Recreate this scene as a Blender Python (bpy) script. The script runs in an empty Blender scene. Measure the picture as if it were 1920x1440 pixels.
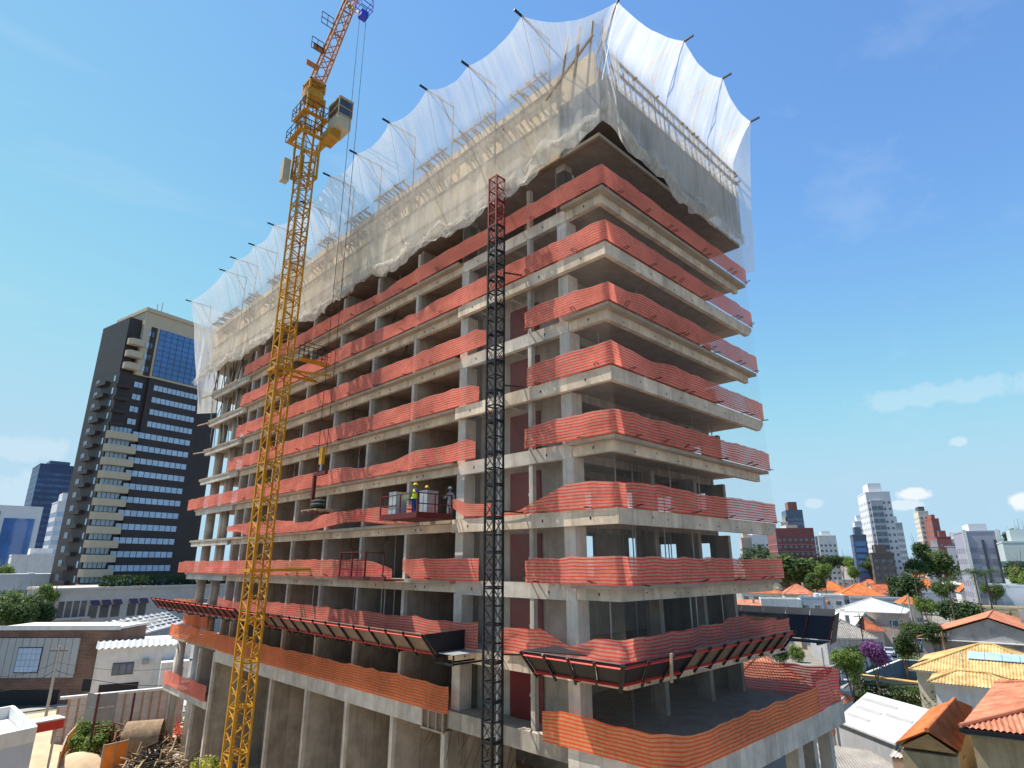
import bpy, bmesh, math, random
from mathutils import Vector, Matrix, noise
R = math.radians
SC = bpy.context.scene
COL = SC.collection
random.seed(7)

# ---------------------------------------------------------------- camera
CAMX, CAMY, CAMZ = -20.03, -14.23, 16.0
F_PX, PITCH, HEAD = 1115.1, R(16.83), R(45.35)
cam_data = bpy.data.cameras.new('camera')
cam_data.sensor_width = 36.0
cam_data.lens = 36.0 * F_PX / 1920.0
cam_data.clip_start = 0.1
cam_data.clip_end = 9000.0
cam = bpy.data.objects.new('camera', cam_data)
cam.location = (CAMX, CAMY, CAMZ)
cam.rotation_euler = (R(90) + PITCH, 0, HEAD - R(90))
COL.objects.link(cam)
SC.camera = cam

# ---------------------------------------------------------------- sky, sun, exposure
SUN_AZ, SUN_EL = R(117), R(61)          # azimuth from +X, counter-clockwise
SUN_DIR = Vector((math.cos(SUN_AZ) * math.cos(SUN_EL), math.sin(SUN_AZ) * math.cos(SUN_EL), math.sin(SUN_EL)))
world = bpy.data.worlds.new('World')
SC.world = world
world.use_nodes = True
wt = world.node_tree
wt.nodes.clear()
def wn(t, **k):
    n = wt.nodes.new(t)
    for a, b in k.items():
        setattr(n, a, b)
    return n
sky = wn('ShaderNodeTexSky', sky_type='NISHITA', sun_disc=False)
sky.sun_elevation = SUN_EL
sky.sun_rotation = R(90) - SUN_AZ
sky.altitude = 1500
sky.air_density = 1.0
sky.dust_density = 0.15
sky.ozone_density = 1.0
SKY_STRENGTH = 0.15
bg = wn('ShaderNodeBackground')
bg.inputs['Strength'].default_value = SKY_STRENGTH
wo = wn('ShaderNodeOutputWorld')
# thin high cloud and a few small cumulus puffs, by direction
geo = wn('ShaderNodeTexCoord')
def vmath(op, a, b=None):
    n = wn('ShaderNodeVectorMath', operation=op)
    for i, v in enumerate((a, b)):
        if v is None: continue
        if hasattr(v, 'links'): wt.links.new(v, n.inputs[i])
        else: n.inputs[i].default_value = v
    return n
def fmath(op, a, b=None, c=None, clamp=False):
    n = wn('ShaderNodeMath', operation=op, use_clamp=clamp)
    for i, v in enumerate((a, b, c)):
        if v is None: continue
        if hasattr(v, 'links'): wt.links.new(v, n.inputs[i])
        else: n.inputs[i].default_value = v
    return n.outputs[0]
def sky_dir(px, py):
    v = Vector(((px - 960) / F_PX, 1.0, -(py - 720) / F_PX))
    c, s = math.cos(PITCH), math.sin(PITCH)
    r, fw, up = v.x, c * v.y - s * v.z, s * v.y + c * v.z
    ca, sa = math.cos(HEAD), math.sin(HEAD)
    d = Vector((fw * ca + r * sa, fw * sa - r * ca, up))
    return d
dirv = geo.outputs['Generated']
mp = wn('ShaderNodeMapping'); mp.inputs['Rotation'].default_value = (0.15, 0.1, R(40)); mp.inputs['Scale'].default_value = (1.2, 5.0, 9.0)
wt.links.new(dirv, mp.inputs['Vector'])
nz = wn('ShaderNodeTexNoise'); nz.inputs['Scale'].default_value = 1.5; nz.inputs['Detail'].default_value = 6; nz.inputs['Roughness'].default_value = 0.6
wt.links.new(mp.outputs['Vector'], nz.inputs['Vector'])
wisp = fmath('MULTIPLY', fmath('SUBTRACT', nz.outputs['Fac'], 0.56, clamp=True), 0.5, clamp=True)
nz2 = wn('ShaderNodeTexNoise'); nz2.inputs['Scale'].default_value = 26; nz2.inputs['Detail'].default_value = 6; nz2.inputs['Roughness'].default_value = 0.62
wt.links.new(dirv, nz2.inputs['Vector'])
cloud = wisp
def puff(px, py, rad, flat, amt, right=1.0):
    """small cumulus about a direction: rad in radians (horizontal), flat = vertical squeeze"""
    global cloud
    d = sky_dir(px, py).normalized()
    sub = vmath('SUBTRACT', dirv, tuple(d)).outputs[0]
    sc = vmath('MULTIPLY', sub, (1 / rad, 1 / rad, flat / rad)).outputs[0]
    ln = vmath('LENGTH', sc).outputs['Value']
    base = fmath('SUBTRACT', 1.0, ln, clamp=True)
    shaped = fmath('SUBTRACT', fmath('ADD', base, fmath('MULTIPLY', fmath('SUBTRACT', nz2.outputs['Fac'], 0.5), 1.7)), 0.28, clamp=True)
    cloud = fmath('MAXIMUM', cloud, fmath('MULTIPLY', fmath('MULTIPLY', shaped, 3.5, clamp=True), fmath('MULTIPLY', fmath('MULTIPLY', base, 3.0, clamp=True), amt)))
for a in ((1712, 925, .036, 2.6, .85), (1697, 946, .032, 3.0, .55), (1925, 944, .028, 1.6, .9), (1794, 828, .016, 1.8, .35), (1524, 944, .02, 2.0, .3),
          (25, 838, .09, 3.4, .22), (60, 925, .2, 4.5, .22), (1780, 735, .17, 7.0, .2)):
    puff(*a)
cmix = wn('ShaderNodeMix', data_type='RGBA')
wt.links.new(cloud, cmix.inputs['Factor'])
tint = vmath('MULTIPLY', sky.outputs['Color'], (0.53, 0.71, 0.84))
# soft shoulder: the hazy horizon stays pale blue instead of clipping to white
sep = wn('ShaderNodeSeparateXYZ'); wt.links.new(tint.outputs[0], sep.inputs[0])
com = wn('ShaderNodeCombineXYZ')
for ch, top_ in zip('XYZ', (1.36, 2.04, 2.52)):
    wt.links.new(fmath('SMOOTH_MIN', sep.outputs[ch]  , top_, 0.9), com.inputs[ch])
wt.links.new(com.outputs[0], cmix.inputs['A'])
cmix.inputs['B'].default_value = (2.75, 2.85, 2.95, 1)
wt.links.new(cmix.outputs['Result'], bg.inputs['Color'])
wt.links.new(bg.outputs[0], wo.inputs['Surface'])

sl = bpy.data.lights.new('sun', 'SUN')
sl.energy = 3.4
sl.angle = R(0.53)
sl.color = (1.0, 0.95, 0.87)
sun = bpy.data.objects.new('sun', sl)
sun.rotation_euler = (-SUN_DIR).to_track_quat('-Z', 'Y').to_euler()
sun.location = (0, 0, 120)
COL.objects.link(sun)
SC.view_settings.view_transform = 'Standard'
SC.view_settings.look = 'None'
SC.view_settings.gamma = 1.0
SC.view_settings.use_curve_mapping = False
SC.view_settings.exposure = 1.22
SC.cycles.use_denoising = True
SC.cycles.max_bounces = 8
SC.cycles.diffuse_bounces = 5
SC.cycles.transparent_max_bounces = 24

# ---------------------------------------------------------------- pixel of the photo -> place
def on_z(px, py, z):
    d = sky_dir(px, py); t = (z - CAMZ) / d.z
    return Vector((CAMX + t * d.x, CAMY + t * d.y, z))
def on_x(px, py, x=0.0):
    d = sky_dir(px, py); t = (x - CAMX) / d.x
    return Vector((x, CAMY + t * d.y, CAMZ + t * d.z))
def on_y(px, py, y=0.0):
    d = sky_dir(px, py); t = (y - CAMY) / d.y
    return Vector((CAMX + t * d.x, y, CAMZ + t * d.z))
def at_dist(px, py, D):
    d = sky_dir(px, py); t = D / math.hypot(d.x, d.y)
    return Vector((CAMX + t * d.x, CAMY + t * d.y, CAMZ + t * d.z))
def m_per_px(p):
    v = Vector((p.x - CAMX, p.y - CAMY)); fw = v.x * math.cos(HEAD) + v.y * math.sin(HEAD)
    return (math.cos(PITCH) * fw + math.sin(PITCH) * (p.z - CAMZ)) / F_PX

# ---------------------------------------------------------------- materials
MATS = {}
def nodes_of(name):
    m = bpy.data.materials.new(name); m.use_nodes = True
    MATS[name] = m
    return m, m.node_tree, m.node_tree.nodes['Principled BSDF'], m.node_tree.nodes['Material Output']
def link(nt, a, b): nt.links.new(a, b)
def mat(name, col, rough=0.8, var=0.12, scale=1.5, bump=0.0, bscale=None, metal=0.0, stain=0.0, spec=0.3, streak=False):
    """plain surface: colour noise at two scales, optional dark stains, fine bump"""
    m, nt, b, o = nodes_of(name)
    b.inputs['Roughness'].default_value = rough
    b.inputs['Metallic'].default_value = metal
    b.inputs['Specular IOR Level'].default_value = spec
    g = nt.nodes.new('ShaderNodeNewGeometry')
    n1 = nt.nodes.new('ShaderNodeTexNoise'); n1.inputs['Scale'].default_value = scale; n1.inputs['Detail'].default_value = 8; n1.inputs['Roughness'].default_value = 0.65
    link(nt, g.outputs['Position'], n1.inputs['Vector'])
    r = nt.nodes.new('ShaderNodeMapRange'); r.inputs['From Min'].default_value = 0.3; r.inputs['From Max'].default_value = 0.7
    r.inputs['To Min'].default_value = 1 - var; r.inputs['To Max'].default_value = 1 + var
    link(nt, n1.outputs['Fac'], r.inputs['Value'])
    v = nt.nodes.new('ShaderNodeVectorMath'); v.operation = 'SCALE'
    v.inputs[0].default_value = col[:3]
    link(nt, r.outputs[0], v.inputs['Scale'])
    out = v.outputs[0]
    if stain > 0:
        mp = nt.nodes.new('ShaderNodeMapping'); mp.inputs['Scale'].default_value = (1.1, 1.1, 0.16) if streak else (0.5, 0.5, 0.5)
        link(nt, g.outputs['Position'], mp.inputs['Vector'])
        n2 = nt.nodes.new('ShaderNodeTexNoise'); n2.inputs['Scale'].default_value = 1.3; n2.inputs['Detail'].default_value = 9; n2.inputs['Roughness'].default_value = 0.7
        link(nt, mp.outputs[0], n2.inputs['Vector'])
        r2 = nt.nodes.new('ShaderNodeMapRange'); r2.inputs['From Min'].default_value = 0.5; r2.inputs['From Max'].default_value = 0.72
        r2.inputs['To Min'].default_value = 0; r2.inputs['To Max'].default_value = stain
        link(nt, n2.outputs['Fac'], r2.inputs['Value'])
        mx = nt.nodes.new('ShaderNodeMix'); mx.data_type = 'RGBA'
        link(nt, r2.outputs[0], mx.inputs['Factor']); link(nt, out, mx.inputs['A'])
        mx.inputs['B'].default_value = (col[0] * .3, col[1] * .28, col[2] * .26, 1)
        out = mx.outputs['Result']
    link(nt, out, b.inputs['Base Color'])
    if bump > 0:
        nb = nt.nodes.new('ShaderNodeTexNoise'); nb.inputs['Scale'].default_value = bscale or scale * 8; nb.inputs['Detail'].default_value = 5
        link(nt, g.outputs['Position'], nb.inputs['Vector'])
        bp = nt.nodes.new('ShaderNodeBump'); bp.inputs['Strength'].default_value = bump; bp.inputs['Distance'].default_value = 0.03
        link(nt, nb.outputs['Fac'], bp.inputs['Height']); link(nt, bp.outputs[0], b.inputs['Normal'])
    return m
def board_concrete(name, col, pitch=1.2, stain=.6):
    """cast concrete: panel joints, tie holes' staining, pale dust"""
    m = mat(name, col, 0.9, 0.26, 0.9, 0.3, 9, stain=stain, streak=True, spec=.15)
    nt = m.node_tree; b = nt.nodes['Principled BSDF']
    src = b.inputs['Base Color'].links[0].from_socket
    g = nt.nodes.new('ShaderNodeNewGeometry')
    mp = nt.nodes.new('ShaderNodeVectorMath'); mp.operation = 'DOT_PRODUCT'; mp.inputs[1].default_value = (1 / pitch, 1 / pitch, 0)
    link(nt, g.outputs['Position'], mp.inputs[0])
    fr = nt.nodes.new('ShaderNodeMath'); fr.operation = 'FRACT'; link(nt, mp.outputs['Value'], fr.inputs[0])
    lt = nt.nodes.new('ShaderNodeMath'); lt.operation = 'LESS_THAN'; lt.inputs[1].default_value = 0.018; link(nt, fr.outputs[0], lt.inputs[0])
    fl = nt.nodes.new('ShaderNodeMath'); fl.operation = 'FLOOR'; link(nt, mp.outputs['Value'], fl.inputs[0])
    wnz = nt.nodes.new('ShaderNodeTexWhiteNoise'); wnz.noise_dimensions = '1D'; link(nt, fl.outputs[0], wnz.inputs['W'])
    rr = nt.nodes.new('ShaderNodeMapRange'); rr.inputs['To Min'].default_value = .82; rr.inputs['To Max'].default_value = 1.1
    link(nt, wnz.outputs['Value'], rr.inputs['Value'])
    ml = nt.nodes.new('ShaderNodeVectorMath'); ml.operation = 'SCALE'; link(nt, src, ml.inputs[0]); link(nt, rr.outputs[0], ml.inputs['Scale'])
    mx = nt.nodes.new('ShaderNodeMix'); mx.data_type = 'RGBA'
    k = nt.nodes.new('ShaderNodeMath'); k.operation = 'MULTIPLY'; k.inputs[1].default_value = .55; link(nt, lt.outputs[0], k.inputs[0])
    link(nt, k.outputs[0], mx.inputs['Factor']); link(nt, ml.outputs[0], mx.inputs['A']); mx.inputs['B'].default_value = (col[0] * .35, col[1] * .35, col[2] * .35, 1)
    link(nt, mx.outputs['Result'], b.inputs['Base Color'])
    return m
def glass(name, col, rough=0.08, var=.25, scale=.6):
    m = mat(name, col, rough, var, scale, 0, spec=.6)
    m.node_tree.nodes['Principled BSDF'].inputs['Coat Weight'].default_value = .3
    return m
def tile_mat(name, c1, c2, pitch=0.34):
    """clay tiles: each tile its own tone, courses across the slope (uv in metres)"""
    m, nt, b, o = nodes_of(name)
    b.inputs['Roughness'].default_value = .85; b.inputs['Specular IOR Level'].default_value = .15
    uv = nt.nodes.new('ShaderNodeUVMap'); uv.uv_map = 'UVMap'
    mp = nt.nodes.new('ShaderNodeMapping'); mp.inputs['Scale'].default_value = (1 / .25, 1 / pitch, 1)
    link(nt, uv.outputs[0], mp.inputs['Vector'])
    fl = nt.nodes.new('ShaderNodeVectorMath'); fl.operation = 'FLOOR'; link(nt, mp.outputs[0], fl.inputs[0])
    w = nt.nodes.new('ShaderNodeTexWhiteNoise'); w.noise_dimensions = '2D'; link(nt, fl.outputs[0], w.inputs['Vector'])
    g = nt.nodes.new('ShaderNodeNewGeometry')
    n = nt.nodes.new('ShaderNodeTexNoise'); n.inputs['Scale'].default_value = .7; n.inputs['Detail'].default_value = 7; link(nt, g.outputs['Position'], n.inputs['Vector'])
    ad = nt.nodes.new('ShaderNodeMath'); ad.operation = 'MULTIPLY_ADD'; ad.inputs[1].default_value = .55; link(nt, w.outputs['Value'], ad.inputs[0]); 
    r = nt.nodes.new('ShaderNodeMapRange'); r.inputs['From Min'].default_value = .35; r.inputs['From Max'].default_value = .7; r.inputs['To Max'].default_value = .6; link(nt, n.outputs['Fac'], r.inputs['Value'])
    link(nt, r.outputs[0], ad.inputs[2])
    mx = nt.nodes.new('ShaderNodeMix'); mx.data_type = 'RGBA'; mx.inputs['A'].default_value = (*c1, 1); mx.inputs['B'].default_value = (*c2, 1)
    link(nt, ad.outputs[0], mx.inputs['Factor'])
    sp = nt.nodes.new('ShaderNodeSeparateXYZ'); link(nt, mp.outputs[0], sp.inputs[0])
    fr = nt.nodes.new('ShaderNodeMath'); fr.operation = 'FRACT'; link(nt, sp.outputs['Y'], fr.inputs[0])
    bp = nt.nodes.new('ShaderNodeBump'); bp.inputs['Strength'].default_value = .6; bp.inputs['Distance'].default_value = .05
    link(nt, fr.outputs[0], bp.inputs['Height']); link(nt, bp.outputs[0], b.inputs['Normal'])
    n3 = nt.nodes.new('ShaderNodeTexNoise'); n3.inputs['Scale'].default_value = .35; n3.inputs['Detail'].default_value = 9; n3.inputs['Roughness'].default_value = .75; link(nt, g.outputs['Position'], n3.inputs['Vector'])
    r3 = nt.nodes.new('ShaderNodeMapRange'); r3.inputs['From Min'].default_value = .48; r3.inputs['From Max'].default_value = .68; r3.inputs['To Max'].default_value = .6; link(nt, n3.outputs['Fac'], r3.inputs['Value'])
    m3 = nt.nodes.new('ShaderNodeMix'); m3.data_type = 'RGBA'; link(nt, r3.outputs[0], m3.inputs['Factor']); link(nt, mx.outputs['Result'], m3.inputs['A']); m3.inputs['B'].default_value = (c2[0] * .45, c2[1] * .5, c2[2] * .55, 1)
    link(nt, m3.outputs['Result'], b.inputs['Base Color'])
    return m
def brick_mat(name, c1, c2, mortar, bw=.24, bh=.075, msize=.012):
    m, nt, b, o = nodes_of(name)
    b.inputs['Roughness'].default_value = .9; b.inputs['Specular IOR Level'].default_value = .15
    uv = nt.nodes.new('ShaderNodeUVMap'); uv.uv_map = 'UVMap'
    t = nt.nodes.new('ShaderNodeTexBrick'); t.inputs['Color1'].default_value = (*c1, 1); t.inputs['Color2'].default_value = (*c2, 1); t.inputs['Mortar'].default_value = (*mortar, 1)
    t.inputs['Scale'].default_value = 1; t.inputs['Brick Width'].default_value = bw; t.inputs['Row Height'].default_value = bh; t.inputs['Mortar Size'].default_value = msize
    link(nt, uv.outputs[0], t.inputs['Vector'])
    g = nt.nodes.new('ShaderNodeNewGeometry')
    n = nt.nodes.new('ShaderNodeTexNoise'); n.inputs['Scale'].default_value = .5; n.inputs['Detail'].default_value = 8; link(nt, g.outputs['Position'], n.inputs['Vector'])
    r = nt.nodes.new('ShaderNodeMapRange'); r.inputs['From Min'].default_value = .3; r.inputs['From Max'].default_value = .7; r.inputs['To Min'].default_value = .75; r.inputs['To Max'].default_value = 1.15
    link(nt, n.outputs['Fac'], r.inputs['Value'])
    v = nt.nodes.new('ShaderNodeVectorMath'); v.operation = 'SCALE'; link(nt, t.outputs['Color'], v.inputs[0]); link(nt, r.outputs[0], v.inputs['Scale'])
    link(nt, v.outputs[0], b.inputs['Base Color'])
    return m
def fence_net(name, pale, dark, cover=.8, pitch=.138):
    """orange barrier mesh: dense bands between open weave; uv.y = metres up, uv.x = metres along"""
    m, nt, b, o = nodes_of(name)
    nt.nodes.remove(b)
    uv = nt.nodes.new('ShaderNodeUVMap'); uv.uv_map = 'UVMap'
    sp = nt.nodes.new('ShaderNodeSeparateXYZ'); link(nt, uv.outputs[0], sp.inputs[0])
    def mth(op, a, c=None, d=None, clamp=False):
        n = nt.nodes.new('ShaderNodeMath'); n.operation = op; n.use_clamp = clamp
        for i, v in enumerate((a, c, d)):
            if v is None: continue
            if hasattr(v, 'links'): link(nt, v, n.inputs[i])
            else: n.inputs[i].default_value = v
        return n.outputs[0]
    s = mth('SINE', mth('MULTIPLY', sp.outputs['Y'], 2 * math.pi / pitch))
    st = mth('MULTIPLY_ADD', mth('GREATER_THAN', s, .25), .75, mth('MULTIPLY_ADD', s, .12, .12), True)
    g = nt.nodes.new('ShaderNodeNewGeometry')
    nn = nt.nodes.new('ShaderNodeTexNoise'); nn.inputs['Scale'].default_value = .35; nn.inputs['Detail'].default_value = 3; link(nt, g.outputs['Position'], nn.inputs['Vector'])
    nf = nt.nodes.new('ShaderNodeTexNoise'); nf.inputs['Scale'].default_value = 5; nf.inputs['Detail'].default_value = 4; link(nt, g.outputs['Position'], nf.inputs['Vector'])
    mx = nt.nodes.new('ShaderNodeMix'); mx.data_type = 'RGBA'; mx.inputs['A'].default_value = (*pale, 1); mx.inputs['B'].default_value = (*dark, 1)
    link(nt, st, mx.inputs['Factor'])
    vv = nt.nodes.new('ShaderNodeVectorMath'); vv.operation = 'SCALE'; link(nt, mx.outputs['Result'], vv.inputs[0])
    link(nt, mth('MULTIPLY_ADD', nf.outputs['Fac'], .5, mth('MULTIPLY_ADD', nn.outputs['Fac'], .5, .5)), vv.inputs['Scale'])
    d = nt.nodes.new('ShaderNodeBsdfDiffuse'); link(nt, vv.outputs[0], d.inputs['Color'])
    t = nt.nodes.new('ShaderNodeBsdfTranslucent'); link(nt, vv.outputs[0], t.inputs['Color'])
    a = nt.nodes.new('ShaderNodeMixShader'); a.inputs[0].default_value = .5; link(nt, d.outputs[0], a.inputs[1]); link(nt, t.outputs[0], a.inputs[2])
    tr = nt.nodes.new('ShaderNodeBsdfTransparent')
    al = nt.nodes.new('ShaderNodeMixShader')
    link(nt, mth('MULTIPLY_ADD', st, .97 - cover, mth('MULTIPLY_ADD', mth('SUBTRACT', nn.outputs['Fac'], .5), .55, cover), True), al.inputs[0])
    link(nt, tr.outputs[0], al.inputs[1]); link(nt, a.outputs[0], al.inputs[2]); link(nt, al.outputs[0], o.inputs['Surface'])
    return m
def veil(name, col, cover, weave=0.0, trans=.5, fold=1.0):
    """fine white debris netting: partly see-through"""
    m, nt, b, o = nodes_of(name)
    nt.nodes.remove(b)
    uv = nt.nodes.new('ShaderNodeUVMap'); uv.uv_map = 'UVMap'
    mp = nt.nodes.new('ShaderNodeMapping'); mp.inputs['Scale'].default_value = (2.2, .22, 1); link(nt, uv.outputs[0], mp.inputs['Vector'])
    n = nt.nodes.new('ShaderNodeTexNoise'); n.inputs['Scale'].default_value = 1.0; n.inputs['Detail'].default_value = 6; n.inputs['Roughness'].default_value = .65
    link(nt, mp.outputs[0], n.inputs['Vector'])
    n2 = nt.nodes.new('ShaderNodeTexNoise'); n2.inputs['Scale'].default_value = .22; n2.inputs['Detail'].default_value = 2; link(nt, uv.outputs[0], n2.inputs['Vector'])
    r = nt.nodes.new('ShaderNodeMapRange'); r.inputs['From Min'].default_value = .3; r.inputs['From Max'].default_value = .75
    r.inputs['To Min'].default_value = cover - .14 * fold; r.inputs['To Max'].default_value = cover + .22 * fold; link(nt, n.outputs['Fac'], r.inputs['Value'])
    ad = nt.nodes.new('ShaderNodeMath'); ad.operation = 'MULTIPLY_ADD'; ad.inputs[1].default_value = .45 * fold; link(nt, n2.outputs['Fac'], ad.inputs[0])
    sb = nt.nodes.new('ShaderNodeMath'); sb.operation = 'SUBTRACT'; sb.inputs[1].default_value = .22 * fold; link(nt, r.outputs[0], sb.inputs[0]); link(nt, sb.outputs[0], ad.inputs[2]); ad.use_clamp = True
    d = nt.nodes.new('ShaderNodeBsdfDiffuse'); d.inputs['Color'].default_value = (*col, 1)
    t = nt.nodes.new('ShaderNodeBsdfTranslucent'); t.inputs['Color'].default_value = (*col, 1)
    a = nt.nodes.new('ShaderNodeMixShader'); a.inputs[0].default_value = trans; link(nt, d.outputs[0], a.inputs[1]); link(nt, t.outputs[0], a.inputs[2])
    tr = nt.nodes.new('ShaderNodeBsdfTransparent')
    al = nt.nodes.new('ShaderNodeMixShader'); link(nt, ad.outputs[0], al.inputs[0]); link(nt, tr.outputs[0], al.inputs[1]); link(nt, a.outputs[0], al.inputs[2])
    link(nt, al.outputs[0], o.inputs['Surface'])
    return m
def mesh_net(name, col, cell=.09, wire=.16):
    """diamond cord netting, uv in metres"""
    m, nt, b, o = nodes_of(name)
    nt.nodes.remove(b)
    uv = nt.nodes.new('ShaderNodeUVMap'); uv.uv_map = 'UVMap'
    sp = nt.nodes.new('ShaderNodeSeparateXYZ'); link(nt, uv.outputs[0], sp.inputs[0])
    def mth(op, a, c=None):
        n = nt.nodes.new('ShaderNodeMath'); n.operation = op
        for i, v in enumerate((a, c)):
            if v is None: continue
            if hasattr(v, 'links'): link(nt, v, n.inputs[i])
            else: n.inputs[i].default_value = v
        return n.outputs[0]
    k = 1 / cell
    p = mth('FRACT', mth('MULTIPLY', mth('ADD', sp.outputs['X'], sp.outputs['Y']), k))
    q = mth('FRACT', mth('MULTIPLY', mth('SUBTRACT', sp.outputs['X'], sp.outputs['Y']), k))
    w = mth('MAXIMUM', mth('LESS_THAN', p, wire), mth('LESS_THAN', q, wire))
    d = nt.nodes.new('ShaderNodeBsdfDiffuse'); d.inputs['Color'].default_value = (*col, 1)
    tr = nt.nodes.new('ShaderNodeBsdfTransparent')
    al = nt.nodes.new('ShaderNodeMixShader'); link(nt, mth('MULTIPLY', w, .8), al.inputs[0]); link(nt, tr.outputs[0], al.inputs[1]); link(nt, d.outputs[0], al.inputs[2])
    link(nt, al.outputs[0], o.inputs['Surface'])
    return m
def leaf_mat(name, col, col2):
    m, nt, b, o = nodes_of(name)
    b.inputs['Roughness'].default_value = .6; b.inputs['Specular IOR Level'].default_value = .2
    oi = nt.nodes.new('ShaderNodeNewGeometry')
    mx = nt.nodes.new('ShaderNodeMix'); mx.data_type = 'RGBA'; mx.inputs['A'].default_value = (*col, 1); mx.inputs['B'].default_value = (*col2, 1)
    link(nt, oi.outputs['Random Per Island'], mx.inputs['Factor'])
    link(nt, mx.outputs['Result'], b.inputs['Base Color'])
    t = nt.nodes.new('ShaderNodeBsdfTranslucent'); link(nt, mx.outputs['Result'], t.inputs['Color'])
    a = nt.nodes.new('ShaderNodeMixShader'); a.inputs[0].default_value = .3; link(nt, b.outputs[0], a.inputs[1]); link(nt, t.outputs[0], a.inputs[2])
    link(nt, a.outputs[0], o.inputs['Surface'])
    return m

CON = board_concrete('concrete_beam', (.66, .52, .385))
CONG = board_concrete('concrete_grey', (.37, .32, .26), 2.4, .6)
CONL = board_concrete('concrete_pale', (.55, .485, .41), 1.1, .35)
SLAB = mat('concrete_slab', (.36, .29, .22), .95, .2, 1.2, .3, 12, stain=.3)
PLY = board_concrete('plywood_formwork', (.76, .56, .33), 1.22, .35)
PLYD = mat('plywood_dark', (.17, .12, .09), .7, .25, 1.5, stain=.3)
WOOD = mat('timber', (.36, .26, .17), .85, .25, 3)
BLACKM = mat('black_steel', (.018, .019, .022), .5, .2, 3, metal=.2)
BLACKP = mat('black_plywood', (.016, .016, .019), .55, .3, .8)
REDM = mat('red_steel', (.36, .025, .02), .55, .2, 3, stain=.2)
REDD = mat('dark_red_steel', (.11, .016, .016), .6, .2, 3, stain=.3)
REDRAIL = mat('red_rail', (.55, .045, .03), .55, .15, 3)
REDDOOR = mat('red_door', (.15, .012, .011), .6, .2, 1.0, stain=.3)
CRANE = mat('crane_yellow', (.52, .25, .012), .5, .22, 1.2, stain=.45)
CRANEO = mat('crane_rusty', (.40, .20, .02), .6, .25, 1.5, stain=.5)
JIBR = mat('crane_jib_red', (.38, .16, .05), .6, .2, 1.5, stain=.4)
STEELG = mat('galvanised', (.45, .46, .47), .45, .15, 3, metal=.5)
CABW = mat('cab_cream', (.42, .37, .26), .5, .1, 2)
DGLASS = glass('dark_glass', (.03, .04, .05))
BLUEP = mat('blue_paint', (.03, .06, .5), .5)
REBAR = mat('rebar_rust', (.06, .035, .025), .8, .3, 6)
ORANGE = fence_net('orange_barrier_net', (1.0, .45, .34), (1.0, .125, .075), .80)
ORANGE2 = fence_net('orange_barrier_net_bright', (1.0, .43, .21), (1.0, .15, .05), .82)
ORANGE3 = fence_net('orange_barrier_net_thin', (.86, .20, .13), (.70, .05, .03), .55)
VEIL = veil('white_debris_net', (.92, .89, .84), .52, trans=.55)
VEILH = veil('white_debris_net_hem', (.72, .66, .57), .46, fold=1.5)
CORD = mesh_net('cord_net', (.36, .34, .31), .13, .05)
WHITE = mat('white_plaster', (.66, .65, .62), .85, .1, 1.2, stain=.35, streak=True)
CREAM = mat('cream_plaster', (.62, .55, .42), .85, .1, 1.2, stain=.3, streak=True)
PINK = mat('pink_plaster', (.55, .40, .32), .85, .1, 1.2, stain=.2, streak=True)
OCHRE = mat('ochre_plaster', (.46, .36, .22), .9, .18, .8, .2, 8, stain=.55, streak=True)
GREYW = mat('grey_plaster', (.34, .34, .35), .9, .14, .9, stain=.5, streak=True)
GREYS = mat('grey_stained_wall', (.33, .33, .34), .9, .18, .6, .15, 6, stain=.85)
BLUEW = mat('blue_grey_plaster', (.30, .34, .40), .85, .1, 1.0, stain=.2)
PALEB = mat('pale_blue_plaster', (.48, .52, .58), .85, .06, 1.0, stain=.12)
DARKW = mat('dark_slate_wall', (.07, .08, .10), .7, .15, 1.0)
TILE_O = tile_mat('tile_orange', (.62, .20, .07), (.42, .12, .045))
TILE_S = tile_mat('tile_salmon', (.60, .25, .15), (.40, .14, .08))
TILE_Y = tile_mat('tile_yellow', (.70, .50, .24), (.45, .27, .10))
TILE_R = tile_mat('tile_red', (.46, .14, .07), (.28, .08, .045))
METALW = mat('white_metal_roof', (.52, .52, .51), .5, .12, .6, stain=.4)
METALG = mat('grey_metal_strip', (.36, .34, .31), .6, .15, 1)
FIBRE = mat('fibre_cement', (.27, .25, .225), .9, .25, .8, .2, 10, stain=.6)
FIBREW = mat('fibre_cement_pale', (.60, .57, .52), .9, .15, .8, stain=.35)
ASPH = mat('asphalt', (.075, .075, .078), .95, .2, .6, .2, 20)
PAVE = mat('pavement_concrete', (.32, .30, .27), .95, .15, .8, .2, 10, stain=.3)
DIRT = mat('sandy_dirt', (.50, .38, .24), .95, .25, .35, .4, 4, stain=.25)
GROUND = mat('town_ground', (.22, .20, .17), .95, .3, .08, .2, 2, stain=.3)
WIRE = mat('wire_black', (.02, .02, .02), .6)
POLEW = mat('pole_wood', (.20, .13, .09), .9, .25, 2)
POLEC = mat('pole_concrete', (.36, .34, .31), .9, .15, 2)
BARK = mat('bark', (.12, .09, .065), .9, .25, 3)
LEAF1 = leaf_mat('leaf_dark', (.022, .045, .014), (.06, .10, .028))
LEAF2 = leaf_mat('leaf_mid', (.045, .08, .02), (.11, .155, .045))
LEAF3 = leaf_mat('leaf_bright', (.08, .14, .025), (.19, .26, .055))
LEAF4 = leaf_mat('leaf_purple', (.12, .035, .13), (.33, .14, .34))
LEAF5 = leaf_mat('leaf_yellowish', (.28, .30, .04), (.40, .38, .08))
WGLASS = glass('window_glass', (.10, .13, .17), .1)
BGLASS = glass('blue_glass', (.06, .15, .36), .06, .35, .05)
SGLASS = glass('sky_glass', (.34, .46, .60), .05, .2, .3)
TBLACK = mat('tower_dark_cladding', (.040, .031, .030), .55, .15, .4)
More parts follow.
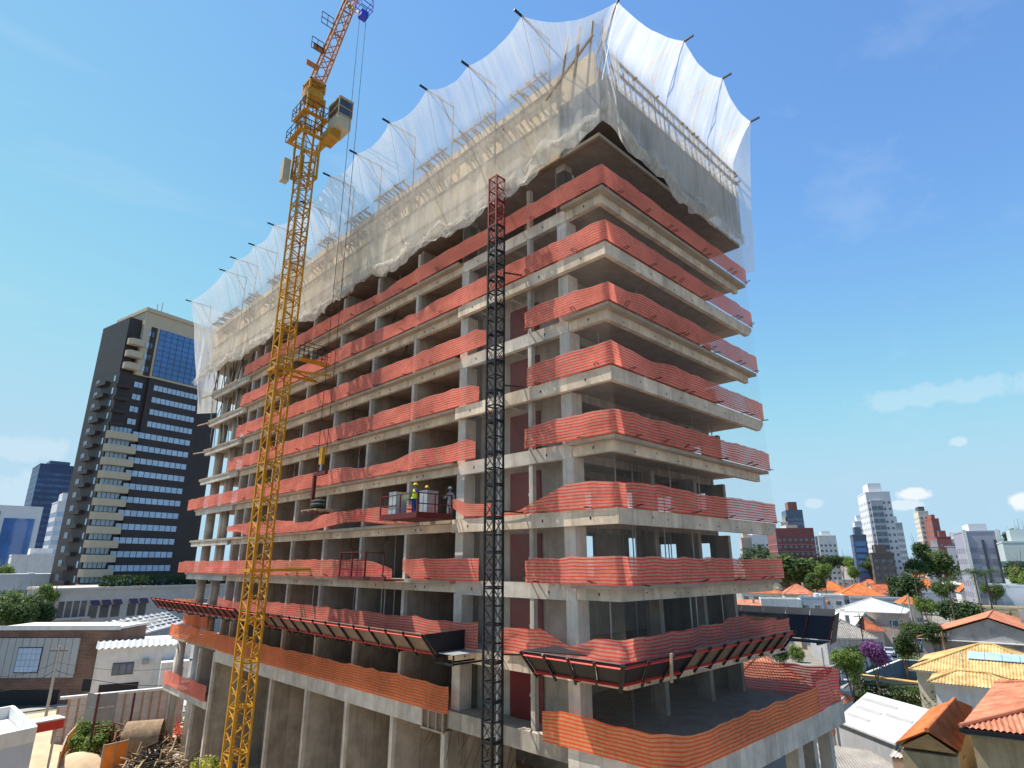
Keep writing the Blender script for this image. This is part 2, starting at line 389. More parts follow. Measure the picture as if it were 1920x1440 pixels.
TCREAM = mat('tower_cream_cladding', (.46, .39, .28), .7, .06, .6)

# ---------------------------------------------------------------- mesh helpers
class MB:
    def __init__(s): s.v = []; s.f = []; s.uv = None
    def add(s, vs, fs):
        o = len(s.v); s.v += [tuple(p) for p in vs]; s.f += [tuple(i + o for i in f) for f in fs]; return s
    def box(s, x0, x1, y0, y1, z0, z1):
        return s.add([(x0, y0, z0), (x1, y0, z0), (x1, y1, z0), (x0, y1, z0), (x0, y0, z1), (x1, y0, z1), (x1, y1, z1), (x0, y1, z1)],
                     [(0, 3, 2, 1), (4, 5, 6, 7), (0, 1, 5, 4), (1, 2, 6, 5), (2, 3, 7, 6), (3, 0, 4, 7)])
    def prism(s, poly, z0, z1):
        n = len(poly)
        vs = [(p[0], p[1], z0 if len(p) < 3 else p[2]) for p in poly] + [(p[0], p[1], z1 if len(p) < 4 else p[3]) for p in poly]
        fs = [tuple(range(n - 1, -1, -1)), tuple(range(n, 2 * n))] + [(i, (i + 1) % n, n + (i + 1) % n, n + i) for i in range(n)]
        return s.add(vs, fs)
    def bar(s, p, q, w, h=None, up=None):
        """rectangular bar from p to q"""
        p = Vector(p); q = Vector(q); h = h or w
        d = (q - p).normalized(); u = Vector(up) if up else (Vector((0, 0, 1)) if abs(d.z) < .95 else Vector((0, 1, 0)))
        a = d.cross(u).normalized() * (w / 2); b = a.cross(d).normalized() * (h / 2)
        vs = [p + a + b, p - a + b, p - a - b, p + a - b, q + a + b, q - a + b, q - a - b, q + a - b]
        return s.add(vs, [(0, 1, 2, 3), (7, 6, 5, 4), (0, 4, 5, 1), (1, 5, 6, 2), (2, 6, 7, 3), (3, 7, 4, 0)])
    def tube(s, p, q, r, n=8, r2=None):
        p = Vector(p); q = Vector(q); r2 = r if r2 is None else r2
        d = (q - p).normalized(); u = Vector((0, 0, 1)) if abs(d.z) < .95 else Vector((1, 0, 0))
        a = d.cross(u).normalized(); b = a.cross(d)
        vs = [c + (a * math.cos(t) + b * math.sin(t)) * rr for c, rr in ((p, r), (q, r2)) for t in (2 * math.pi * i / n for i in range(n))]
        fs = [tuple(range(n)), tuple(range(2 * n - 1, n - 1, -1))] + [(i, n + i, n + (i + 1) % n, (i + 1) % n) for i in range(n)]
        return s.add(vs, fs)
    def path(s, pts, r, n=5):
        for a, b in zip(pts, pts[1:]): s.tube(a, b, r, n)
        return s
    def sheet(s, rows, uvs=None):
        """grid of points rows[i][j]"""
        h, w = len(rows), len(rows[0]); o = len(s.v)
        s.v += [tuple(p) for r in rows for p in r]
        if uvs is not None:
            s.uv = (s.uv or []) + [t for r in uvs for t in r]
        s.f += [(o + i * w + j, o + i * w + j + 1, o + (i + 1) * w + j + 1, o + (i + 1) * w + j) for i in range(h - 1) for j in range(w - 1)]
        return s
    def mesh(s, name, mats, smooth=False):
        m = bpy.data.meshes.new(name); m.from_pydata(s.v, [], s.f)
        for a in (mats if isinstance(mats, (list, tuple)) else [mats]): m.materials.append(a)
        if s.uv:
            l = m.uv_layers.new(name='UVMap')
            for i, lp in enumerate(m.loops): l.data[i].uv = s.uv[lp.vertex_index]
        if smooth:
            for p in m.polygons: p.use_smooth = True
        return m
    def build(s, name, mats, parent=None, smooth=False):
        return put(name, s.mesh(name, mats, smooth), parent)
def put(name, me, parent=None, loc=None, rz=None):
    o = bpy.data.objects.new(name, me); COL.objects.link(o)
    if parent is not None: o.parent = parent
    if loc is not None: o.location = loc
    if rz is not None: o.rotation_euler = (0, 0, rz)
    return o
def tag(o, label, cat, group=None):
    o['label'] = label; o['category'] = cat
    if group: o['group'] = group
    return o
def thing(name, label, cat, loc=(0, 0, 0), rz=0, group=None):
    o = bpy.data.objects.new(name, None); COL.objects.link(o)
    o.location = loc; o.rotation_euler = (0, 0, rz); o.empty_display_size = .3
    return tag(o, label, cat, group)
def structure(o): o['kind'] = 'structure'; return o
def stuff(o): o['kind'] = 'stuff'; return o
def copy_tree(o, parent=None, loc=None, rz=None, label=None):
    c = o.copy(); COL.objects.link(c); c.parent = parent
    if loc is not None: c.location = loc
    if rz is not None: c.rotation_euler = (0, 0, rz)
    if label: c['label'] = label
    for ch in o.children: copy_tree(ch, c)
    return c
def bx(name, m, parent, *a): return MB().box(*a).build(name, m, parent)
def fbm(x, y=0., z=0.): return noise.fractal(Vector((x, y, z)), 1.0, 2.0, 3)

# ---------------------------------------------------------------- ground
g = MB()
g.sheet([[(-3000 + 400 * j, -3000 + 400 * i, 0) for j in range(23)] for i in range(23)])
structure(g.build('ground', GROUND))
def patch(name, pts, m, z=.006): return structure(MB().prism([(p[0], p[1]) for p in pts], z - .003, z).build(name, m))
# the building plot and yard: sandy dirt
patch('dirt_yard', [(-16, -12), (30, -12), (30, 76), (-14, 76)], DIRT, .01)
patch('road', [(-40, 79), (60, 79), (60, 88), (-40, 88)], ASPH, .012)
pk = structure(MB().prism([(-40, 77.2), (60, 77.2), (60, 79), (-40, 79)], 0, .14).build('pavement', PAVE))
a, b, c, d = on_z(1560, 1315, 0), on_z(1660, 1225, 0), on_z(1735, 1225, 0), on_z(1660, 1320, 0)
# side street running away on the right, between the walled gardens
st0, st1 = on_z(1610, 1330, 0), on_z(1712, 1222, 0)
sdir = (st1 - st0).normalized(); snor = Vector((-sdir.y, sdir.x, 0))
def street(n, off0, off1, m, z0, z1, ext=(-30, 70)):
    p0 = st0 + sdir * ext[0]; p1 = st1 + sdir * ext[1]
    return structure(MB().prism([(p0 + snor * off0)[:2], (p1 + snor * off0)[:2], (p1 + snor * off1)[:2], (p0 + snor * off1)[:2]], z0, z1).build(n, m))
street('road', -3.6, 3.6, ASPH, .002, .016)
street('pavement', 3.6, 5.4, PAVE, 0, .14)
street('pavement', -5.4, -3.6, PAVE, 0, .14)

# ---------------------------------------------------------------- the concrete building
B = thing('concrete_tower', 'unfinished concrete high-rise wrapped in orange barrier nets, filling the middle', 'building', (0, 0, 0))
LV = {9: 9.3, 8: 12.2, 7: 15.2, 6: 18.2, 5: 21.2, 4: 24.2, 3: 27.2, 2: 30.2, 1: 33.2, 0: 36.2, -1: 39.2}
XB, YE = 15.2, 53.4
T = .17
def end_poly(x0, zt):
    """far end of a floor: the corner is rounded"""
    pts = [(x0, 10.6)]
    for i in range(7):
        a = math.pi - i * math.pi / 12
        pts.append((x0 + 2.4 + 2.4 * math.cos(a), YE - 2.4 + 2.4 * math.sin(a)))
    return pts + [(XB, YE), (XB, 10.6)]
def rev(p): return p[::-1]
for k, z in LV.items():
    if k == 9: continue
    lip = k % 2 == 1
    m = MB()
    m.prism(rev(end_poly(0 if k != -1 else .2, z)), z - T, z)
    m.box(.36 if (lip and k > 0) else .04, XB, 2.6, 10.6, z - T, z)
    m.box(.0 if lip else .04, XB - .03, 0 if lip else .04, 2.6, z - T, z)
    m.build('floor_slab', SLAB, B)
    if k < 1: continue
    zb = z - T
    if lip:
        bx('edge_beam', CON, B, .36, .62, .36, 2.58, zb - .46, zb - .003)
        bx('edge_beam', CON, B, .623, XB - .5, .36, .62, zb - .46, zb - .003)
        bx('edge_beam', CONL, B, .33, .62, 2.583, 10.45, zb - .50, z - .02)
        m = MB().box(.36, .6, 10.45, 41.6, zb - .42, zb - .003)
        m.build('edge_beam', CON, B)
    else:
        # full-height fascia, flush with the edge, lower edge raked back at the free end
        bx('fascia_beam', CON, B, -.02, .24, -.02, 10.45, z - .66, z - .012)
        MB().add([(.243, -.02, z - .66), (XB - .55, -.02, z - .66), (XB, -.02, z - .2), (XB, -.02, z - .012), (.243, -.02, z - .012),
                  (.243, .22, z - .66), (XB - .55, .22, z - .66), (XB, .22, z - .2), (XB, .22, z - .012), (.243, .22, z - .012)],
                 [(0, 1, 2, 3, 4), (9, 8, 7, 6, 5), (0, 5, 6, 1), (1, 6, 7, 2), (2, 7, 8, 3), (3, 8, 9, 4), (4, 9, 5, 0)]).build('fascia_beam', CON, B)
        bx('edge_beam', CON, B, .36, .6, 10.46, 41.6, zb - .42, zb - .003)
    # far end: pale upstand beam
    bx('edge_beam', CONL, B, .06, .3, 41.62, YE - 2.4, zb - .42, zb - .003)
    if k <= 6:
        for yy in (3.4, 6.6, 9.0): bx('ceiling_beam', CONG, B, .63, XB - .4, yy, yy + .22, zb - .4, zb - .003)
# columns, party walls, posts, per storey
FINS = [15.1, 19.95, 24.75, 29.6, 34.5, 39.3]
wallm = MB().box(0, 5.5, -.1, .1, 0, 2.825).mesh('party_wall', CONG)
postm = MB().box(0, .245, -.12, .12, 0, 2.4).mesh('wall_end', CONL)
ccol = MB().box(0, .75, 0, .62, 0, 2.36).mesh('column', CONL)
rcol = MB().box(0, .34, 0, .8, 0, 2.4).mesh('column', CONG)
tcol = MB().tube((0, 0, 0), (0, 0, 2.8), .42, 20).mesh('round_column', CONL, True)
for k in range(1, 10):
    z = LV[k]; zi = z
    put('column', ccol, B, (.37, 2.55, zi))
    put('column', ccol, B, (.37, 10.0, zi))
    put('post', MB().box(.36, .6, -.12, .12, 0, 2.36).mesh('post', CONL) if k == 1 else bpy.data.meshes['post'], B, (0, 5.15, zi))
    for j, y in enumerate(FINS):
        put('party_wall', wallm, B, (.61, y, zi)); put('wall_end', postm, B, (.362, y, zi))
    put('party_wall', wallm, B, (.9, 10.55, zi)); put('party_wall', wallm, B, (.61, 41.4, zi)); put('wall_end', postm, B, (.362, 41.4, zi))
    for x in (6.5, 10.8, 14.3): put('column', rcol, B, (x, 2.5, zi))
    put('round_column', tcol, B, (1.3, 46.6, zi)); put('round_column', tcol, B, (1.6, 51.2, zi))
    bx('core_wall', CONG, B, 6.13, 6.33, 10.7, 41.4, z, z + 2.83)
    if k in (6, 7):
        for x0, x1 in ((3.2, 7.6), (8.8, 12.2), (13.2, 15.1)): bx('core_wall', CONG, B, x0, x1, 8.0, 8.2, z, z + 2.83)
    else: bx('core_wall', CONG, B, 3.2, 15.1, 8.0, 8.2, z, z + 2.83)
    if k in (5, 6, 7):
        bx('end_wall', CONG, B, 14.72, 14.9, 3.35, 7.98, z, z + 1.0); bx('end_wall', CONG, B, 14.72, 14.9, 3.35, 7.98, z + 2.0, z + 2.83)
        for y0, y1 in ((3.35, 3.9), (5.2, 6.2), (7.4, 7.98)): bx('end_wall', CONG, B, 14.72, 14.9, y0, y1, z + 1.003, z + 1.997)
    else: bx('end_wall', CONG, B, 14.72, 14.9, 3.35, 7.98, z, z + 2.83)
    if k >= 3:
        d = bx('lift_door', REDDOOR, B, 1.4, 1.46, 5.5, 7.6, z + .02, z + 2.2)
        bx('door_handle', STEELG, d, 1.36, 1.397, 6.2, 6.3, z + 1.0, z + 1.12)
        bx('lift_lobby_wall', CONG, B, 1.5, 1.7, 3.2, 10.0, z, z + 2.83)
# thin props and hanging service pipes inside the open floors
rnd = random.Random(3)
prop = MB().tube((0, 0, 0), (0, 0, 2.8), .035, 6).mesh('steel_prop', STEELG)
for k in range(1, 9):
    for j in range(12):
        put('steel_prop', prop, B, (rnd.uniform(1.2, 5), rnd.choice(FINS) + rnd.uniform(.5, 4.2), LV[k]))
    for j in range(8): put('steel_prop', prop, B, (rnd.uniform(2, 14), rnd.uniform(1.2, 6), LV[k]))
    for j in range(3): MB().bar((rnd.uniform(.8, 2), rnd.uniform(3.5, 9), LV[k] + rnd.uniform(.02, .2)), (rnd.uniform(4, 12), rnd.uniform(2, 7), LV[k] + .1), .1, .06).build('loose_plank', WOOD, B)
    for j in range(3): p_ = rnd.choice(FINS) + rnd.uniform(.6, 3.8); MB().path([(rnd.uniform(.8, 1.5), p_, LV[k] + 2.8), (1.0, p_ + .1, LV[k] + 1.9), (1.2, p_ + rnd.uniform(-.3, .3), LV[k] + 1.2 + rnd.random())], .025, 5).build('hanging_cable', WIRE, B)
# top storeys: corner column, dark interior wall, plywood formwork
for k in (0,):
    z = LV[k]
    put('column', ccol, B, (.6, 2.8, z)); 
    for x in (6.5, 10.8, 14.0): put('column', rcol, B, (x, 2.5, z))
    bx('core_wall', CONG, B, 2.2, 15, 6.0, 6.2, z, z + 2.8)
for x, y in ((.37, 2.55), (.37, 10.0), (6.5, 2.5), (10.8, 2.5), (14.3, 2.5)):
    bx('column', CONG, B, x, x + .6, y, y + .6, LV[1], LV[0] - T)
# plywood panels of the side formwork along the long face, each its own sheet
PLYSH = mat('plywood_shaded', (.27, .23, .185), .85, .2, 1.0, stain=.4)  # plywood of the short face, darkened: that side's shade is put into the colour
pz0, pz1 = 36.05, 41.0
yy = 2.45
i = 0
while yy < 52.4:
    w = 2.44
    o = bx('formwork_panel', PLY, B, -.12 + .03 * rnd.random(), -.03, yy + .012, min(yy + w, 53) - .012, pz0 - .25 * rnd.random(), pz1 + .25 * rnd.random())
    yy += w; i += 1
yy = 0
for y0, y1 in ((.02, 1.2), (1.22, 2.44)): bx('formwork_panel', PLY, B, -.1, -.03, y0, y1, 39.1, pz1 + .1)
xx = .0
while xx < 15:
    bx('formwork_panel', PLYSH, B, xx + .012, min(xx + 2.44, 15.2) - .012, -.1, -.03, 39.05 if xx < 4 else 36.9, 39.95 + .12 * rnd.random()); xx += 2.44
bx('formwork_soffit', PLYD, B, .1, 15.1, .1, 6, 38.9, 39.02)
bx('formwork_soffit', PLYD, B, .06, 15.14, .06, 41, 35.93, 36.02)  # dark plywood sheet added to deepen the shade under this slab
# horizontal walers and the joists that stick out: they throw the slanting shadows
for z in (36.9, 38.6, 40.4): 
    bx('waler', WOOD, B, -.24, -.125, 2.5, 52.5, z, z + .09)
for y0 in [3.2, 7.4, 11.8, 16.4, 21.0, 26.0, 31.0, 36.0, 41.0, 46.0, 49.5]:
    n = rnd.randint(7, 11)
    for j in range(n):
        y = y0 + j * .33 + rnd.uniform(-.06, .06)
        MB().bar((.5, y, 40.95 + rnd.uniform(0, .3)), (-rnd.uniform(.55, .95), y + rnd.uniform(-.12, .12), 41.15 + rnd.uniform(0, .35)), .07, .12).build('joist', WOOD, B)
    MB().bar((-.5, y0 - .3, 41.45), (-.55, y0 + n * .33 + .2, 41.5), .1, .1).build('ledger', WOOD, B)
    if y0 < 48:
        n2 = rnd.randint(6, 10)
        for j in range(n2):
            y = y0 + .4 + j * .36 + rnd.uniform(-.08, .08)
            MB().bar((-.1, y, 39.3 + rnd.uniform(-.2, .2)), (-rnd.uniform(.5, .72), y + rnd.uniform(-.1, .1), 39.5 + rnd.uniform(-.2, .4)), .07, .12).build('joist', WOOD, B)
        MB().bar((-.42, y0 + .2, 39.62), (-.45, y0 + .6 + n2 * .36, 39.5), .09, .09).build('ledger', WOOD, B)
for x in [i * .55 + .9 for i in range(26)]:
    MB().bar((x, -.35, 39.4), (x + rnd.uniform(-.15, .15), -.4, 41.0 + rnd.uniform(0, .3)), .05, .07).build('guard_post', WOOD, B)
    if rnd.random() < .8: MB().bar((x, .6, 40.1), (x + .05, -rnd.uniform(.7, 1.1), 40.2 + rnd.uniform(-.15, .2)), .06, .1).build('joist', WOOD, B)
for z, y in ((40.35, -.42), (41.05, -.46)): MB().bar((.6, y, z), (15.0, y, z + .05), .1, .12).build('guard_rail', WOOD, B)
for p, q in (((-.6, 1.2, 38), (-.9, .2, 42.2)), ((-.5, 2.2, 38.6), (-1.0, .9, 42.0)), ((-.3, .4, 38.8), (-.9, -.6, 41.9)), ((.3, -.3, 39), (-.5, -.9, 42)), ((-.7, 2.8, 39.4), (-.8, -.5, 41.2))):
    MB().bar(p, q, .09, .12).build('shore', WOOD, B)
# steel props under the free end of the top deck
for x in (13.2, 13.7, 14.2, 14.6, 15.0): MB().tube((x, -.2, 36.3), (x + .1, -.25, 40), .04, 6).build('steel_prop', STEELG, B)
# far-end timber falsework at the two upper floors
for k in (0, 1, 2, 3):
    z = LV[k] if k else 36.2
    for j in range(10):
        y = 43 + j * 1.05
        MB().tube((rnd.uniform(.2, 1.0), y, z - (3 if k == 0 else 0)), (rnd.uniform(.2, 1.0), y + rnd.uniform(-.3, .3), z + (0 if k == 0 else 2.7)), .045, 5).build('steel_prop', STEELG if j % 2 else REBAR, B)
    for j in range(3): MB().bar((-.5, 43 + j * 3.2, z - .35 - j * .06), (-.45, 46.5 + j * 3.2, z - .3 + j * .05), .1, .1).build('ledger', WOOD, B)
# rebar loops left in the slab edges
loop = MB().path([(0, 0, 0), (0, -.38, .02), (.16, -.40, .03), (.16, 0, .01)], .016, 5).mesh('rebar_loop', REBAR)
for k in range(1, 8):
    z = LV[k] + .03
    for x in (1.2, 3.4, 5.6, 6.1, 9.0, 9.5, 12.4, 13.0, 14.9):
        o = put('rebar_loop', loop, B, (x + rnd.uniform(-.3, .3), 0, z)); o.rotation_euler = (R(rnd.uniform(-25, 15)), 0, R(rnd.uniform(-25, 25)))
    for y in [1.4, 4.4] + [12.5 + 3.3 * i for i in range(9)]:
        o = put('rebar_loop', loop, B, (0, y + rnd.uniform(-.6, .6), z)); o.rotation_euler = (R(rnd.uniform(-20, 20)), 0, R(-90 + rnd.uniform(-25, 25)))
# tie holes on the beams
hole = MB().box(-.008, .02, -.04, .04, -.06, .06).mesh('tie_hole', BLACKM)
hole2 = MB().box(-.04, .04, -.008, .02, -.035, .035).mesh('tie_hole', BLACKM)
for k in range(1, 9):
    for y in [13.3 + 4.85 * i for i in range(6)]:
        put('tie_hole', hole, B, (.36, y + rnd.uniform(-.5, .5), LV[k] - .38)); 
        if rnd.random() < .6: put('tie_hole', hole, B, (.36, y + rnd.uniform(.6, 1.0), LV[k] - .38))
    f = -.02 if k % 2 == 0 else .36
    for x in range(2, 15, 2): put('tie_hole', hole2, B, (x + rnd.uniform(-.5, .5), f, LV[k] - .4 + rnd.uniform(-.1, .1)))
    for y in (1.4, 4.1, 7.7, 9.2): put('tie_hole', hole, B, (-.02 if k % 2 == 0 else (.36 if y < 2.5 else .33), y, LV[k] - .38))

# ---- podium
Z9 = 9.3
MB().prism([(0.31, -1.78), (15.7, -1.78), (18.9, 1.2), (18.9, YE), (.31, YE)], Z9 - .25, Z9 - .004).build('podium_slab', SLAB, B)
bx('fascia_beam', CONL, B, -.06, .2, 12.35, 40.6, Z9 - .92, Z9)
bx('fascia_beam', CONG, B, .1, .3, 2.9, 12.3, Z9 - .75, Z9)
for i in range(8):
    x = -.1 + i * 2.0
    bx('fascia_panel', CONL, B, x + .006, x + 1.994, -2.02, -1.8, Z9 - 1.02, Z9 + .0)
bx('fascia_beam', CONL, B, -.1, .15, -1.79, 2.85, Z9 - 1.0, Z9)
MB().prism([(15.9, -2.02), (19.2, 1.0), (19.0, 1.2), (15.75, -1.79)], Z9 - 1.02, Z9).build('fascia_beam', CONL, B)
# piers under the podium, the recessed wall and the gallery behind
for y in (10.75, 15.05, 19.75, 24.7, 29.9):
    bx('pier', CONG, B, .25, 4.8, y - .12, y + .12, 0, Z9 - .93); bx('pier_edge', CONL, B, .02, .247, y - .14, y + .14, 0, Z9 - .93)
bx('pier', CONG, B, .25, 6.0, 40.9, 41.15, 0, Z9 - .26); bx('pier_edge', CONL, B, .02, .247, 40.88, 41.17, 0, Z9 - .26)
bx('pier', CONG, B, .25, 6.0, 44.4, 44.65, 0, Z9 - .26); bx('pier_edge', CONL, B, .02, .247, 44.38, 44.67, 0, Z9 - .26)
bx('rear_wall', CONG, B, 4.81, 5.0, 31.5, 41, 0, Z9 - .26)
bx('rear_wall', CONG, B, 4.81, 5.0, 10.5, 31.4, 0, 4.4)
bx('rear_wall', CONG, B, 9.0, 9.2, 2.0, 41, 0, Z9 - .26)
bx('gallery_slab', SLAB, B, 4.6, 9.0, 10.5, 31.4, 4.41, 4.6)
bx('gallery_slab', CONG, B, .1, 5, 41.2, 52.4, 5.0, 5.3)
bx('gallery_beam', CONL, B, -.05, .09, 41.2, 52.6, 4.75, 5.32)
for y in (46.6, 51.6): MB().tube((.7, y, 0), (.7, y, Z9 - .26), .42, 20).build('round_column', CONL, B, True)
for x in (2.2, 6.4, 10.6, 14.6): bx('podium_column', CONL, B, x, x + .45, -1.6, -1.0, 0, Z9 - 1.02)
bx('podium_column', CONL, B, 17.6, 18.1, .4, 1.0, 0, Z9 - .26)
for x0 in (.6, 5.2): bx('rear_wall', CONG, B, x0, x0 + 4.2, 1.6, 1.8, 0, Z9 - .26)
# broken recess near the hoist: loose rebar and a timber box form
for j in range(16):
    y = 5 + j * .45; MB().tube((.3, y, Z9 - .72), (-.1 + rnd.uniform(-.3, .2), y + rnd.uniform(-.5, .5), Z9 - 1.2 - rnd.random()), .014, 5).build('bent_rebar', REBAR, B)
fm = thing('timber_box_form', 'small timber box formwork hanging under the podium edge beside the pale fascia', 'formwork')
for y in (10.6, 11.1, 11.7, 12.2): MB().bar((-.12, y, Z9 - .95), (-.12, y, Z9 - .05), .07, .07).build('upright', WOOD, fm)
for z in (Z9 - .95, Z9 - .08): MB().bar((-.14, 10.5, z), (-.14, 12.3, z), .06, .09).build('rail', WOOD, fm)
bx('panel', PLYD, fm, -.08, -.04, 10.5, 12.3, Z9 - .95, Z9 - .05)

# ---------------------------------------------------------------- orange barrier bands, one per storey run
def band(pts, h=1.1, seed=0, sag=.10, wave=.035, name='barrier_net', m=None, lift=None, step=.35, parent=None):
    """ribbon along plan points (x, y, zbase[, height]); returns object"""
    P = []; s = 0
    for (a, b) in zip(pts, pts[1:]):
        A, Bv = Vector(a[:3]), Vector(b[:3]); n = max(1, int((Bv - A).length / step))
        ha = a[3] if len(a) > 3 else h; hb = b[3] if len(b) > 3 else h
        nr = Vector(((Bv - A).y, -(Bv - A).x, 0)).normalized()
        for i in range(n):
            t = i / n; P.append((A.lerp(Bv, t), ha + (hb - ha) * t, nr, s + (Bv - A).length * t))
        s += (Bv - A).length
    P.append((Vector(pts[-1][:3]), pts[-1][3] if len(pts[-1]) > 3 else h, P[-1][2], s))
    nv = 7; rows = [[] for _ in range(nv + 1)]; uvs = [[] for _ in range(nv + 1)]
    ph = seed * 3.17
    for (p, hh, nr, u) in P:
        seg = 2.4; w = (u + ph) / seg; fr = w - math.floor(w)
        sg = sag * (4 * fr * (1 - fr)) * (.3 + .9 * abs(fbm(math.floor(w) * 1.7, seed)))
        dr = fbm(u * .11, seed * 1.9, 5.5); dr = max(0, dr - .3) * .6
        top = hh * (1 - sg / 1.1) * (1 - min(.4, dr)) + .06 * fbm(u * .3, seed + 9)
        for j in range(nv + 1):
            v = j / nv
            bulge = wave * (fbm(u * .9, seed * 2.1, v * 1.2) + .7 * math.sin(u * 2.2 + seed + v * 1.2) * fbm(u * .2, seed)) * (.25 + 1.0 * math.sin(math.pi * min(1, v * .9)))
            cr = abs(((u + ph + .3 * fbm(u * .2, seed)) / .8) % 1 - .5) * 2; bulge += .045 * (1 - cr) ** 2 * (fbm(math.floor((u + ph) / .8) * 1.3, seed, 2) + .2) * v
            q = p + nr * (bulge + .04) + Vector((0, 0, v * top + .05 * v * fbm(u * 1.3, seed + 4, v)))
            rows[j].append(q); uvs[j].append((u, v * hh + .012 * fbm(u * 2.5, v * 3, seed)))
    return MB().sheet(rows, uvs).build(name, m or ORANGE, parent, True)
ORDER = ['topmost', 'second from the top', 'third from the top', 'fourth from the top', 'fifth from the top', 'sixth from the top', 'seventh from the top']
def bnd(label, pts, **k):
    return tag(band(pts, **k), label, 'barrier net', 'orange barrier nets')
o = -.07
def full(z, ye): return [(o, ye, z), (o, 0 + o, z), (XB + .02, o, z)]
for i, k in enumerate((1, 2)):
    bnd(f'orange barrier net along both faces of the {("topmost", "second highest")[i]} exposed floor', full(LV[k], 42.5), seed=k, m=ORANGE)
for k in (3, 4, 5, 6, 7):
    z = LV[k]; nm = ORDER[k - 1]
    ye = {3: 42.5, 4: 43.5, 5: 53.2, 6: 41.5, 7: 53.2}[k]
    ly = {3: 7.9, 4: 8.4, 5: 8.6, 6: 0, 7: 8.2}[k]
    lab = f'orange barrier net left of the hoist mast, {nm} exposed floor'
    if k == 6:
        bnd(lab + ', lifted', [(o, 41.6, z + .55, .5), (o, 38.5, z + .35, .7), (o, 36.8, z), (o, 26, z), (o, 21.2, z + .35, .75), (o, 19, z + .3, .8), (o, 16.2, z), (o, 13.6, z, 1.05)], seed=k)
        bnd('orange barrier net end flapping loose beside the work platform, sixth exposed floor', [(o, 10.3, z + .55, .55), (o, 9.3, z + .1, .85), (o, 7.4, z, .8)], seed=21)
    elif k == 7:
        bnd(lab, [(o, 53.2, z), (o, 25, z), (o, 19.0, z), (o, 17.2, z, .9), (o, 15.6, z, .55)], seed=k)
        bnd('orange barrier net between red guard frame and hoist mast, seventh exposed floor', [(o, 14.6, z + .5, .55), (o, 13.6, z), (o, 8.2, z)], seed=k + 12)
    else:
        bnd(lab, [(o, ye, z), (o, ly + .8, z), (o, ly, z, .85)], seed=k)
    st = {3: 5.05, 4: 4.9, 5: 5.1, 6: 7.0, 7: 5.1}[k]
    pts = [(o, st, z, .95), (o, st - .6, z), (o, o, z), (XB + .02, o, z)] if k != 6 else [(o, 7.2, z - .02, .12), (o, 5.4, z, .2), (o, 3.6, z, .8), (o, 2.6, z, 1.1), (o, o, z, 1.15), (XB + .02, o, z)]
    bnd(f'orange barrier net round the corner, right of the hoist, {nm} exposed floor', pts, seed=k + 30, m=ORANGE)
z = LV[8]
bnd('faded orange barrier net behind the long catch platform on the lower floor', [(o, 41.5, z), (o, 8.2, z, 1.2)], seed=41, h=1.2)
bnd('orange barrier net scrap at the far end above the catch platform', [(o, 53, z, .6), (o, 47, z, .7)], seed=42, m=ORANGE2)
bnd('orange barrier net sagging behind the corner catch platform', [(o, 6.6, z, 1.1), (o, 4.2, z, 1.2), (o, 2.6, z, .6), (o, 1.4, z, 1.0), (o, o, z, 1.1), (7.2, o, z, 1.25), (9.2, o, z, 1.5), (11, o, z, 1.1), (XB, o, z, 1.0)], seed=43, h=1.2, wave=.14)
z = Z9
bnd('bright orange barrier net on the long podium edge', [(-.13, 52.6, z + .1), (-.13, 40.8, z + .1), (-.13, 39.6, z - .04, 1.25), (-.13, 10.2, z - .1, 1.25)], seed=44, h=1.2, m=ORANGE2, wave=.05)
bnd('bright orange barrier net round the podium corner', [(-.16, 4.1, z - .1, 1.2), (-.16, -1.0, z - .05, 1.15), (.3, -1.9, z - .05, 1.1), (1.2, -2.1, z, 1.1), (12.4, -2.1, z, 1.1)], seed=45, h=1.15, m=ORANGE2, sag=.12)
bnd('crumpled orange barrier net at the far podium corner', [(12.3, -2.12, z, 1.3), (14.2, -2.1, z + .15, 1.35), (15.7, -2.0, z, 1.6), (16.4, -1.5, z, 1.5)], seed=46, h=1.3, m=ORANGE, wave=.22)
bnd('orange barrier net across the podium terrace towards the houses', [(16.2, -1.6, z, 1.5), (15.4, 2.6, z, 1.5), (15.3, 6.2, z, 1.5)], seed=47, h=1.5, m=ORANGE3)
bnd('bright orange net sheet hung across the far end bay above the podium', [(.7, 52, z + 1.15, 1.5), (.7, 45.4, z + 1.15, 1.5)], seed=48, h=1.5, m=ORANGE2)
bnd('orange barrier net along the far gallery', [(-.1, 52.4, 5.3), (-.1, 41.3, 5.3)], seed=49, h=1.2)
bnd('bright orange net screen standing behind the far gallery', [(4.6, 51, 5.3), (4.6, 46, 5.3)], seed=50, h=1.6, m=ORANGE2)
GB = ['orange net panel in the gallery bay nearest the hoist', 'orange net panel in the second gallery bay from the hoist', 'orange net panel in the third gallery bay from the hoist', 'orange net panel in the fourth gallery bay from the hoist', 'orange net panel in the gallery bay behind the crane mast']
for i, (y0, y1) in enumerate(((11.2, 14.8), (15.4, 19.4), (20.1, 24.3), (25.1, 29.6), (30.3, 31.4))):
    bnd(GB[i], [(4.5, y1, 4.62), (4.5, y0, 4.62)], seed=60 + i, h=1.25)

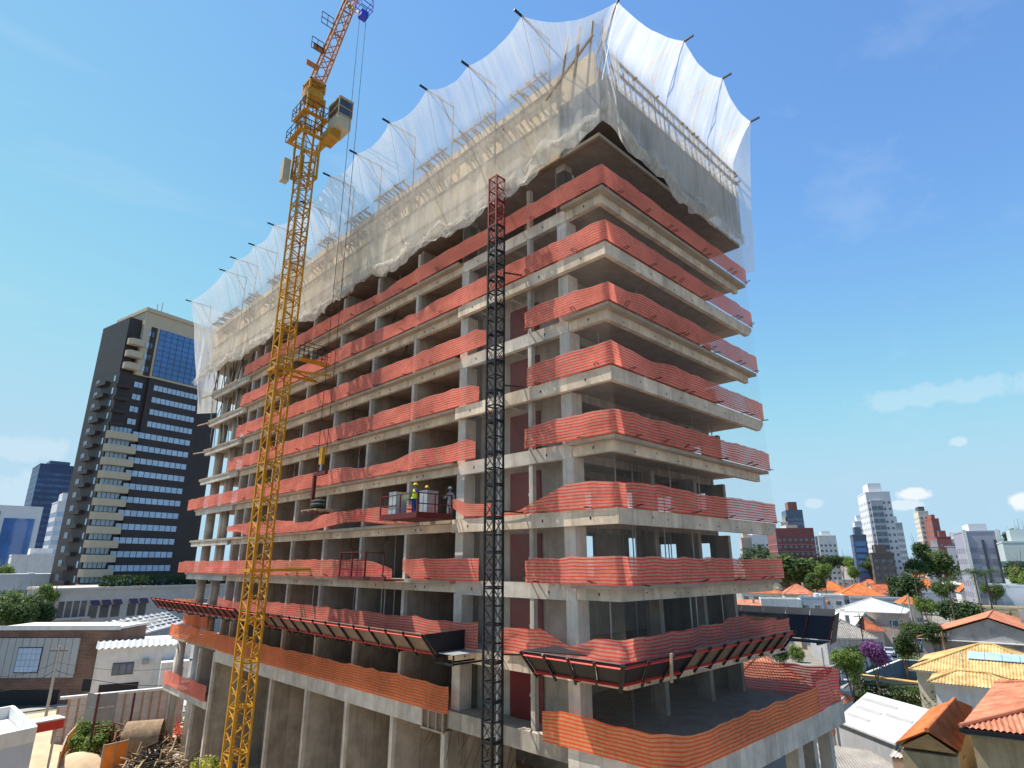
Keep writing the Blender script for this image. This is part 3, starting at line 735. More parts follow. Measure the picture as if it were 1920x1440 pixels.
# ---------------------------------------------------------------- cord netting over the hoist side and short face
def drop(pts, z0, z1, seed, name, m, parent=None, nz=26, amp=.06, step=.6):
    rows = []; uvs = []; P = []; s = 0
    for a, b in zip(pts, pts[1:]):
        A, Bv = Vector((*a, 0)), Vector((*b, 0)); n = max(1, int((Bv - A).length / step)); nr = Vector(((Bv - A).y, -(Bv - A).x, 0)).normalized()
        for i in range(n + 1): P.append((A.lerp(Bv, i / n), nr, s + (Bv - A).length * i / n))
        s += (Bv - A).length
    for j in range(nz + 1):
        z = z0 + (z1 - z0) * j / nz; r = []; uu = []
        for p, nr, u in P:
            r.append((*(p + nr * amp * fbm(u * .5, z * .4, seed))[:2], z + .05 * fbm(u, z, seed))); uu.append((u + .1 * fbm(u * .3, z * .3, seed), z))
        rows.append(r); uvs.append(uu)
    return MB().sheet(rows, uvs).build(name, m, parent, True)
cn = tag(drop([(-.02, 10.2), (-.02, -.06), (15.2, -.06)], 12.3, 35.6, 1, 'cord_net', CORD), 'fine grey cord netting hung over the corner floors right of the hoist', 'safety net')
cn = tag(drop([(.5, 4.9), (.45, .1), (3.5, -1.2), (7.5, -.4), (14, .2)], 9.4, 12.0, 2, 'cord_net', CORD, amp=.2, nz=8), 'fine grey cord netting draped under the corner catch platform', 'safety net')

# ---------------------------------------------------------------- white debris net on outriggers round the top
DN = thing('debris_net', 'white translucent debris net on pole outriggers round the building top', 'debris net', (0, 0, 36))
DN.location = (0, 0, 0)
tipsL = [(978, 30), (878, 124), (800, 168), (730, 230), (668, 288), (618, 330), (575, 382), (513, 422), (477, 460), (442, 485), (422, 508), (358, 565)]
tips = []
for px, py in tipsL: tips.append((on_x(px, py, -2.5), 'L'))
corner_tip = on_x(1158, 3, -.6)
tipsR = [on_y(1283, 77, -2.4), on_y(1355, 147, -2.4), on_y(1408, 228, -2.4)]
seq = [(p, Vector((-1, 0, 0))) for p, _ in tips[::-1]] + [(corner_tip, Vector((-.7, -.7, 0)))] + [(p, Vector((0, -1, 0))) for p in tipsR]
# columns of the sheet: interpolate between tips with sag; each column runs tip -> panel top -> hem
cols = []; u = 0
def base_pt(p, n):
    if n.x < -.9: return Vector((-.75, p.y, 0))
    if n.y < -.9: return Vector((min(p.x, 15.6), -.85, 0))
    return Vector((-.75, -.85, 0))
hem_z = lambda u_, b: 34.8 + .9 * fbm(b.y * .17, b.x * .17, 3) + .45 * abs(fbm(b.y * .6, b.x * .6, 8)) + (1.0 * math.exp(-((b.x + .75) ** 2 + (b.y + .85) ** 2) / 5))
NS = 12
for (a, na), (b, nb) in zip(seq, seq[1:]):
    ba, bb = base_pt(a, na), base_pt(b, nb)
    L_ = (b - a).length
    for i in range(NS):
        t = i / NS; sg = 4 * t * (1 - t)
        tip = a.lerp(b, t) - Vector((0, 0, sg * (.10 + .07 * fbm(a.y * .7, a.x, 4)) * min(L_, 5))) + (ba.lerp(bb, t) - a.lerp(b, t)) * Vector((1, 1, 0)).length * 0
        bs = ba.lerp(bb, t); inw = (bs - tip); inw.z = 0
        tip = tip + inw * (.10 * sg)
        cols.append((tip, bs, u + L_ * t, sg))
    u += L_
bz = base_pt(seq[-1][0], seq[-1][1]); cols.append((seq[-1][0], bz, u, 0))
rows = []; uvs = []
NV = 18; NH = 7
for j in range(NV + 1):
    v = j / NV; r = []; uu = []
    for tip, bs, u_, sg in cols:
        zt, zb = tip.z, hem_z(u_, bs); zp = 40.9
        # above the panels the sheet leans in, below it hangs
        z = zt + (zb - zt) * v
        k = min(1, (zt - z) / (zt - zp)) if zt > zp + .3 else min(1, v * 2)
        k = k ** .8
        fold = .16 * fbm(u_ * .9, v * 1.1, 2) * (.3 + v) + .10 * fbm(u_ * 2.8, v * .8, 5) * v + .10 * sg * math.sin(math.pi * min(1, k))
        h = tip.lerp(bs, k); n = (tip - bs); n.z = 0; n.normalize()
        q = Vector((h.x, h.y, z)) + n * fold
        r.append(q); uu.append((u_, (zt - z)))
    rows.append(r); uvs.append(uu)
MB().sheet(rows, uvs).build('net_sheet', VEIL, DN, True)
# gathered hem: a thicker rolled strip hanging along the bottom
rows = []; uvs = []
for j in range(NH + 1):
    v = j / NH; r = []; uu = []
    for tip, bs, u_, sg in cols:
        zb = hem_z(u_, bs) - .02; n = (tip - bs); n.z = 0; n.normalize()
        w = .7 + 1.3 * abs(fbm(u_ * .35, 1)) 
        q = Vector((bs.x, bs.y, zb + w * (1 - v))) + n * (.1 + .10 * math.sin(math.pi * v) + .3 * fbm(u_ * .8, v * 1.2, 7) + .22 * fbm(u_ * 3.1, v * 2.2, 9)) + Vector((0, 0, .3 * fbm(u_ * 1.8, v, 4) + .15 * fbm(u_ * 5, v * 2, 6)))
        r.append(q); uu.append((u_ * 2, v))
    rows.append(r); uvs.append(uu)
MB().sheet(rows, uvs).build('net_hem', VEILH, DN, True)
# the end return at the far left, hanging lower
a0, b0 = tips[-1][0], Vector((-.4, YE + .6, 31.5))
rows = []; uvs = []
for j in range(9):
    v = j / 8; r = []; uu = []
    for i in range(9):
        t = i / 8
        top = a0.lerp(Vector((6, YE + 1.5, 43.5)), t); bot = b0.lerp(Vector((6, YE + 1, 33)), t)
        q = top.lerp(bot, v) + Vector((.2 * fbm(t * 4, v * 3, 1), .3 * fbm(t * 4, v * 3, 2) - .5 * math.sin(math.pi * v), 0)); r.append(q); uu.append((t * 7, v * 12))
    rows.append(r); uvs.append(uu)
MB().sheet(rows, uvs).build('net_end_sheet', VEIL, DN, True)
# end return on the right: hangs down to the hem corner
rows = []; uvs = []
for j in range(11):
    v = j / 10; r = []; uu = []
    for i in range(8):
        t = i / 7
        top = tipsR[-1].lerp(Vector((16.8, 5, 43)), t); bot = Vector((15.7, -.5, 34.2)).lerp(Vector((15.9, 5, 34.6)), t)
        k = v ** .7
        q = Vector((top.x + (bot.x - top.x) * k, top.y + (bot.y - top.y) * k, top.z + (bot.z - top.z) * v)) + Vector((.15 * fbm(t * 4, v * 3, 11), .1 * fbm(t * 4, v * 3, 12), 0)); r.append(q); uu.append((t * 5, v * 9))
    rows.append(r); uvs.append(uu)
MB().sheet(rows, uvs).build('net_end_sheet', VEIL, DN, True)
# outrigger poles: post, arm out to the tip, brace, stay rope
for p, n in seq:
    b_ = Vector((p.x, p.y, 0)); inn = -n
    top = Vector((p.x, p.y, p.z - .15)) + inn * 2.15 if n.x * n.y == 0 else Vector((-.1, -.1, p.z - 1.6))
    top.z = p.z + (.0 if n.x * n.y == 0 else -1.7)
    foot = Vector((top.x, top.y, 38.0))
    arm = MB().bar(top, p + (p - top).normalized() * .25, .075).build('outrigger_arm', WOOD, DN)
    MB().bar(foot, top + Vector((0, 0, .1)), .075).build('outrigger_post', WOOD, DN)
    MB().bar(Vector((top.x, top.y, top.z - 1.5)), top.lerp(p, .5), .06).build('outrigger_brace', WOOD, DN)
    bp = base_pt(p, n); MB().bar(p, Vector((bp.x, bp.y, 38.2)), .014).build('stay_rope', STEELG, DN)
    for q in (MB().bar(p, p + (p - top).normalized() * .55, .1),): q.build('arm_end', BLACKM, DN)

# ---------------------------------------------------------------- catch platforms on the lower floor
def fan_run(parent, outer, inner, zi, zo, n, panel=PLYD, back=BLACKP, deckm=STEELG, rail=REDRAIL, post=BLACKM, deckz=None, dark=False):
    """one straight length: outer/inner are plan end points of the tilted flap; flap rises from inner/zi to outer/zo"""
    oa, ob = Vector((*outer[0], zo)), Vector((*outer[1], zo)); ia, ib = Vector((*inner[0], zi)), Vector((*inner[1], zi))
    nrm = (ob - oa).cross(ia - oa).normalized()
    mid = ((oa + ob) / 2 - (ia + ib) / 2); out = Vector((mid.x, mid.y, 0)).normalized()
    down = (Vector((0, 0, -1)) + out * .3).normalized()
    if nrm.dot(out) < 0: nrm = -nrm
    for i in range(n):
        t0, t1 = (i + .02) / n, (i + .98) / n
        q = [oa.lerp(ob, t0), oa.lerp(ob, t1), ia.lerp(ib, t1), ia.lerp(ib, t0)]
        MB().add(q + [p - nrm * .03 for p in q], [(0, 1, 2, 3), (7, 6, 5, 4), (0, 4, 5, 1), (1, 5, 6, 2), (2, 6, 7, 3), (3, 7, 4, 0)]).build('flap_panel', panel, parent)
    for i in range(n + 1):
        t = i / n; p, q = oa.lerp(ob, t) + nrm * .07, ia.lerp(ib, t) + nrm * .07
        MB().bar(p + (p - q) * .06, q + (q - p) * .12, .07, .09).build('flap_rib', post, parent)
    for s in (.1, .88): MB().bar(oa.lerp(ia, s) + nrm * .035, ob.lerp(ib, s) + nrm * .035, .035, .13, nrm).build('rail', rail, parent)
zi8, zo8 = 12.12, 12.95
FL = thing('catch_platform', 'long catch platform with red rails and brown panels along the lower left face', 'catch platform')
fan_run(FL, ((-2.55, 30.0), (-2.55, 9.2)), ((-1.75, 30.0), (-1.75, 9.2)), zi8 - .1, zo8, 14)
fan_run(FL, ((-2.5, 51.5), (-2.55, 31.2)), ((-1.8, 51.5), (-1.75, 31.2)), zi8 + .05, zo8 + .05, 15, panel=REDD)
bx('deck', BLACKP, FL, -1.75, -.03, 9.2, 51, 12.0, 12.05)
for y in [9.4 + 2.8 * i for i in range(15)]: MB().bar((0, y, 11.95), (-1.8, y, 11.95), .08, .1).build('bracket', BLACKM, FL)
MB().add([(-2.55, 9.17, zo8), (-.1, 9.17, zo8 + .05), (-.1, 9.17, 12.06), (-1.75, 9.17, 12.06), (-2.55, 9.13, zo8), (-.1, 9.13, zo8 + .05), (-.1, 9.13, 12.06), (-1.75, 9.13, 12.06)],
         [(0, 1, 2, 3), (7, 6, 5, 4), (0, 4, 5, 1), (1, 5, 6, 2), (2, 6, 7, 3), (3, 7, 4, 0)]).build('end_panel', BLACKP, FL)
bx('deck', STEELG, FL, -1.7, -.05, 7.9, 9.1, 12.1, 12.14)
for y in (7.95, 8.5): MB().bar((-1.75, y, 11.75), (-.05, y, 11.75), .06, .08).build('bracket', BLACKM, FL)
MB().bar((-1.75, 7.95, 11.75), (-1.75, 7.95, 12.12), .06).build('bracket', BLACKM, FL)
MB().bar((-1.75, 7.95, 11.72), (-1.75, 9.2, 11.72), .06, .08).build('bracket', BLACKM, FL)
FC = thing('catch_platform', 'black catch platform with bright red rails wrapping the lower corner', 'catch platform')
fan_run(FC, ((-2.6, 2.9), (-2.6, -1.7)), ((-1.8, 2.9), (-1.8, -1.0)), zi8 - .12, zo8 - .1, 4, panel=BLACKP)
fan_run(FC, ((-2.6, -1.7), (1.9, -1.7)), ((-1.8, -1.0), (1.9, -1.0)), zi8 - .12, zo8 - .1, 3, panel=BLACKP)
fan_run(FC, ((1.95, -1.72), (11.6, -1.72)), ((1.95, -1.0), (11.6, -1.0)), zi8 - .05, zo8 - .05, 8, panel=PLYD)
MB().prism([(-1.8, 2.9), (-.03, 2.9), (-.03, -.03), (12.5, -.03), (12.5, -1.0), (-1.8, -1.0)][::-1], 12.0, 12.05).build('deck', STEELG, FC)
MB().prism([(-2.6, 2.92), (-.6, 2.92), (-1.8, .4)][::-1], 12.84, 12.87).build('cover_panel', BLACKP, FC)
for y in (2.8, 1.0): MB().bar((0, y, 11.95), (-1.8, y, 11.95), .08, .1).build('bracket', BLACKM, FC)
for x in (0, 2, 4.5, 7, 9.5, 12): MB().bar((x, 0, 11.95), (x, -1.0, 11.95), .08, .1).build('bracket', BLACKM, FC)
MB().bar((.2, -1.75, 12.0), (.15, -1.85, 12.95), .1, .08).build('timber_strut', WOOD, FC)
FR = thing('catch_platform', 'black catch platform on the far right side, plywood edge and torn orange net', 'catch platform')
# seen from inside: dark boards, plywood strip on top
def quad(parent, name, m, pts, th=.04):
    p = [Vector(q) for q in pts]; n = (p[1] - p[0]).cross(p[2] - p[0]).normalized()
    q = p + [v - n * th for v in p]
    return MB().add(q, [(0, 1, 2, 3), (7, 6, 5, 4), (0, 4, 5, 1), (1, 5, 6, 2), (2, 6, 7, 3), (3, 7, 4, 0)]).build(name, m, parent)
for i in range(6):
    y0, y1 = -1.7 + i * 1.35, -1.7 + (i + 1) * 1.35 - .03
    quad(FR, 'flap_panel', BLACKP, [(16.2, y0, 12.1), (16.2, y1, 12.1), (17.3, y1, 13.2), (17.3, y0, 13.2)])
    quad(FR, 'edge_board', mat('brown_board', (.44, .31, .22), .8, .15, 1.0, stain=.2) if i == 0 else MATS['brown_board'], [(17.35, y0, 13.0), (17.35, y1, 13.0), (17.75, y1, 13.55), (17.75, y0, 13.55)])
    MB().bar((16.15, y0, 12.12), (17.25, y0, 13.22), .1, .08).build('flap_rib', REDD, FR)
bx('deck', BLACKP, FR, 15.2, 16.2, -1.7, 6.4, 12.0, 12.06)
for i in range(4): MB().bar((15.2, -1.4 + i * 2.5, 11.95), (16.4, -1.4 + i * 2.5, 11.95), .08, .1).build('bracket', BLACKM, FR)
quad(FR, 'end_panel', BLACKP, [(16.0, -1.8, 11.9), (16.9, -1.8, 12.0), (17.9, -1.85, 13.4), (17.2, -1.85, 13.3)])
bnd('torn bright orange net scrap hanging on the far right catch platform', [(16.05, 2.95, 12.35, .8), (16.15, 2.0, 12.4, .7), (16.15, .95, 12.25, .9)], seed=81, m=ORANGE2, wave=.25)

# ---------------------------------------------------------------- hoist mast (black, red top)
def mast_mesh(m, w=.58, h=1.5, r=.04, name='mast_section'):
    k = MB(); c = w / 2
    C4 = [(-c, -c), (c, -c), (c, c), (-c, c)]
    for x, y in C4: k.bar((x, y, 0), (x, y, h), .08)
    for z in (0.04, h * .5, h - .04):
        for i in range(4): k.bar((*C4[i], z), (*C4[(i + 1) % 4], z), .06)
    for i in range(4):
        a, b = C4[i], C4[(i + 1) % 4]
        for z0 in (0, h * .5):
            k.bar((*a, z0 + .04), (*b, z0 + h * .5 - .04), .022); k.bar((*b, z0 + .04), (*a, z0 + h * .5 - .04), .022)
    return k.mesh(name, m)
HX, HY = -1.15, 6.05
HM = thing('hoist_mast', 'slim black lattice hoist mast with red top in front of the floors', 'hoist mast', (HX, HY, 0))
sm, smr = mast_mesh(BLACKM), mast_mesh(mat('mast_red', (.20, .018, .018), .55, .2, 3, stain=.2))
top = on_x(933, 335, HX).z; n = 24; hs = top / n
for i in range(n):
    o_ = put('mast_section', sm if i < n - 2 else smr, HM, (0, 0, i * hs)); o_.scale = (1, 1, hs / 1.5)
MB().tube((.1, -.2, .2), (.1, -.2, top - 12), .05, 8).build('cable_pipe', STEELG, HM)
for zz in (30.35, 24.3, 18.3, 12.3): 
    for q in (-.35, .35): MB().bar((.3, q, zz), (1.2, q * 2.6, zz - .05), .06).build('wall_tie', BLACKM, HM)
    MB().bar((.3, -.35, zz), (1.2, .9, zz - .05), .04).build('wall_tie', BLACKM, HM)
MB().box(-.9, .9, -.9, .9, 0, .25).build('base_plate', CONG, HM)

# ---------------------------------------------------------------- tower crane
KX = -3.2
KY = on_x(526, 700, KX).y
CR = thing('tower_crane', 'yellow lattice tower crane standing against the long face', 'crane', (KX, KY, 0))
def crane_section(m, w=1.08, h=2.6, leg=.12, name='mast_section', ladder=True):
    k = MB(); c = w / 2; C4 = [(-c, -c), (c, -c), (c, c), (-c, c)]
    for x, y in C4: k.bar((x, y, 0), (x, y, h), leg)
    for i in range(4):
        a, b = C4[i], C4[(i + 1) % 4]
        for j in range(4):
            z0, z1 = j * h / 4, (j + 1) * h / 4
            s, e = (a, b) if j % 2 == 0 else (b, a)
            k.bar((*s, z0), (*e, z1), .06)
        k.bar((*a, .05), (*b, .05), .09)
    if ladder: k.bar((-c * .3, -c * .1, 0), (-c * .3, -c * .1, h), .035); k.bar((-c * .3, c * .25, 0), (-c * .3, c * .25, h), .035)
    for j in range(8 if ladder else 0): k.bar((-c * .3, -c * .1, j * .3 + .1), (-c * .3, c * .25, j * .3 + .1), .025)
    return k.mesh(name, m)
cs1 = crane_section(CRANE); cs2 = crane_section(CRANEO, name='mast_section_rusty')
ktop = on_x(567, 300, KX).z
n = int(ktop / 2.6) + 1; kh = ktop / n
for i in range(n):
    o_ = put('mast_section', cs1 if i < n - 4 else cs2, CR, (0, 0, i * kh)); o_.scale = (1, 1, kh / 2.6)
MB().box(-1.6, 1.6, -1.6, 1.6, 0, .5).build('footing', CONG, CR)
for zz in (29.35, 15.6):   # collars with ties to the slabs
    k = MB()
    for i, (a, b) in enumerate((((-.7, -.7), (.7, -.7)), ((.7, -.7), (.7, .7)), ((.7, .7), (-.7, .7)), ((-.7, .7), (-.7, -.7)))): k.bar((*a, zz), (*b, zz), .12, .2)
    k.build('collar', CRANE, CR)
    for q in (-.65, .65): MB().bar((.65, q, zz), (3.25, q * 1.7 - .2, zz + .05), .12, .16).build('wall_tie', CRANE, CR)
    MB().bar((.65, -.65, zz), (3.25, .9, zz + .05), .08, .1).build('wall_tie', CRANE, CR)
gw = MB().box(.9, 3.3, -1.3, -.5, 30.25, 30.3).build('gangway', CRANE, CR)
for x in (1.0, 1.7, 2.4, 3.1): 
    for y in (-1.3, -.5): MB().bar((x, y, 30.3), (x, y, 31.5), .04).build('gangway_post', BLACKM, CR)
for z in (30.8, 31.2, 31.5):
    for y in (-1.3, -.5): MB().bar((.9, y, z), (3.3, y, z), .035).build('gangway_rail', BLACKM, CR)
# head: climbing cage, platforms, slewing ring, cab, machine deck, luffing jib
def kz(px, py): return on_x(px, py, KX).z
z_pl1, z_pl2, z_sl = kz(560, 285), kz(575, 235), kz(590, 185)
def platform(z, w, name):
    p = MB().box(-w, w, -w, -w + .4, z, z + .05).box(-w, w, w - .4, w, z, z + .05).box(-w, -w + .4, -w + .401, w - .401, z, z + .05).box(w - .4, w, -w + .401, w - .401, z, z + .05).build(name, CRANEO, CR)
    k = MB()
    for i in range(4):
        a, b = [(-w, -w), (w, -w), (w, w), (-w, w)][i], [(w, -w), (w, w), (-w, w), (-w, -w)][i]
        for t in (0, .33, .66): 
            x, y = a[0] + (b[0] - a[0]) * t, a[1] + (b[1] - a[1]) * t; k.bar((x, y, z), (x, y, z + 1.1), .045)
        for h in (.55, 1.1): k.bar((*a, z + h), (*b, z + h), .045)
    k.build('platform_railing', BLACKM, p)
platform(z_pl1, 1.3, 'service_platform'); platform(z_pl2, 1.1, 'service_platform')
k = crane_section(CRANEO, 1.42, z_sl - ktop + 2.2, .15, 'climbing_cage'); put('climbing_cage', k, CR, (0, 0, ktop - 2.2))
MB().box(-1.5, -.95, .5, 1.1, ktop - 2.6, ktop - .6).build('machine_box', CABW, CR)
MB().tube((0, 0, z_sl - .1), (0, 0, z_sl + .6), .85, 24).build('slewing_ring', CRANEO, CR)
ztp = kz(600, 150)
hd = crane_section(CRANEO, 1.25, ztp - z_sl - .5, .15, 'turntable', False); put('turntable', hd, CR, (0, 0, z_sl + .6))
bx('turntable_deck', CRANEO, CR, -.7, .7, -.7, .7, ztp - .05, ztp + .12)
# cab on the right flank
cabz = kz(632, 190); cb = thing('tmp', 'x', 'x'); bpy.data.objects.remove(cb)
cab = MB().prism([(.9, -3.0), (2.1, -3.0), (2.1, -1.3), (.9, -1.3)], cabz - .6, cabz + .5).build('cab', CABW, CR)
MB().prism([(.92, -3.05), (2.08, -3.05), (2.08, -1.32), (.92, -1.32)], cabz + .52, cabz + 2.0).build('cab_window', DGLASS, cab)
bx('cab_roof', CABW, cab, .85, 2.15, -3.15, -1.25, cabz + 2.02, cabz + 2.14)
for z in (cabz + .5, cabz + 1.25, cabz + 2.0):
    MB().bar((.89, -3.07, z), (2.11, -3.07, z), .05).build('cab_frame', CABW, cab); MB().bar((.89, -3.07, z), (.89, -1.3, z), .05).build('cab_frame', CABW, cab)
for x, y in ((.9, -3.06), (2.1, -3.06), (.9, -1.3)): MB().bar((x, y, cabz + .5), (x, y, cabz + 2.05), .06).build('cab_frame', CABW, cab)
MB().box(.6, 1.6, -2.4, -.8, cabz - 1.35, cabz - .65).build('cab_support', CRANEO, CR)
# jib
j0 = Vector((0, -.6, ztp + .3)); tipw = on_x(655, 8, KX); jt = Vector((tipw.x - KX, tipw.y - KY, tipw.z)); jd = (jt - j0); jend = j0 + jd * 2.6
ax = jd.normalized(); side = ax.cross(Vector((0, 1, 0))).normalized(); up2 = side.cross(ax)
def jp(t, a, b): 
    w = .46 * (1 - .25 * min(1, t)); return j0 + jd * t + side * a * w + up2 * b * w
k = MB(); n = 26
for a, b in ((-1, -1), (1, -1), (1, 1), (-1, 1)): k.bar(jp(0, a, b), jp(2.6, a * .6, b * .6), .12)
for i in range(n):
    t0, t1 = 2.6 * i / n, 2.6 * (i + 1) / n
    s_ = 1 - .4 * t0 / 2.6; s2 = 1 - .4 * t1 / 2.6
    for (a, b), (c, d) in (((-1, -1), (1, -1)), ((1, -1), (1, 1)), ((1, 1), (-1, 1)), ((-1, 1), (-1, -1))):
        p, q = ((a, b), (c, d)) if i % 2 else ((c, d), (a, b))
        k.bar(jp(t0, p[0] * s_, p[1] * s_), jp(t1, q[0] * s2, q[1] * s2), .055)
        if i % 3 == 0: k.bar(jp(t0, a * s_, b * s_), jp(t0, c * s_, d * s_), .06)
k.build('jib', JIBR, CR)
for t in (.12, .34):
    c_ = j0 + jd * t
    MB().bar(c_ + side * .5 - up2 * .5, c_ + side * 1.5 - up2 * .5, .08, .5).build('jib_winch_deck', JIBR, CR)
k = MB()
for t in (.3, .62):
    a_ = j0 + jd * t + side * .7 - up2 * .9
    for q in (0, .5, 1.0): k.bar(a_ + side * q, a_ + side * q + Vector((0, 0, 1.1)), .045)
    for h in (.0, .55, 1.1): k.bar(a_ + Vector((0, 0, h)), a_ + side * 1.0 + Vector((0, 0, h)), .045)
k.build('jib_railing', BLACKM, CR)
# sheave head: blue block on an arm, with basket; the hoist rope hangs from it
hb = on_x(681, 28, KX + .2); hbl = Vector((hb.x - KX, hb.y - KY, hb.z))
MB().bar(jt + (j0 - jt) * .02, hbl + Vector((0, .3, .2)), .3, .3).build('head_arm', CRANEO, CR)
blk = MB().box(hbl.x - .3, hbl.x + .3, hbl.y - .3, hbl.y + .3, hbl.z - .3, hbl.z + .25).build('sheave_block', BLUEP, CR)
k = MB()
for dx in (-.5, .5):
    for dy in (-.5, .5): k.bar((hbl.x + dx, hbl.y + dy, hbl.z + .3), (hbl.x + dx, hbl.y + dy, hbl.z + 1.4), .05)
for h in (.35, .85, 1.4):
    for q in (((-.5, -.5), (.5, -.5)), ((.5, -.5), (.5, .5)), ((.5, .5), (-.5, .5)), ((-.5, .5), (-.5, -.5))): k.bar((hbl.x + q[0][0], hbl.y + q[0][1], hbl.z + h), (hbl.x + q[1][0], hbl.y + q[1][1], hbl.z + h), .045)
k.build('basket_railing', BLUEP, blk)
hkz = on_x(602, 850, hb.x).z
for dx in (-.18, .18): MB().tube((hbl.x + dx, hbl.y - dx, hkz), (hbl.x + dx, hbl.y - dx, hbl.z - .3), .02, 5).build('hoist_rope', WIRE, CR)
MB().box(hbl.x - .1, hbl.x + .1, hbl.y - .16, hbl.y + .16, hkz - .7, hkz + .3).build('hook_block', CRANE, CR)
MB().tube((hbl.x, hbl.y, hkz - 1.1), (hbl.x, hbl.y, hkz - .7), .07, 10).build('hook', STEELG, CR)
# C-frame pallet fork hanging from the hook
px_, py_ = hb.x, hb.y
CF = thing('pallet_fork', 'dark red C-shaped crane fork hanging from the hook', 'crane fork', (px_, py_, hkz - 1.1))
MB().bar((0, .75, -.15), (0, -.75, -.15), .16, .2).build('top_beam', REDD, CF)
MB().bar((0, -.45, -.12), (0, .4, .12), .06).build('lifting_eye', REDD, CF); MB().bar((0, .4, .12), (0, 0, .25), .06).build('lifting_eye', REDD, CF)
MB().bar((0, .7, -.2), (0, .7, -2.5), .18, .18).build('upright', REDD, CF)
for x in (-.35, .35): MB().bar((x, .75, -2.5), (x, -.75, -2.5), .12, .1).build('fork_tine', REDD, CF)
PL = thing('pallet', 'wooden pallet carried on the crane fork', 'pallet', (px_, py_ - .1, hkz - 3.52))
for i in range(6): bx('board', WOOD, PL, -.6 + i * .205, -.6 + i * .205 + .17, -.95, .95, .06, .1)
for y in (-.9, 0, .8): bx('bearer', WOOD, PL, -.6, .6, y, y + .1, 0, .057)
def bag(w, l, h, seed):
    bm = bmesh.new(); bmesh.ops.create_icosphere(bm, subdivisions=3, radius=1)
    for v in bm.verts:
        c = v.co; c.x = math.copysign(abs(c.x) ** .6, c.x) * w; c.y = math.copysign(abs(c.y) ** .6, c.y) * l; c.z = c.z * h * (1 + .25 * fbm(c.x * 4, c.y * 4, seed))
        c += Vector((.05 * fbm(c.x * 5, c.y * 5, seed), .05 * fbm(c.y * 5, c.x * 5, seed + 1), 0))
    me = bpy.data.meshes.new('sack'); bm.to_mesh(me); bm.free(); return me
SACK = mat('dark_sacking', (.035, .045, .035), .8, .4, 4)
for i, (x, y, z, lb) in enumerate(((-.25, -.35, .3, 'dark rubble sack on the crane pallet, front one'), (.2, .3, .3, 'dark rubble sack on the crane pallet, rear one'), (0, 0, .55, 'dark rubble sack on top of the pallet load'))):
    me = bag(.36, .40, .15, i); me.materials.append(SACK)
    tag(put('sack', me, None, (px_ + x, py_ - .1 + y, hkz - 3.52 + z + .02)), lb, 'sack', 'sacks on the pallet')

# ---------------------------------------------------------------- work platform with people, guard frame
WP = thing('work_platform', 'dark red cantilevered work platform with rails where workers stand', 'platform', (0, 12.1, LV[6]))
bx('deck', REDD, WP, -2.3, -.1, -1.7, 1.6, .02, .1)
bx('toe_board', REDD, WP, -2.34, -2.3, -1.7, 1.6, .0, .28); bx('toe_board', REDD, WP, -2.3, -.1, -1.745, -1.7, 0, .28)
for y in (-1.7, -.2, 1.6): MB().bar((-2.3, y, .1), (-2.3, y, 1.25), .06).build('post', REDD, WP)
for x in (-1.2, -.15): 
    MB().bar((x, 1.6, .1), (x, 1.6, 1.25), .06).build('post', REDD, WP); MB().bar((x, -1.7, .1), (x, -1.7, 1.25), .06).build('post', REDD, WP)
for z in (.7, 1.22):
    for p, q in (((-2.3, .1, z), (-2.3, 1.6, z)), ((-2.3, 1.6, z), (-.1, 1.6, z)), ((-2.3, -1.7, z), (-.1, -1.7, z))): MB().bar(p, q, .05).build('rail', REDD, WP)
for z in (1.22,): MB().bar((-2.3, -1.7, z), (-2.3, .1, z), .05).build('rail', REDD, WP)
for i, (x, lb) in enumerate(((-1.3, 'left'), (-.55, 'right'))):
    c_ = thing('metal_locker', f'grey metal crate on the work platform, {("outer one beside the worker", "inner one behind the worker")[i]}', 'crate', (x - .5, 12.1 + (.75 if i == 0 else -.95), LV[6] + .1))
    bx('body', STEELG, c_, -.35, .35, -.32, .32, .02, 1.3); bx('door_seam', BLACKM, c_, -.357, -.352, -.02, .0, .1, 1.2); bx('lid', STEELG, c_, -.37, .37, -.34, .34, 1.303, 1.34)
GF = thing('guard_frame', 'dark red steel guard frame standing on the seventh exposed slab edge', 'guard rail', (0, 17.4, LV[7]))
bx('deck', REDD, GF, -1.35, -.1, -3.0, 1.9, -.08, 0.0)
for y in (-.9, .55, 1.9): MB().bar((-1.3, y, 0), (-1.3, y, 1.5), .08).build('post', REDD, GF)
for z in (.5, 1.0, 1.45): MB().bar((-1.3, -.9, z), (-1.3, 1.9, z), .06).build('rail', REDD, GF)
MB().bar((-1.3, -3.0, .05), (-1.3, 1.9, .05), .08, .16).build('toe_board', REDD, GF)
for y in (1.9, -.9): 
    MB().bar((-.1, y, 0), (-.1, y, 1.4), .06).build('post', REDD, GF); MB().bar((-1.3, y, 1.4), (-.1, y, 1.4), .05).build('rail', REDD, GF)

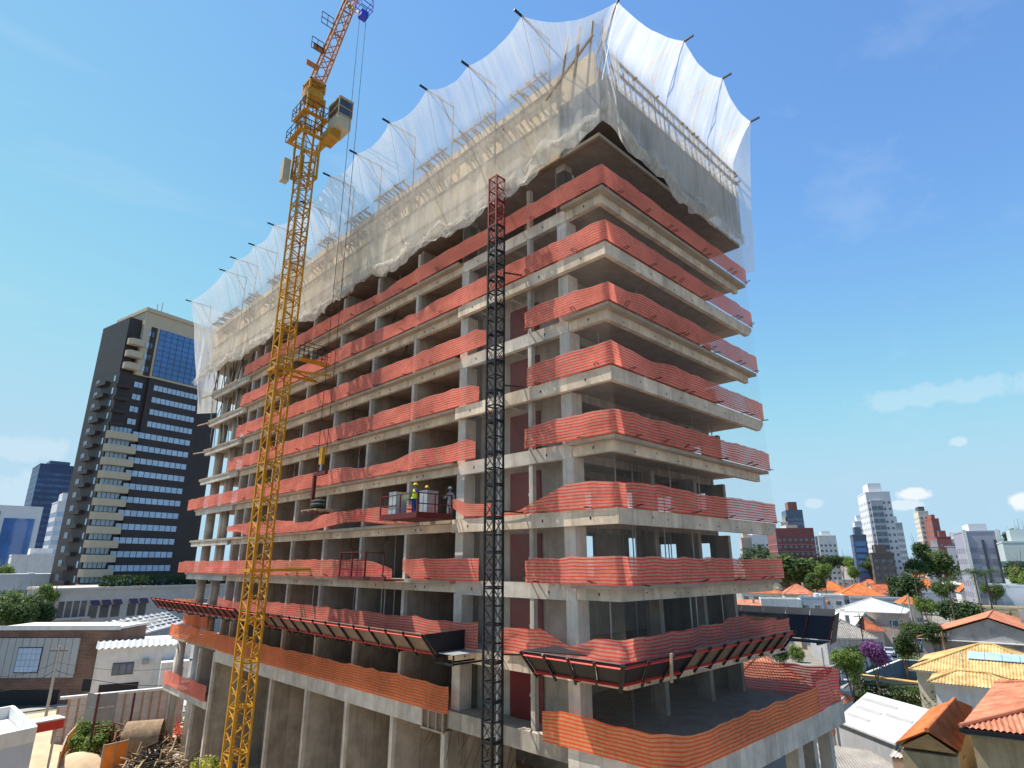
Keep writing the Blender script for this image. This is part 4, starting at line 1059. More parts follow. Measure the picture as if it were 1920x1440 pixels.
SKIN = mat('skin', (.28, .15, .10), .6, .1, 6)
HIVIS = mat('hi_vis_vest', (.62, .85, .03), .7, .08, 6)
NAVY = mat('blue_workwear', (.02, .05, .22), .85, .2, 5)
GREYC = mat('grey_workwear', (.30, .31, .32), .85, .2, 5)
DARKC = mat('dark_workwear', (.04, .04, .05), .85, .2, 5)
HELY = mat('yellow_helmet', (.75, .50, .02), .4, .05, 3)
HELW = mat('white_helmet', (.8, .8, .78), .4, .05, 3)
BOOT = mat('boots', (.02, .018, .015), .7)
def person(label, loc, rz, shirt, trousers, helmet, arms, vest=None, lean=0.0, bend=0):
    """one skinned body; arms = ((elbow),(hand)) for left and right in body space, facing +Y"""
    root = thing('person', label, 'person', loc, rz)
    V = {}; verts = []; rad = []; edges = []
    def v(n, p, r): V[n] = len(verts); verts.append(p); rad.append(r)
    def e(*ns):
        for a, b in zip(ns, ns[1:]): edges.append((V[a], V[b]))
    L = lean
    v('pel', (0, 0, .95), (.165, .12)); v('waist', (0, L * .25, 1.1), (.15, .11)); v('chest', (0, L * .7, 1.32), (.18, .125)); v('neckb', (0, L, 1.47), (.1, .085)); v('neck', (0, L * 1.05 + .01, 1.53), (.06, .06))
    v('head', (0, L * 1.1 + .025, 1.62), (.085, .098)); v('head2', (0, L * 1.12 + .02, 1.71), (.075, .09))
    e('pel', 'waist', 'chest', 'neckb', 'neck', 'head', 'head2')
    for s, nm in ((-1, 'l'), (1, 'r')):
        el, ha = arms[0 if s < 0 else 1]
        v('sh' + nm, (s * .19, L * .95, 1.43), (.075, .07)); v('el' + nm, (s * el[0], el[1] + L, el[2]), (.05, .05)); v('wr' + nm, (s * ha[0], ha[1] + L, ha[2]), (.033, .036))
        hd = (Vector(ha) - Vector(el)).normalized(); hp = Vector((s * ha[0], ha[1] + L, ha[2])); hdw = Vector((s * hd.x, hd.y, hd.z))
        v('pa' + nm, tuple(hp + hdw * .08), (.042, .028))
        e('neckb', 'sh' + nm, 'el' + nm, 'wr' + nm, 'pa' + nm)
        lat = Vector((s, 0, 0)) if abs(hdw.x) < .8 else Vector((0, 1, 0))
        for f in range(4):
            b_ = hp + hdw * .1 + lat * (.024 * (f - 1.5)); v(f'f{f}{nm}', tuple(b_ + hdw * (.035 + .012 * (1.5 - abs(f - 1.2)))), (.009, .009)); v(f'g{f}{nm}', tuple(b_ + hdw * .065 + Vector((0, 0, -.02))), (.008, .008)); e('pa' + nm, f'f{f}{nm}', f'g{f}{nm}')
        v('th' + nm, tuple(hp + hdw * .06 - lat * .055), (.01, .01)); e('pa' + nm, 'th' + nm)
        v('hip' + nm, (s * .1, 0, .88), (.1, .1)); v('kn' + nm, (s * .115, .03 + bend * (s > 0) * .1, .50), (.068, .07)); v('an' + nm, (s * .12, -.02, .1), (.048, .05)); v('toe' + nm, (s * .13, .13, .045), (.045, .04))
        e('pel', 'hip' + nm, 'kn' + nm, 'an' + nm, 'toe' + nm)
    me = bpy.data.meshes.new('body'); me.from_pydata(verts, edges, [])
    ob = bpy.data.objects.new('body', me); COL.objects.link(ob)
    md = ob.modifiers.new('s', 'SKIN')
    for i, r in enumerate(rad): me.skin_vertices[0].data[i].radius = r
    me.skin_vertices[0].data[0].use_root = True
    ob.modifiers.new('d', 'SUBSURF').levels = 2
    dg = bpy.context.evaluated_depsgraph_get(); em = bpy.data.meshes.new_from_object(ob.evaluated_get(dg))
    bpy.data.objects.remove(ob); em.name = 'body'
    em.materials.clear()
    for q in (shirt, trousers, SKIN, BOOT): em.materials.append(q)
    hands = [Vector(verts[V['pal']]), Vector(verts[V['par']])]
    for p in em.polygons:
        c = p.center; p.use_smooth = True
        if c.z > 1.5 or min((c - h).length for h in hands) < .13: p.material_index = 2
        elif c.z < .13: p.material_index = 3
        elif c.z < .98 and abs(c.x) < .24: p.material_index = 1
    put('body', em, root)
    hx, hy, hz = 0, L * 1.12 + .02, 1.70
    k = MB(); n = 16; rings = []
    for j in range(6):
        a = j / 5 * math.pi / 2; rings.append([(hx + .115 * math.cos(a) * math.cos(t), hy + .135 * math.cos(a) * math.sin(t), hz + .02 + .115 * math.sin(a)) for t in (2 * math.pi * i / n for i in range(n + 1))])
    k.sheet(rings); k.sheet([[(hx + s * math.cos(t), hy + .02 * (s > .12) + (s + .02) * math.sin(t), hz + .02 - (s - .11) * .15) for t in (2 * math.pi * i / n for i in range(n + 1))] for s in (.11, .16)])
    k.build('helmet', helmet, root, True)
    if helmet:  # face: nose, eyes, ears
        k = MB().add([(-.015, hy + .085, 1.6), (.015, hy + .085, 1.6), (0, hy + .125, 1.605), (0, hy + .09, 1.66)], [(0, 1, 2), (1, 3, 2), (3, 0, 2)]); k.build('nose', SKIN, root)
        for s in (-1, 1): MB().tube((s * .08, hy, 1.64), (s * .1, hy - .01, 1.645), .028, 8).build('ear', SKIN, root)
    if vest:
        rings = []
        for z, w, d_ in ((1.0, .19, .15), (1.12, .18, .14), (1.25, .2, .155), (1.36, .205, .15), (1.44, .15, .12), (1.475, .11, .1)):
            ly = L * (z - .95) / .5
            rings.append([(w * math.copysign(abs(math.cos(t)) ** .8, math.cos(t)), ly + d_ * math.copysign(abs(math.sin(t)) ** .8, math.sin(t)), z) for t in (2 * math.pi * i / 20 for i in range(21))])
        ve = MB().sheet(rings).build('vest', vest, root, True)
        for s in (-1, 1):
            MB().bar((s * .12, L * .9 - .155, 1.44), (-s * .12, L * .3 - .16, 1.08), .03, .02).build('harness_strap', DARKC, root)
        MB().path([(.19 * math.cos(t), L * .1 + .155 * math.sin(t), .99) for t in (2 * math.pi * i / 12 for i in range(13))], .022, 6).build('belt', WOOD, root)
    return root
pp = LV[6] + .1
person('worker in yellow helmet, hi-vis vest and blue trousers on the work platform', (-1.35, 12.05, pp), R(-105), NAVY, NAVY, HELY, (((.34, .05, 1.18), (.42, .28, 1.05)), ((.33, .12, 1.2), (.30, .42, 1.25))), HIVIS, lean=.04)
person('worker in white helmet and grey clothes standing inside the slab edge', (.5, 11.3, LV[6]), R(100), GREYC, GREYC, HELW, (((.30, .0, 1.15), (.30, .2, .95)), ((.32, .1, 1.2), (.2, .35, 1.3))))
person('worker in dark clothes and yellow helmet half hidden behind the vest wearer', (-.2, 12.5, pp), R(-60), DARKC, DARKC, HELY, (((.30, .1, 1.2), (.25, .4, 1.3)), ((.32, .1, 1.2), (.2, .35, 1.3))))

# ---------------------------------------------------------------- trees
def crown_mesh(seed, m, n=2600, flat=.75, leaf=.085, lobes=12, name='crown', spread=.62):
    r = random.Random(seed); k = MB(); L = []
    for i in range(lobes):
        a = r.uniform(0, 2 * math.pi); q = spread * math.sqrt(r.random()); z = r.uniform(-.35, .55)
        L.append((Vector((q * math.cos(a), q * math.sin(a), z * flat)), r.uniform(.28, .5)))
    for i in range(n):
        c, rr = r.choice(L)
        d = Vector((r.gauss(0, 1), r.gauss(0, 1), r.gauss(0, 1) * .9 + .25)).normalized()
        p = c + d * rr * (r.random() ** .35) * (1 + .2 * r.uniform(-1, 1))
        s = leaf * r.uniform(.5, 1.35)
        nrm = (d + Vector((r.uniform(-.8, .8), r.uniform(-.8, .8), r.uniform(-.3, .9)))).normalized()
        a = nrm.orthogonal().normalized(); a.rotate(Matrix.Rotation(r.uniform(0, 6.28), 3, nrm)); b = nrm.cross(a)
        k.add([p + a * s, p + b * s * .7, p - a * s, p - b * s * .7], [(0, 1, 2, 3)])
    return k.mesh(name, m)
CROWN = {}
for nm, m in (('d', LEAF1), ('m', LEAF2), ('b', LEAF3), ('p', LEAF4), ('y', LEAF5)):
    CROWN[nm] = [crown_mesh(11 * i + ord(nm), m, 4600, .8 if i % 2 else .62, .055) for i in range(3 if nm in 'dm' else 2)]
def trunk_mesh(seed):
    r = random.Random(seed); k = MB()
    k.tube((0, 0, 0), (.02, .01, .55), .06, 8, .045)
    for i in range(6):
        a = 2 * math.pi * i / 6 + r.uniform(-.4, .4); q = Vector((.45 * math.cos(a), .45 * math.sin(a), r.uniform(.8, 1.15)))
        k.tube((.02, .01, r.uniform(.4, .55)), q, .032, 6, .012)
        for j in range(2): k.tube(q * .7 + Vector((0, 0, .16)), q + Vector((r.uniform(-.25, .25), r.uniform(-.25, .25), r.uniform(.05, .3))), .014, 5, .005)
    return k.mesh('trunk', BARK)
TRUNKS = [trunk_mesh(i) for i in range(3)]
_tn = [0]
def tree(label, x, y, h, rad, kind='d', name='leafy_tree', group=None, ztrunk=.45, base=0, flat=1.0):
    i = _tn[0]; _tn[0] += 1
    t = thing(name, label, 'tree', (x, y, base), R(i * 77 % 360), group)
    sz = min(max(rad * .62, h * .50), rad * 1.15); c = put('crown', CROWN[kind][i % len(CROWN[kind])], t, (0, 0, h - sz * .82)); c.scale = (rad, rad, sz)
    k = put('trunk', TRUNKS[i % 3], t); hh = h - sz * .7; k.scale = (max(rad * .8, 1), max(rad * .8, 1), hh)
    return t
def tree_px(label, px, pyt, wpx, D, kind='d', **k):
    """tree whose crown top shows at (px, pyt), wpx wide, D metres away"""
    p = at_dist(px, pyt, D); h = max(p.z, 2.5); return tree(label, p.x, p.y, h, max(h * .22, wpx / 2 * m_per_px(p) * .86), kind, **k)
def bush(label, p, r, kind='m', h=None, name='bush', cat='bush', group=None):
    t = thing(name, label, cat, p, R((p[0] * 37) % 360), group); i = int(abs(p[0] * 10)) % len(CROWN[kind])
    c = put('foliage', CROWN[kind][i], t, (0, 0, (h or r) * .62)); c.scale = (r, r, h or r)
    put('stem', TRUNKS[0], t).scale = (r * .5, r * .5, (h or r) * .6)
    return t
def palm(label, px, pyt, D, h_crown=3.2):
    p = at_dist(px, pyt, D); t = thing('palm_tree', label, 'tree', (p.x, p.y, 0)); H = p.z - .8
    k = MB(); prev = Vector((0, 0, 0))
    for i in range(6):
        q = Vector((.25 * math.sin(i * .5), .2 * math.sin(i * .4), H * (i + 1) / 6)); k.tube(prev, q, .15 - .01 * i, 8, .14 - .01 * i); prev = q
    k.build('trunk', BARK, t)
    rr = random.Random(int(px)); k = MB()
    for i in range(16):
        a = 2 * math.pi * i / 16 + rr.uniform(-.15, .15); el = rr.uniform(-.1, 1.0); L = rr.uniform(.85, 1.1) * h_crown; last = prev
        for j in range(6):
            s = (j + 1) / 6; q = prev + Vector((math.cos(a) * L * s * math.cos(el * (1 - s * .6)), math.sin(a) * L * s * math.cos(el * (1 - s * .6)), L * (math.sin(el) * s - .75 * s * s)))
            w = .5 * math.sin(math.pi * (.15 + .8 * s)); sd = Vector((-math.sin(a), math.cos(a), 0))
            for sg in (-1, 1):
                for f in range(2):
                    b = last.lerp(q, f / 2); k.add([b, b.lerp(q, .35), b + sd * sg * w + Vector((math.cos(a) * .3, math.sin(a) * .3, -.28))], [(0, 1, 2)])
            last = q
    k.build('crown', LEAF1, t)

# ---------------------------------------------------------------- roofs and houses
def ribbed(k, o, t, s, length, run, rise, hipL, hipR, pitch=.25, amp=.04, corr=False):
    """tiled slope: eave starts at o along unit t, climbs along unit s (horizontal); hips at 45 degrees"""
    o = Vector(o); t = Vector(t); s = Vector(s); n = max(4, int(length / pitch) * 4); sl = rise / run
    nr = (Vector((0, 0, 1)) - s * sl).normalized()
    lo, hi, uv0, uv1 = [], [], [], []
    for i in range(n + 1):
        u = length * i / n; r = run
        if hipL: r = min(r, u * hipL)
        if hipR: r = min(r, (length - u) * hipR)
        z = amp * (math.cos(2 * math.pi * (i % 4) / 4) if not corr else math.cos(math.pi * (i % 2)))
        b = o + t * u + nr * z
        lo.append(b); hi.append(b + s * max(r, .0) + Vector((0, 0, max(r, 0.) * sl)))
        uv0.append((u, 0)); uv1.append((u, max(r, 0.) * math.hypot(1, sl)))
    k.sheet([lo, hi], [uv0, uv1]); return k
def hip_roof(parent, w, d, ze, rh, m, ov=.5, pitch=.25, gable=None, wall=None, cap=True, amp=.04):
    """roof over a w x d plan centred on the parent; gable: None (hip), 'x' ridge along x, 'y' ridge along y"""
    W, D = w + 2 * ov, d + 2 * ov; k = MB(); zb = ze - .02
    if gable == 'y':
        run = W / 2; ribbed(k, (-W / 2, D / 2, zb), (0, -1, 0), (1, 0, 0), D, run, rh, 0, 0, pitch, amp); ribbed(k, (W / 2, -D / 2, zb), (0, 1, 0), (-1, 0, 0), D, run, rh, 0, 0, pitch, amp)
        ends = [(Vector((0, -D / 2, zb + rh)), Vector((0, D / 2, zb + rh)))]
    elif gable == 'x':
        run = D / 2; ribbed(k, (-W / 2, -D / 2, zb), (1, 0, 0), (0, 1, 0), W, run, rh, 0, 0, pitch, amp); ribbed(k, (W / 2, D / 2, zb), (-1, 0, 0), (0, -1, 0), W, run, rh, 0, 0, pitch, amp)
        ends = [(Vector((-W / 2, 0, zb + rh)), Vector((W / 2, 0, zb + rh)))]
    else:
        run = min(W, D) / 2
        ribbed(k, (-W / 2, -D / 2, zb), (1, 0, 0), (0, 1, 0), W, run, rh, 1, 1, pitch, amp); ribbed(k, (W / 2, D / 2, zb), (-1, 0, 0), (0, -1, 0), W, run, rh, 1, 1, pitch, amp)
        ribbed(k, (-W / 2, D / 2, zb), (0, -1, 0), (1, 0, 0), D, run, rh, 1, 1, pitch, amp); ribbed(k, (W / 2, -D / 2, zb), (0, 1, 0), (-1, 0, 0), D, run, rh, 1, 1, pitch, amp)
        if W >= D: a, b = Vector((-W / 2 + run, 0, zb + rh)), Vector((W / 2 - run, 0, zb + rh))
        else: a, b = Vector((0, -D / 2 + run, zb + rh)), Vector((0, D / 2 - run, zb + rh))
        ends = [(a, b)]
        for cx in (-1, 1):
            for cy in (-1, 1):
                e = (a if (cx < 0 if W >= D else cy < 0) else b); ends.append((Vector((cx * W / 2, cy * D / 2, zb)), e))
    rf = k.build('roof', m, parent)
    MB().box(-W / 2 + .04, W / 2 - .04, -D / 2 + .04, D / 2 - .04, zb - .17, zb - .06).build('eaves_soffit', WHITE, rf)
    if cap:
        for a, b in ends:
            if (b - a).length > .2: MB().tube(a + Vector((0, 0, .04)), b + Vector((0, 0, .04)), .1, 6).build('ridge_cap', m, rf)
    if gable and wall:
        if gable == 'y':
            for y in (-d / 2, d / 2): MB().add([(-w / 2, y - .06, ze - .2), (w / 2, y - .06, ze - .2), (0, y - .06, ze + rh * w / W - .05), (-w / 2, y + .06, ze - .2), (w / 2, y + .06, ze - .2), (0, y + .06, ze + rh * w / W - .05)], [(0, 1, 2), (5, 4, 3), (0, 3, 4, 1), (1, 4, 5, 2), (2, 5, 3, 0)]).build('gable_wall', wall, parent)
        else:
            for x in (-w / 2, w / 2): MB().add([(x - .06, -d / 2, ze - .2), (x - .06, d / 2, ze - .2), (x - .06, 0, ze + rh * d / D - .05), (x + .06, -d / 2, ze - .2), (x + .06, d / 2, ze - .2), (x + .06, 0, ze + rh * d / D - .05)], [(0, 1, 2), (5, 4, 3), (0, 3, 4, 1), (1, 4, 5, 2), (2, 5, 3, 0)]).build('gable_wall', wall, parent)
    return rf
def windows_on(parent, w, d, ze, cols, rows, ww=1.3, wh=1.2, side='f', frame=WHITE, z0=None, m=None):
    for r in range(rows):
        for c in range(cols):
            x = (-w / 2 + w * (c + .5) / cols); z = (z0 if z0 is not None else 1.5) + r * 3.0
            if z + wh / 2 > ze - .15: continue
            if side == 'f':
                f = bx('window', frame, parent, x - ww / 2 - .07, x + ww / 2 + .07, -d / 2 - .04, -d / 2 + .03, z - wh / 2 - .07, z + wh / 2 + .07)
                bx('pane', m or WGLASS, f, x - ww / 2, x - .03, -d / 2 - .055, -d / 2 - .041, z - wh / 2, z + wh / 2); bx('pane', m or WGLASS, f, x + .03, x + ww / 2, -d / 2 - .055, -d / 2 - .041, z - wh / 2, z + wh / 2)
            else:
                xs = w / 2 * (1 if side == 'r' else -1); y = -d / 2 + d * (c + .5) / cols; sg = 1 if side == 'r' else -1
                f = bx('window', frame, parent, min(xs - sg * .03, xs + sg * .04), max(xs - sg * .03, xs + sg * .04), y - ww / 2 - .07, y + ww / 2 + .07, z - wh / 2 - .07, z + wh / 2 + .07)
                bx('pane', m or WGLASS, f, min(xs + sg * .041, xs + sg * .055), max(xs + sg * .041, xs + sg * .055), y - ww / 2, y + ww / 2, z - wh / 2, z + wh / 2)
def place(pxl, pxr, pye, ze, depth, rot):
    p = on_z((pxl + pxr) / 2, pye, ze); w = (pxr - pxl) * m_per_px(p)
    v = Vector((p.x - CAMX, p.y - CAMY, 0)); az = math.atan2(v.y, v.x); rz = az - math.pi / 2 + R(rot)
    fwd = Vector((math.cos(rz + math.pi / 2), math.sin(rz + math.pi / 2), 0))
    w = w / (abs(math.cos(R(rot))) + .001) - depth * abs(math.tan(R(rot))) * .5
    c = Vector((p.x, p.y, 0)) + fwd * depth / 2
    return c, max(w, 2), rz
def house(label, pxl, pxr, pye, ze, depth, rot=0, roof='hip', rh=1.6, wall=CREAM, rm=TILE_O, wins=(3, 2), ov=.45, name='house', pitch=.3, door=True, frame=WHITE, side=None, chim=False, tank=False):
    c, w, rz = place(pxl, pxr, pye, ze, depth, rot)
    h = thing(name, label, 'house', c, rz)
    if roof != 'flat': w = max(2, w - 2 * ov)
    wl = bx('wall', wall, h, -w / 2, w / 2, -depth / 2, depth / 2, 0, ze - .2)
    if wins: windows_on(h, w, depth, ze, wins[0], wins[1], min(1.5, w / wins[0] * .55), 1.15, 'f', frame)
    if side: windows_on(h, w, depth, ze, side[1], side[2], 1.1, 1.1, side[0], frame)
    if door: bx('door', PLYD, h, -w * .18 - .45, -w * .18 + .45, -depth / 2 - .05, -depth / 2 + .02, 0, 2.1)
    if roof == 'flat':
        r = bx('roof', FIBREW if rm is None else rm, h, -w / 2 + .15, w / 2 - .15, -depth / 2 + .15, depth / 2 - .15, ze - .195, ze - .08)
        k = MB(); k.box(-w / 2 - .03, w / 2 + .03, -depth / 2 - .03, -depth / 2 + .15, ze - .19, ze + .3); k.box(-w / 2 - .03, w / 2 + .03, depth / 2 - .15, depth / 2 + .03, ze - .19, ze + .3)
        k.box(-w / 2 - .03, -w / 2 + .15, -depth / 2 + .153, depth / 2 - .153, ze - .19, ze + .3); k.box(w / 2 - .15, w / 2 + .03, -depth / 2 + .153, depth / 2 - .153, ze - .19, ze + .3); k.build('parapet', wall, h)
        if tank:
            tk = MB().tube((w * .2, 0, ze - .08), (w * .2, 0, ze + 1.0), .75, 14).build('water_tank', PALEB, h); MB().tube((w * .2, 0, ze + 1.0), (w * .2, 0, ze + 1.2), .77, 14, .4).build('tank_lid', PALEB, tk)
    elif roof == 'shed':
        W, D = w + 2 * ov, depth + 2 * ov; k = MB(); ribbed(k, (-W / 2, -D / 2, ze), (1, 0, 0), (0, 1, 0), W, D, rh, 0, 0, .35, .03); k.build('roof', rm, h)
        for x in (-w / 2, w / 2): MB().add([(x - .05, -depth / 2, ze - .21), (x - .05, depth / 2, ze - .21), (x - .05, depth / 2, ze + rh * .93), (x + .05, -depth / 2, ze - .21), (x + .05, depth / 2, ze - .21), (x + .05, depth / 2, ze + rh * .93)], [(0, 1, 2), (5, 4, 3), (0, 3, 4, 1), (1, 4, 5, 2), (2, 5, 3, 0)]).build('gable_wall', wall, h)
    else:
        hip_roof(h, w, depth, ze, rh, rm, ov, pitch, roof if roof in ('x', 'y') else None, wall)
    ar = random.Random(int(pxl * 7 + pye))
    if ar.random() < .7:
        ax_, ay_ = ar.uniform(-w * .3, w * .3), ar.uniform(-depth * .2, depth * .3); zt = ze + (rh * .4 if roof != 'flat' else 0); am = MB().bar((ax_, ay_, zt), (ax_, ay_, zt + 2.4), .05)
        for q_ in (1.6, 1.9, 2.2): am.bar((ax_ - .5, ay_, zt + q_), (ax_ + .5, ay_, zt + q_), .03)
        am.build('antenna', STEELG, h)
    if ar.random() < .45 and roof != 'flat': bx('chimney', wall, h, w * .2, w * .2 + .6, depth * .05, depth * .05 + .6, ze, ze + rh + .5)
    if tank and roof != 'flat': MB().tube((0, depth * .2, ze + rh * .5), (0, depth * .2, ze + rh * .5 + 1.3), .6, 12).build('water_tank', PALEB, h)
    return h

# far and middle houses of the low quarter on the right (pixels are of the photograph)
HS = [
 ('orange hip-roofed house above the white house with the tall windows', 1575, 1660, 1117, 6.3, 13, 8, 'hip', 2.2, CREAM, TILE_O, (4, 2)),
 ('orange hip-roofed house with cream walls beside the white cube house', 1522, 1584, 1107, 6.2, 10, -10, 'hip', 2.0, CREAM, TILE_O, (3, 2)),
 ('small orange pyramid roof behind the cream house', 1514, 1552, 1092, 6.2, 10, 15, 'hip', 2.4, PINK, TILE_O, (2, 2)),
 ('three-storey cream house with orange roof below the big round tree', 1549, 1590, 1060, 10.4, 12, -14, 'hip', 2.0, CREAM, TILE_O, (3, 3)),
 ('low orange roof left of the three-storey cream house', 1519, 1551, 1073, 6.3, 11, 10, 'hip', 2.6, CREAM, TILE_O, (2, 2)),
 ('red-brown roofed house right of the three-storey cream house', 1600, 1640, 1079, 6.0, 12, 12, 'x', 2.0, CREAM, TILE_R, (3, 2)),
 ('second red-brown roof in the row, steeper', 1618, 1662, 1088, 6.0, 12, -12, 'y', 2.2, GREYW, TILE_R, (3, 2)),
 ('orange roof behind the dark round tree', 1690, 1738, 1081, 6.0, 12, 6, 'hip', 2.2, WHITE, TILE_O, (3, 2)),
 ('long orange roof over grey-green walls below the palms', 1738, 1872, 1091, 5.8, 14, 3, 'hip', 2.2, GREYW, TILE_O, (7, 2)),
 ('orange hip roof at the far right under the bright tree', 1858, 1905, 1084, 6.0, 12, -8, 'hip', 2.6, CREAM, TILE_O, (3, 2)),
 ('orange gabled roof right of the palm trunks', 1800, 1836, 1110, 5.6, 10, 10, 'y', 1.8, WHITE, TILE_O, (2, 1)),
 ('reddish roof with dormer under the far office block', 1765, 1808, 1066, 6.2, 12, 5, 'hip', 2.0, CREAM, TILE_O, (3, 2)),
 ('faded red roof line under the dark office block', 1815, 1880, 1064, 6.2, 12, -4, 'hip', 1.8, WHITE, TILE_R, (5, 2)),
 ('salmon lean-to roof left of the white box house', 1384, 1432, 1140, 5.0, 9, 6, 'shed', 1.6, PINK, TILE_S, (2, 1)),
 ('long orange roof ridge with cream wall just right of the tower', 1388, 1462, 1112, 6.2, 11, -6, 'hip', 1.5, CREAM, TILE_O, (4, 2)),
 ('bright orange low roof between tower and white box house', 1378, 1428, 1152, 4.6, 8, 4, 'hip', 1.3, CREAM, TILE_O, (2, 1)),
 ('brown-red tiled roof with pale hips beside the pink house', 1592, 1664, 1182, 4.0, 9, 20, 'hip', 2.2, PINK, TILE_R, (3, 1)),
 ('brown gabled roof with pale ridge beside the dark tree', 1640, 1698, 1112, 5.8, 10, 25, 'x', 1.8, CREAM, TILE_R, (2, 1)),
 ('low grey fibre-cement hip roof behind the black catch platform', 1540, 1648, 1196, 4.2, 11, 16, 'hip', 2.6, GREYW, FIBRE, (3, 1)),
 ('wide tan roof with pale edge behind the torn orange net', 1450, 1604, 1168, 5.0, 14, -18, 'x', 1.8, CREAM, FIBREW, (4, 1)),
 ('white hip-roofed house with pink walls in the middle of the quarter', 1568, 1692, 1147, 6.6, 13, -6, 'hip', 2.4, PINK, METALW, (3, 2)),
]
HS += [
 ('orange roof half hidden by the tower, nearest the skyline', 1392, 1440, 1098, 6.2, 11, 8, 'hip', 2.2, WHITE, TILE_O, (3, 2)),
 ('cream house with orange gable beside the white cube house', 1440, 1474, 1102, 6.0, 10, -14, 'y', 2.2, CREAM, TILE_O, (2, 2)),
 ('low orange roof in front of the white cube house', 1470, 1528, 1114, 5.6, 9, 8, 'hip', 2.0, CREAM, TILE_S, (3, 1)),
 ('orange roof right of the three-storey cream house, upper', 1594, 1634, 1070, 6.4, 12, -8, 'hip', 2.2, WHITE, TILE_O, (3, 2)),
 ('orange roof left of the dark round tree', 1610, 1662, 1100, 6.2, 11, 10, 'hip', 2.2, CREAM, TILE_O, (3, 2)),
 ('brown roof below the dark round tree', 1664, 1716, 1112, 6.0, 10, -10, 'x', 2.0, PINK, TILE_R, (3, 1)),
 ('orange roof under the lone palm', 1716, 1760, 1102, 6.2, 10, 6, 'hip', 2.2, WHITE, TILE_O, (2, 2)),
 ('salmon roof right of the large dark tree', 1842, 1888, 1112, 6.2, 10, -6, 'hip', 2.2, CREAM, TILE_S, (3, 2)),
 ('orange roof above the long orange roof', 1788, 1846, 1076, 6.4, 12, 4, 'hip', 2.2, WHITE, TILE_O, (4, 2)),
 ('orange roof between white box house and slate cube', 1486, 1546, 1128, 5.4, 9, -8, 'hip', 2.0, PINK, TILE_O, (2, 1)),
 ('small orange roof behind the pink house', 1690, 1730, 1132, 5.6, 8, 12, 'hip', 1.8, CREAM, TILE_O, (2, 1)),
 ('red-brown roof at the far right among the trees', 1880, 1930, 1094, 6.2, 11, 6, 'hip', 2.2, WHITE, TILE_R, (3, 2)),
]
for a in HS:
    a = list(a)
    if a[3] < 1120: a[8] *= 1.65
    house(*a)
FLAT = [
 ('white cube house with two tall dark windows', 1466, 1522, 1086, 8.4, 9, -12, PALEB, (3, 2)),
 ('white box house with plain long wall right of the tower', 1428, 1500, 1125, 6.4, 8, 4, WHITE, (3, 1)),
 ('dark slate cube house with balcony opening', 1498, 1541, 1121, 6.9, 8, -6, BLUEW, (2, 2)),
 ('small white two-storey house with blinds', 1540, 1580, 1117, 6.6, 8, 4, WHITE, (2, 2)),
 ('long blue-grey flat-roofed house behind the white hip roof', 1600, 1702, 1123, 6.0, 8, 3, BLUEW, (5, 2)),
 ('white modern house above the three-storey cream house', 1588, 1620, 1047, 11.5, 9, -10, WHITE, (2, 2)),
 ('grey flat-roofed house under the brown roofs', 1560, 1612, 1088, 6.4, 9, 0, GREYW, (3, 2)),
 ('white low house beside the teal fence', 1648, 1690, 1068, 6.4, 9, 0, WHITE, (3, 1)),
 ('white house with garage among the far roofs', 1715, 1768, 1068, 6.4, 10, 6, WHITE, (4, 2)),
 ('pale grey house with dark window beyond the palms', 1745, 1800, 1078, 5.8, 9, -4, GREYW, (4, 1)),
 ('white arched roof hall far right', 1846, 1884, 1066, 6.4, 10, 4, WHITE, (3, 1)),
 ('blue-grey low annex behind the leafless tree', 1720, 1780, 1112, 5.0, 8, 2, BLUEW, (4, 1)),
 ('big pale blue blank wall block at the right edge', 1863, 1990, 1099, 11.0, 8, 2, PALEB, None),
 ('long beige flat-roofed block under the pale blue wall', 1826, 2000, 1142, 6.4, 7, 6, OCHRE, None),
 ('grey cement house with white parapet behind the tower corner', 1395, 1470, 1085, 9.0, 9, 3, GREYW, (3, 2)),
 ('white terrace house beside the red water tank', 1540, 1562, 1150, 4.6, 5, 0, WHITE, (1, 1)),
]
for lb, l, r_, y, ze, dp, rot, wl, wn_ in FLAT: house(lb, l, r_, y, ze, dp, rot, 'flat', 0, wl, None, wn_, tank=('cube' in lb or 'garage' in lb))
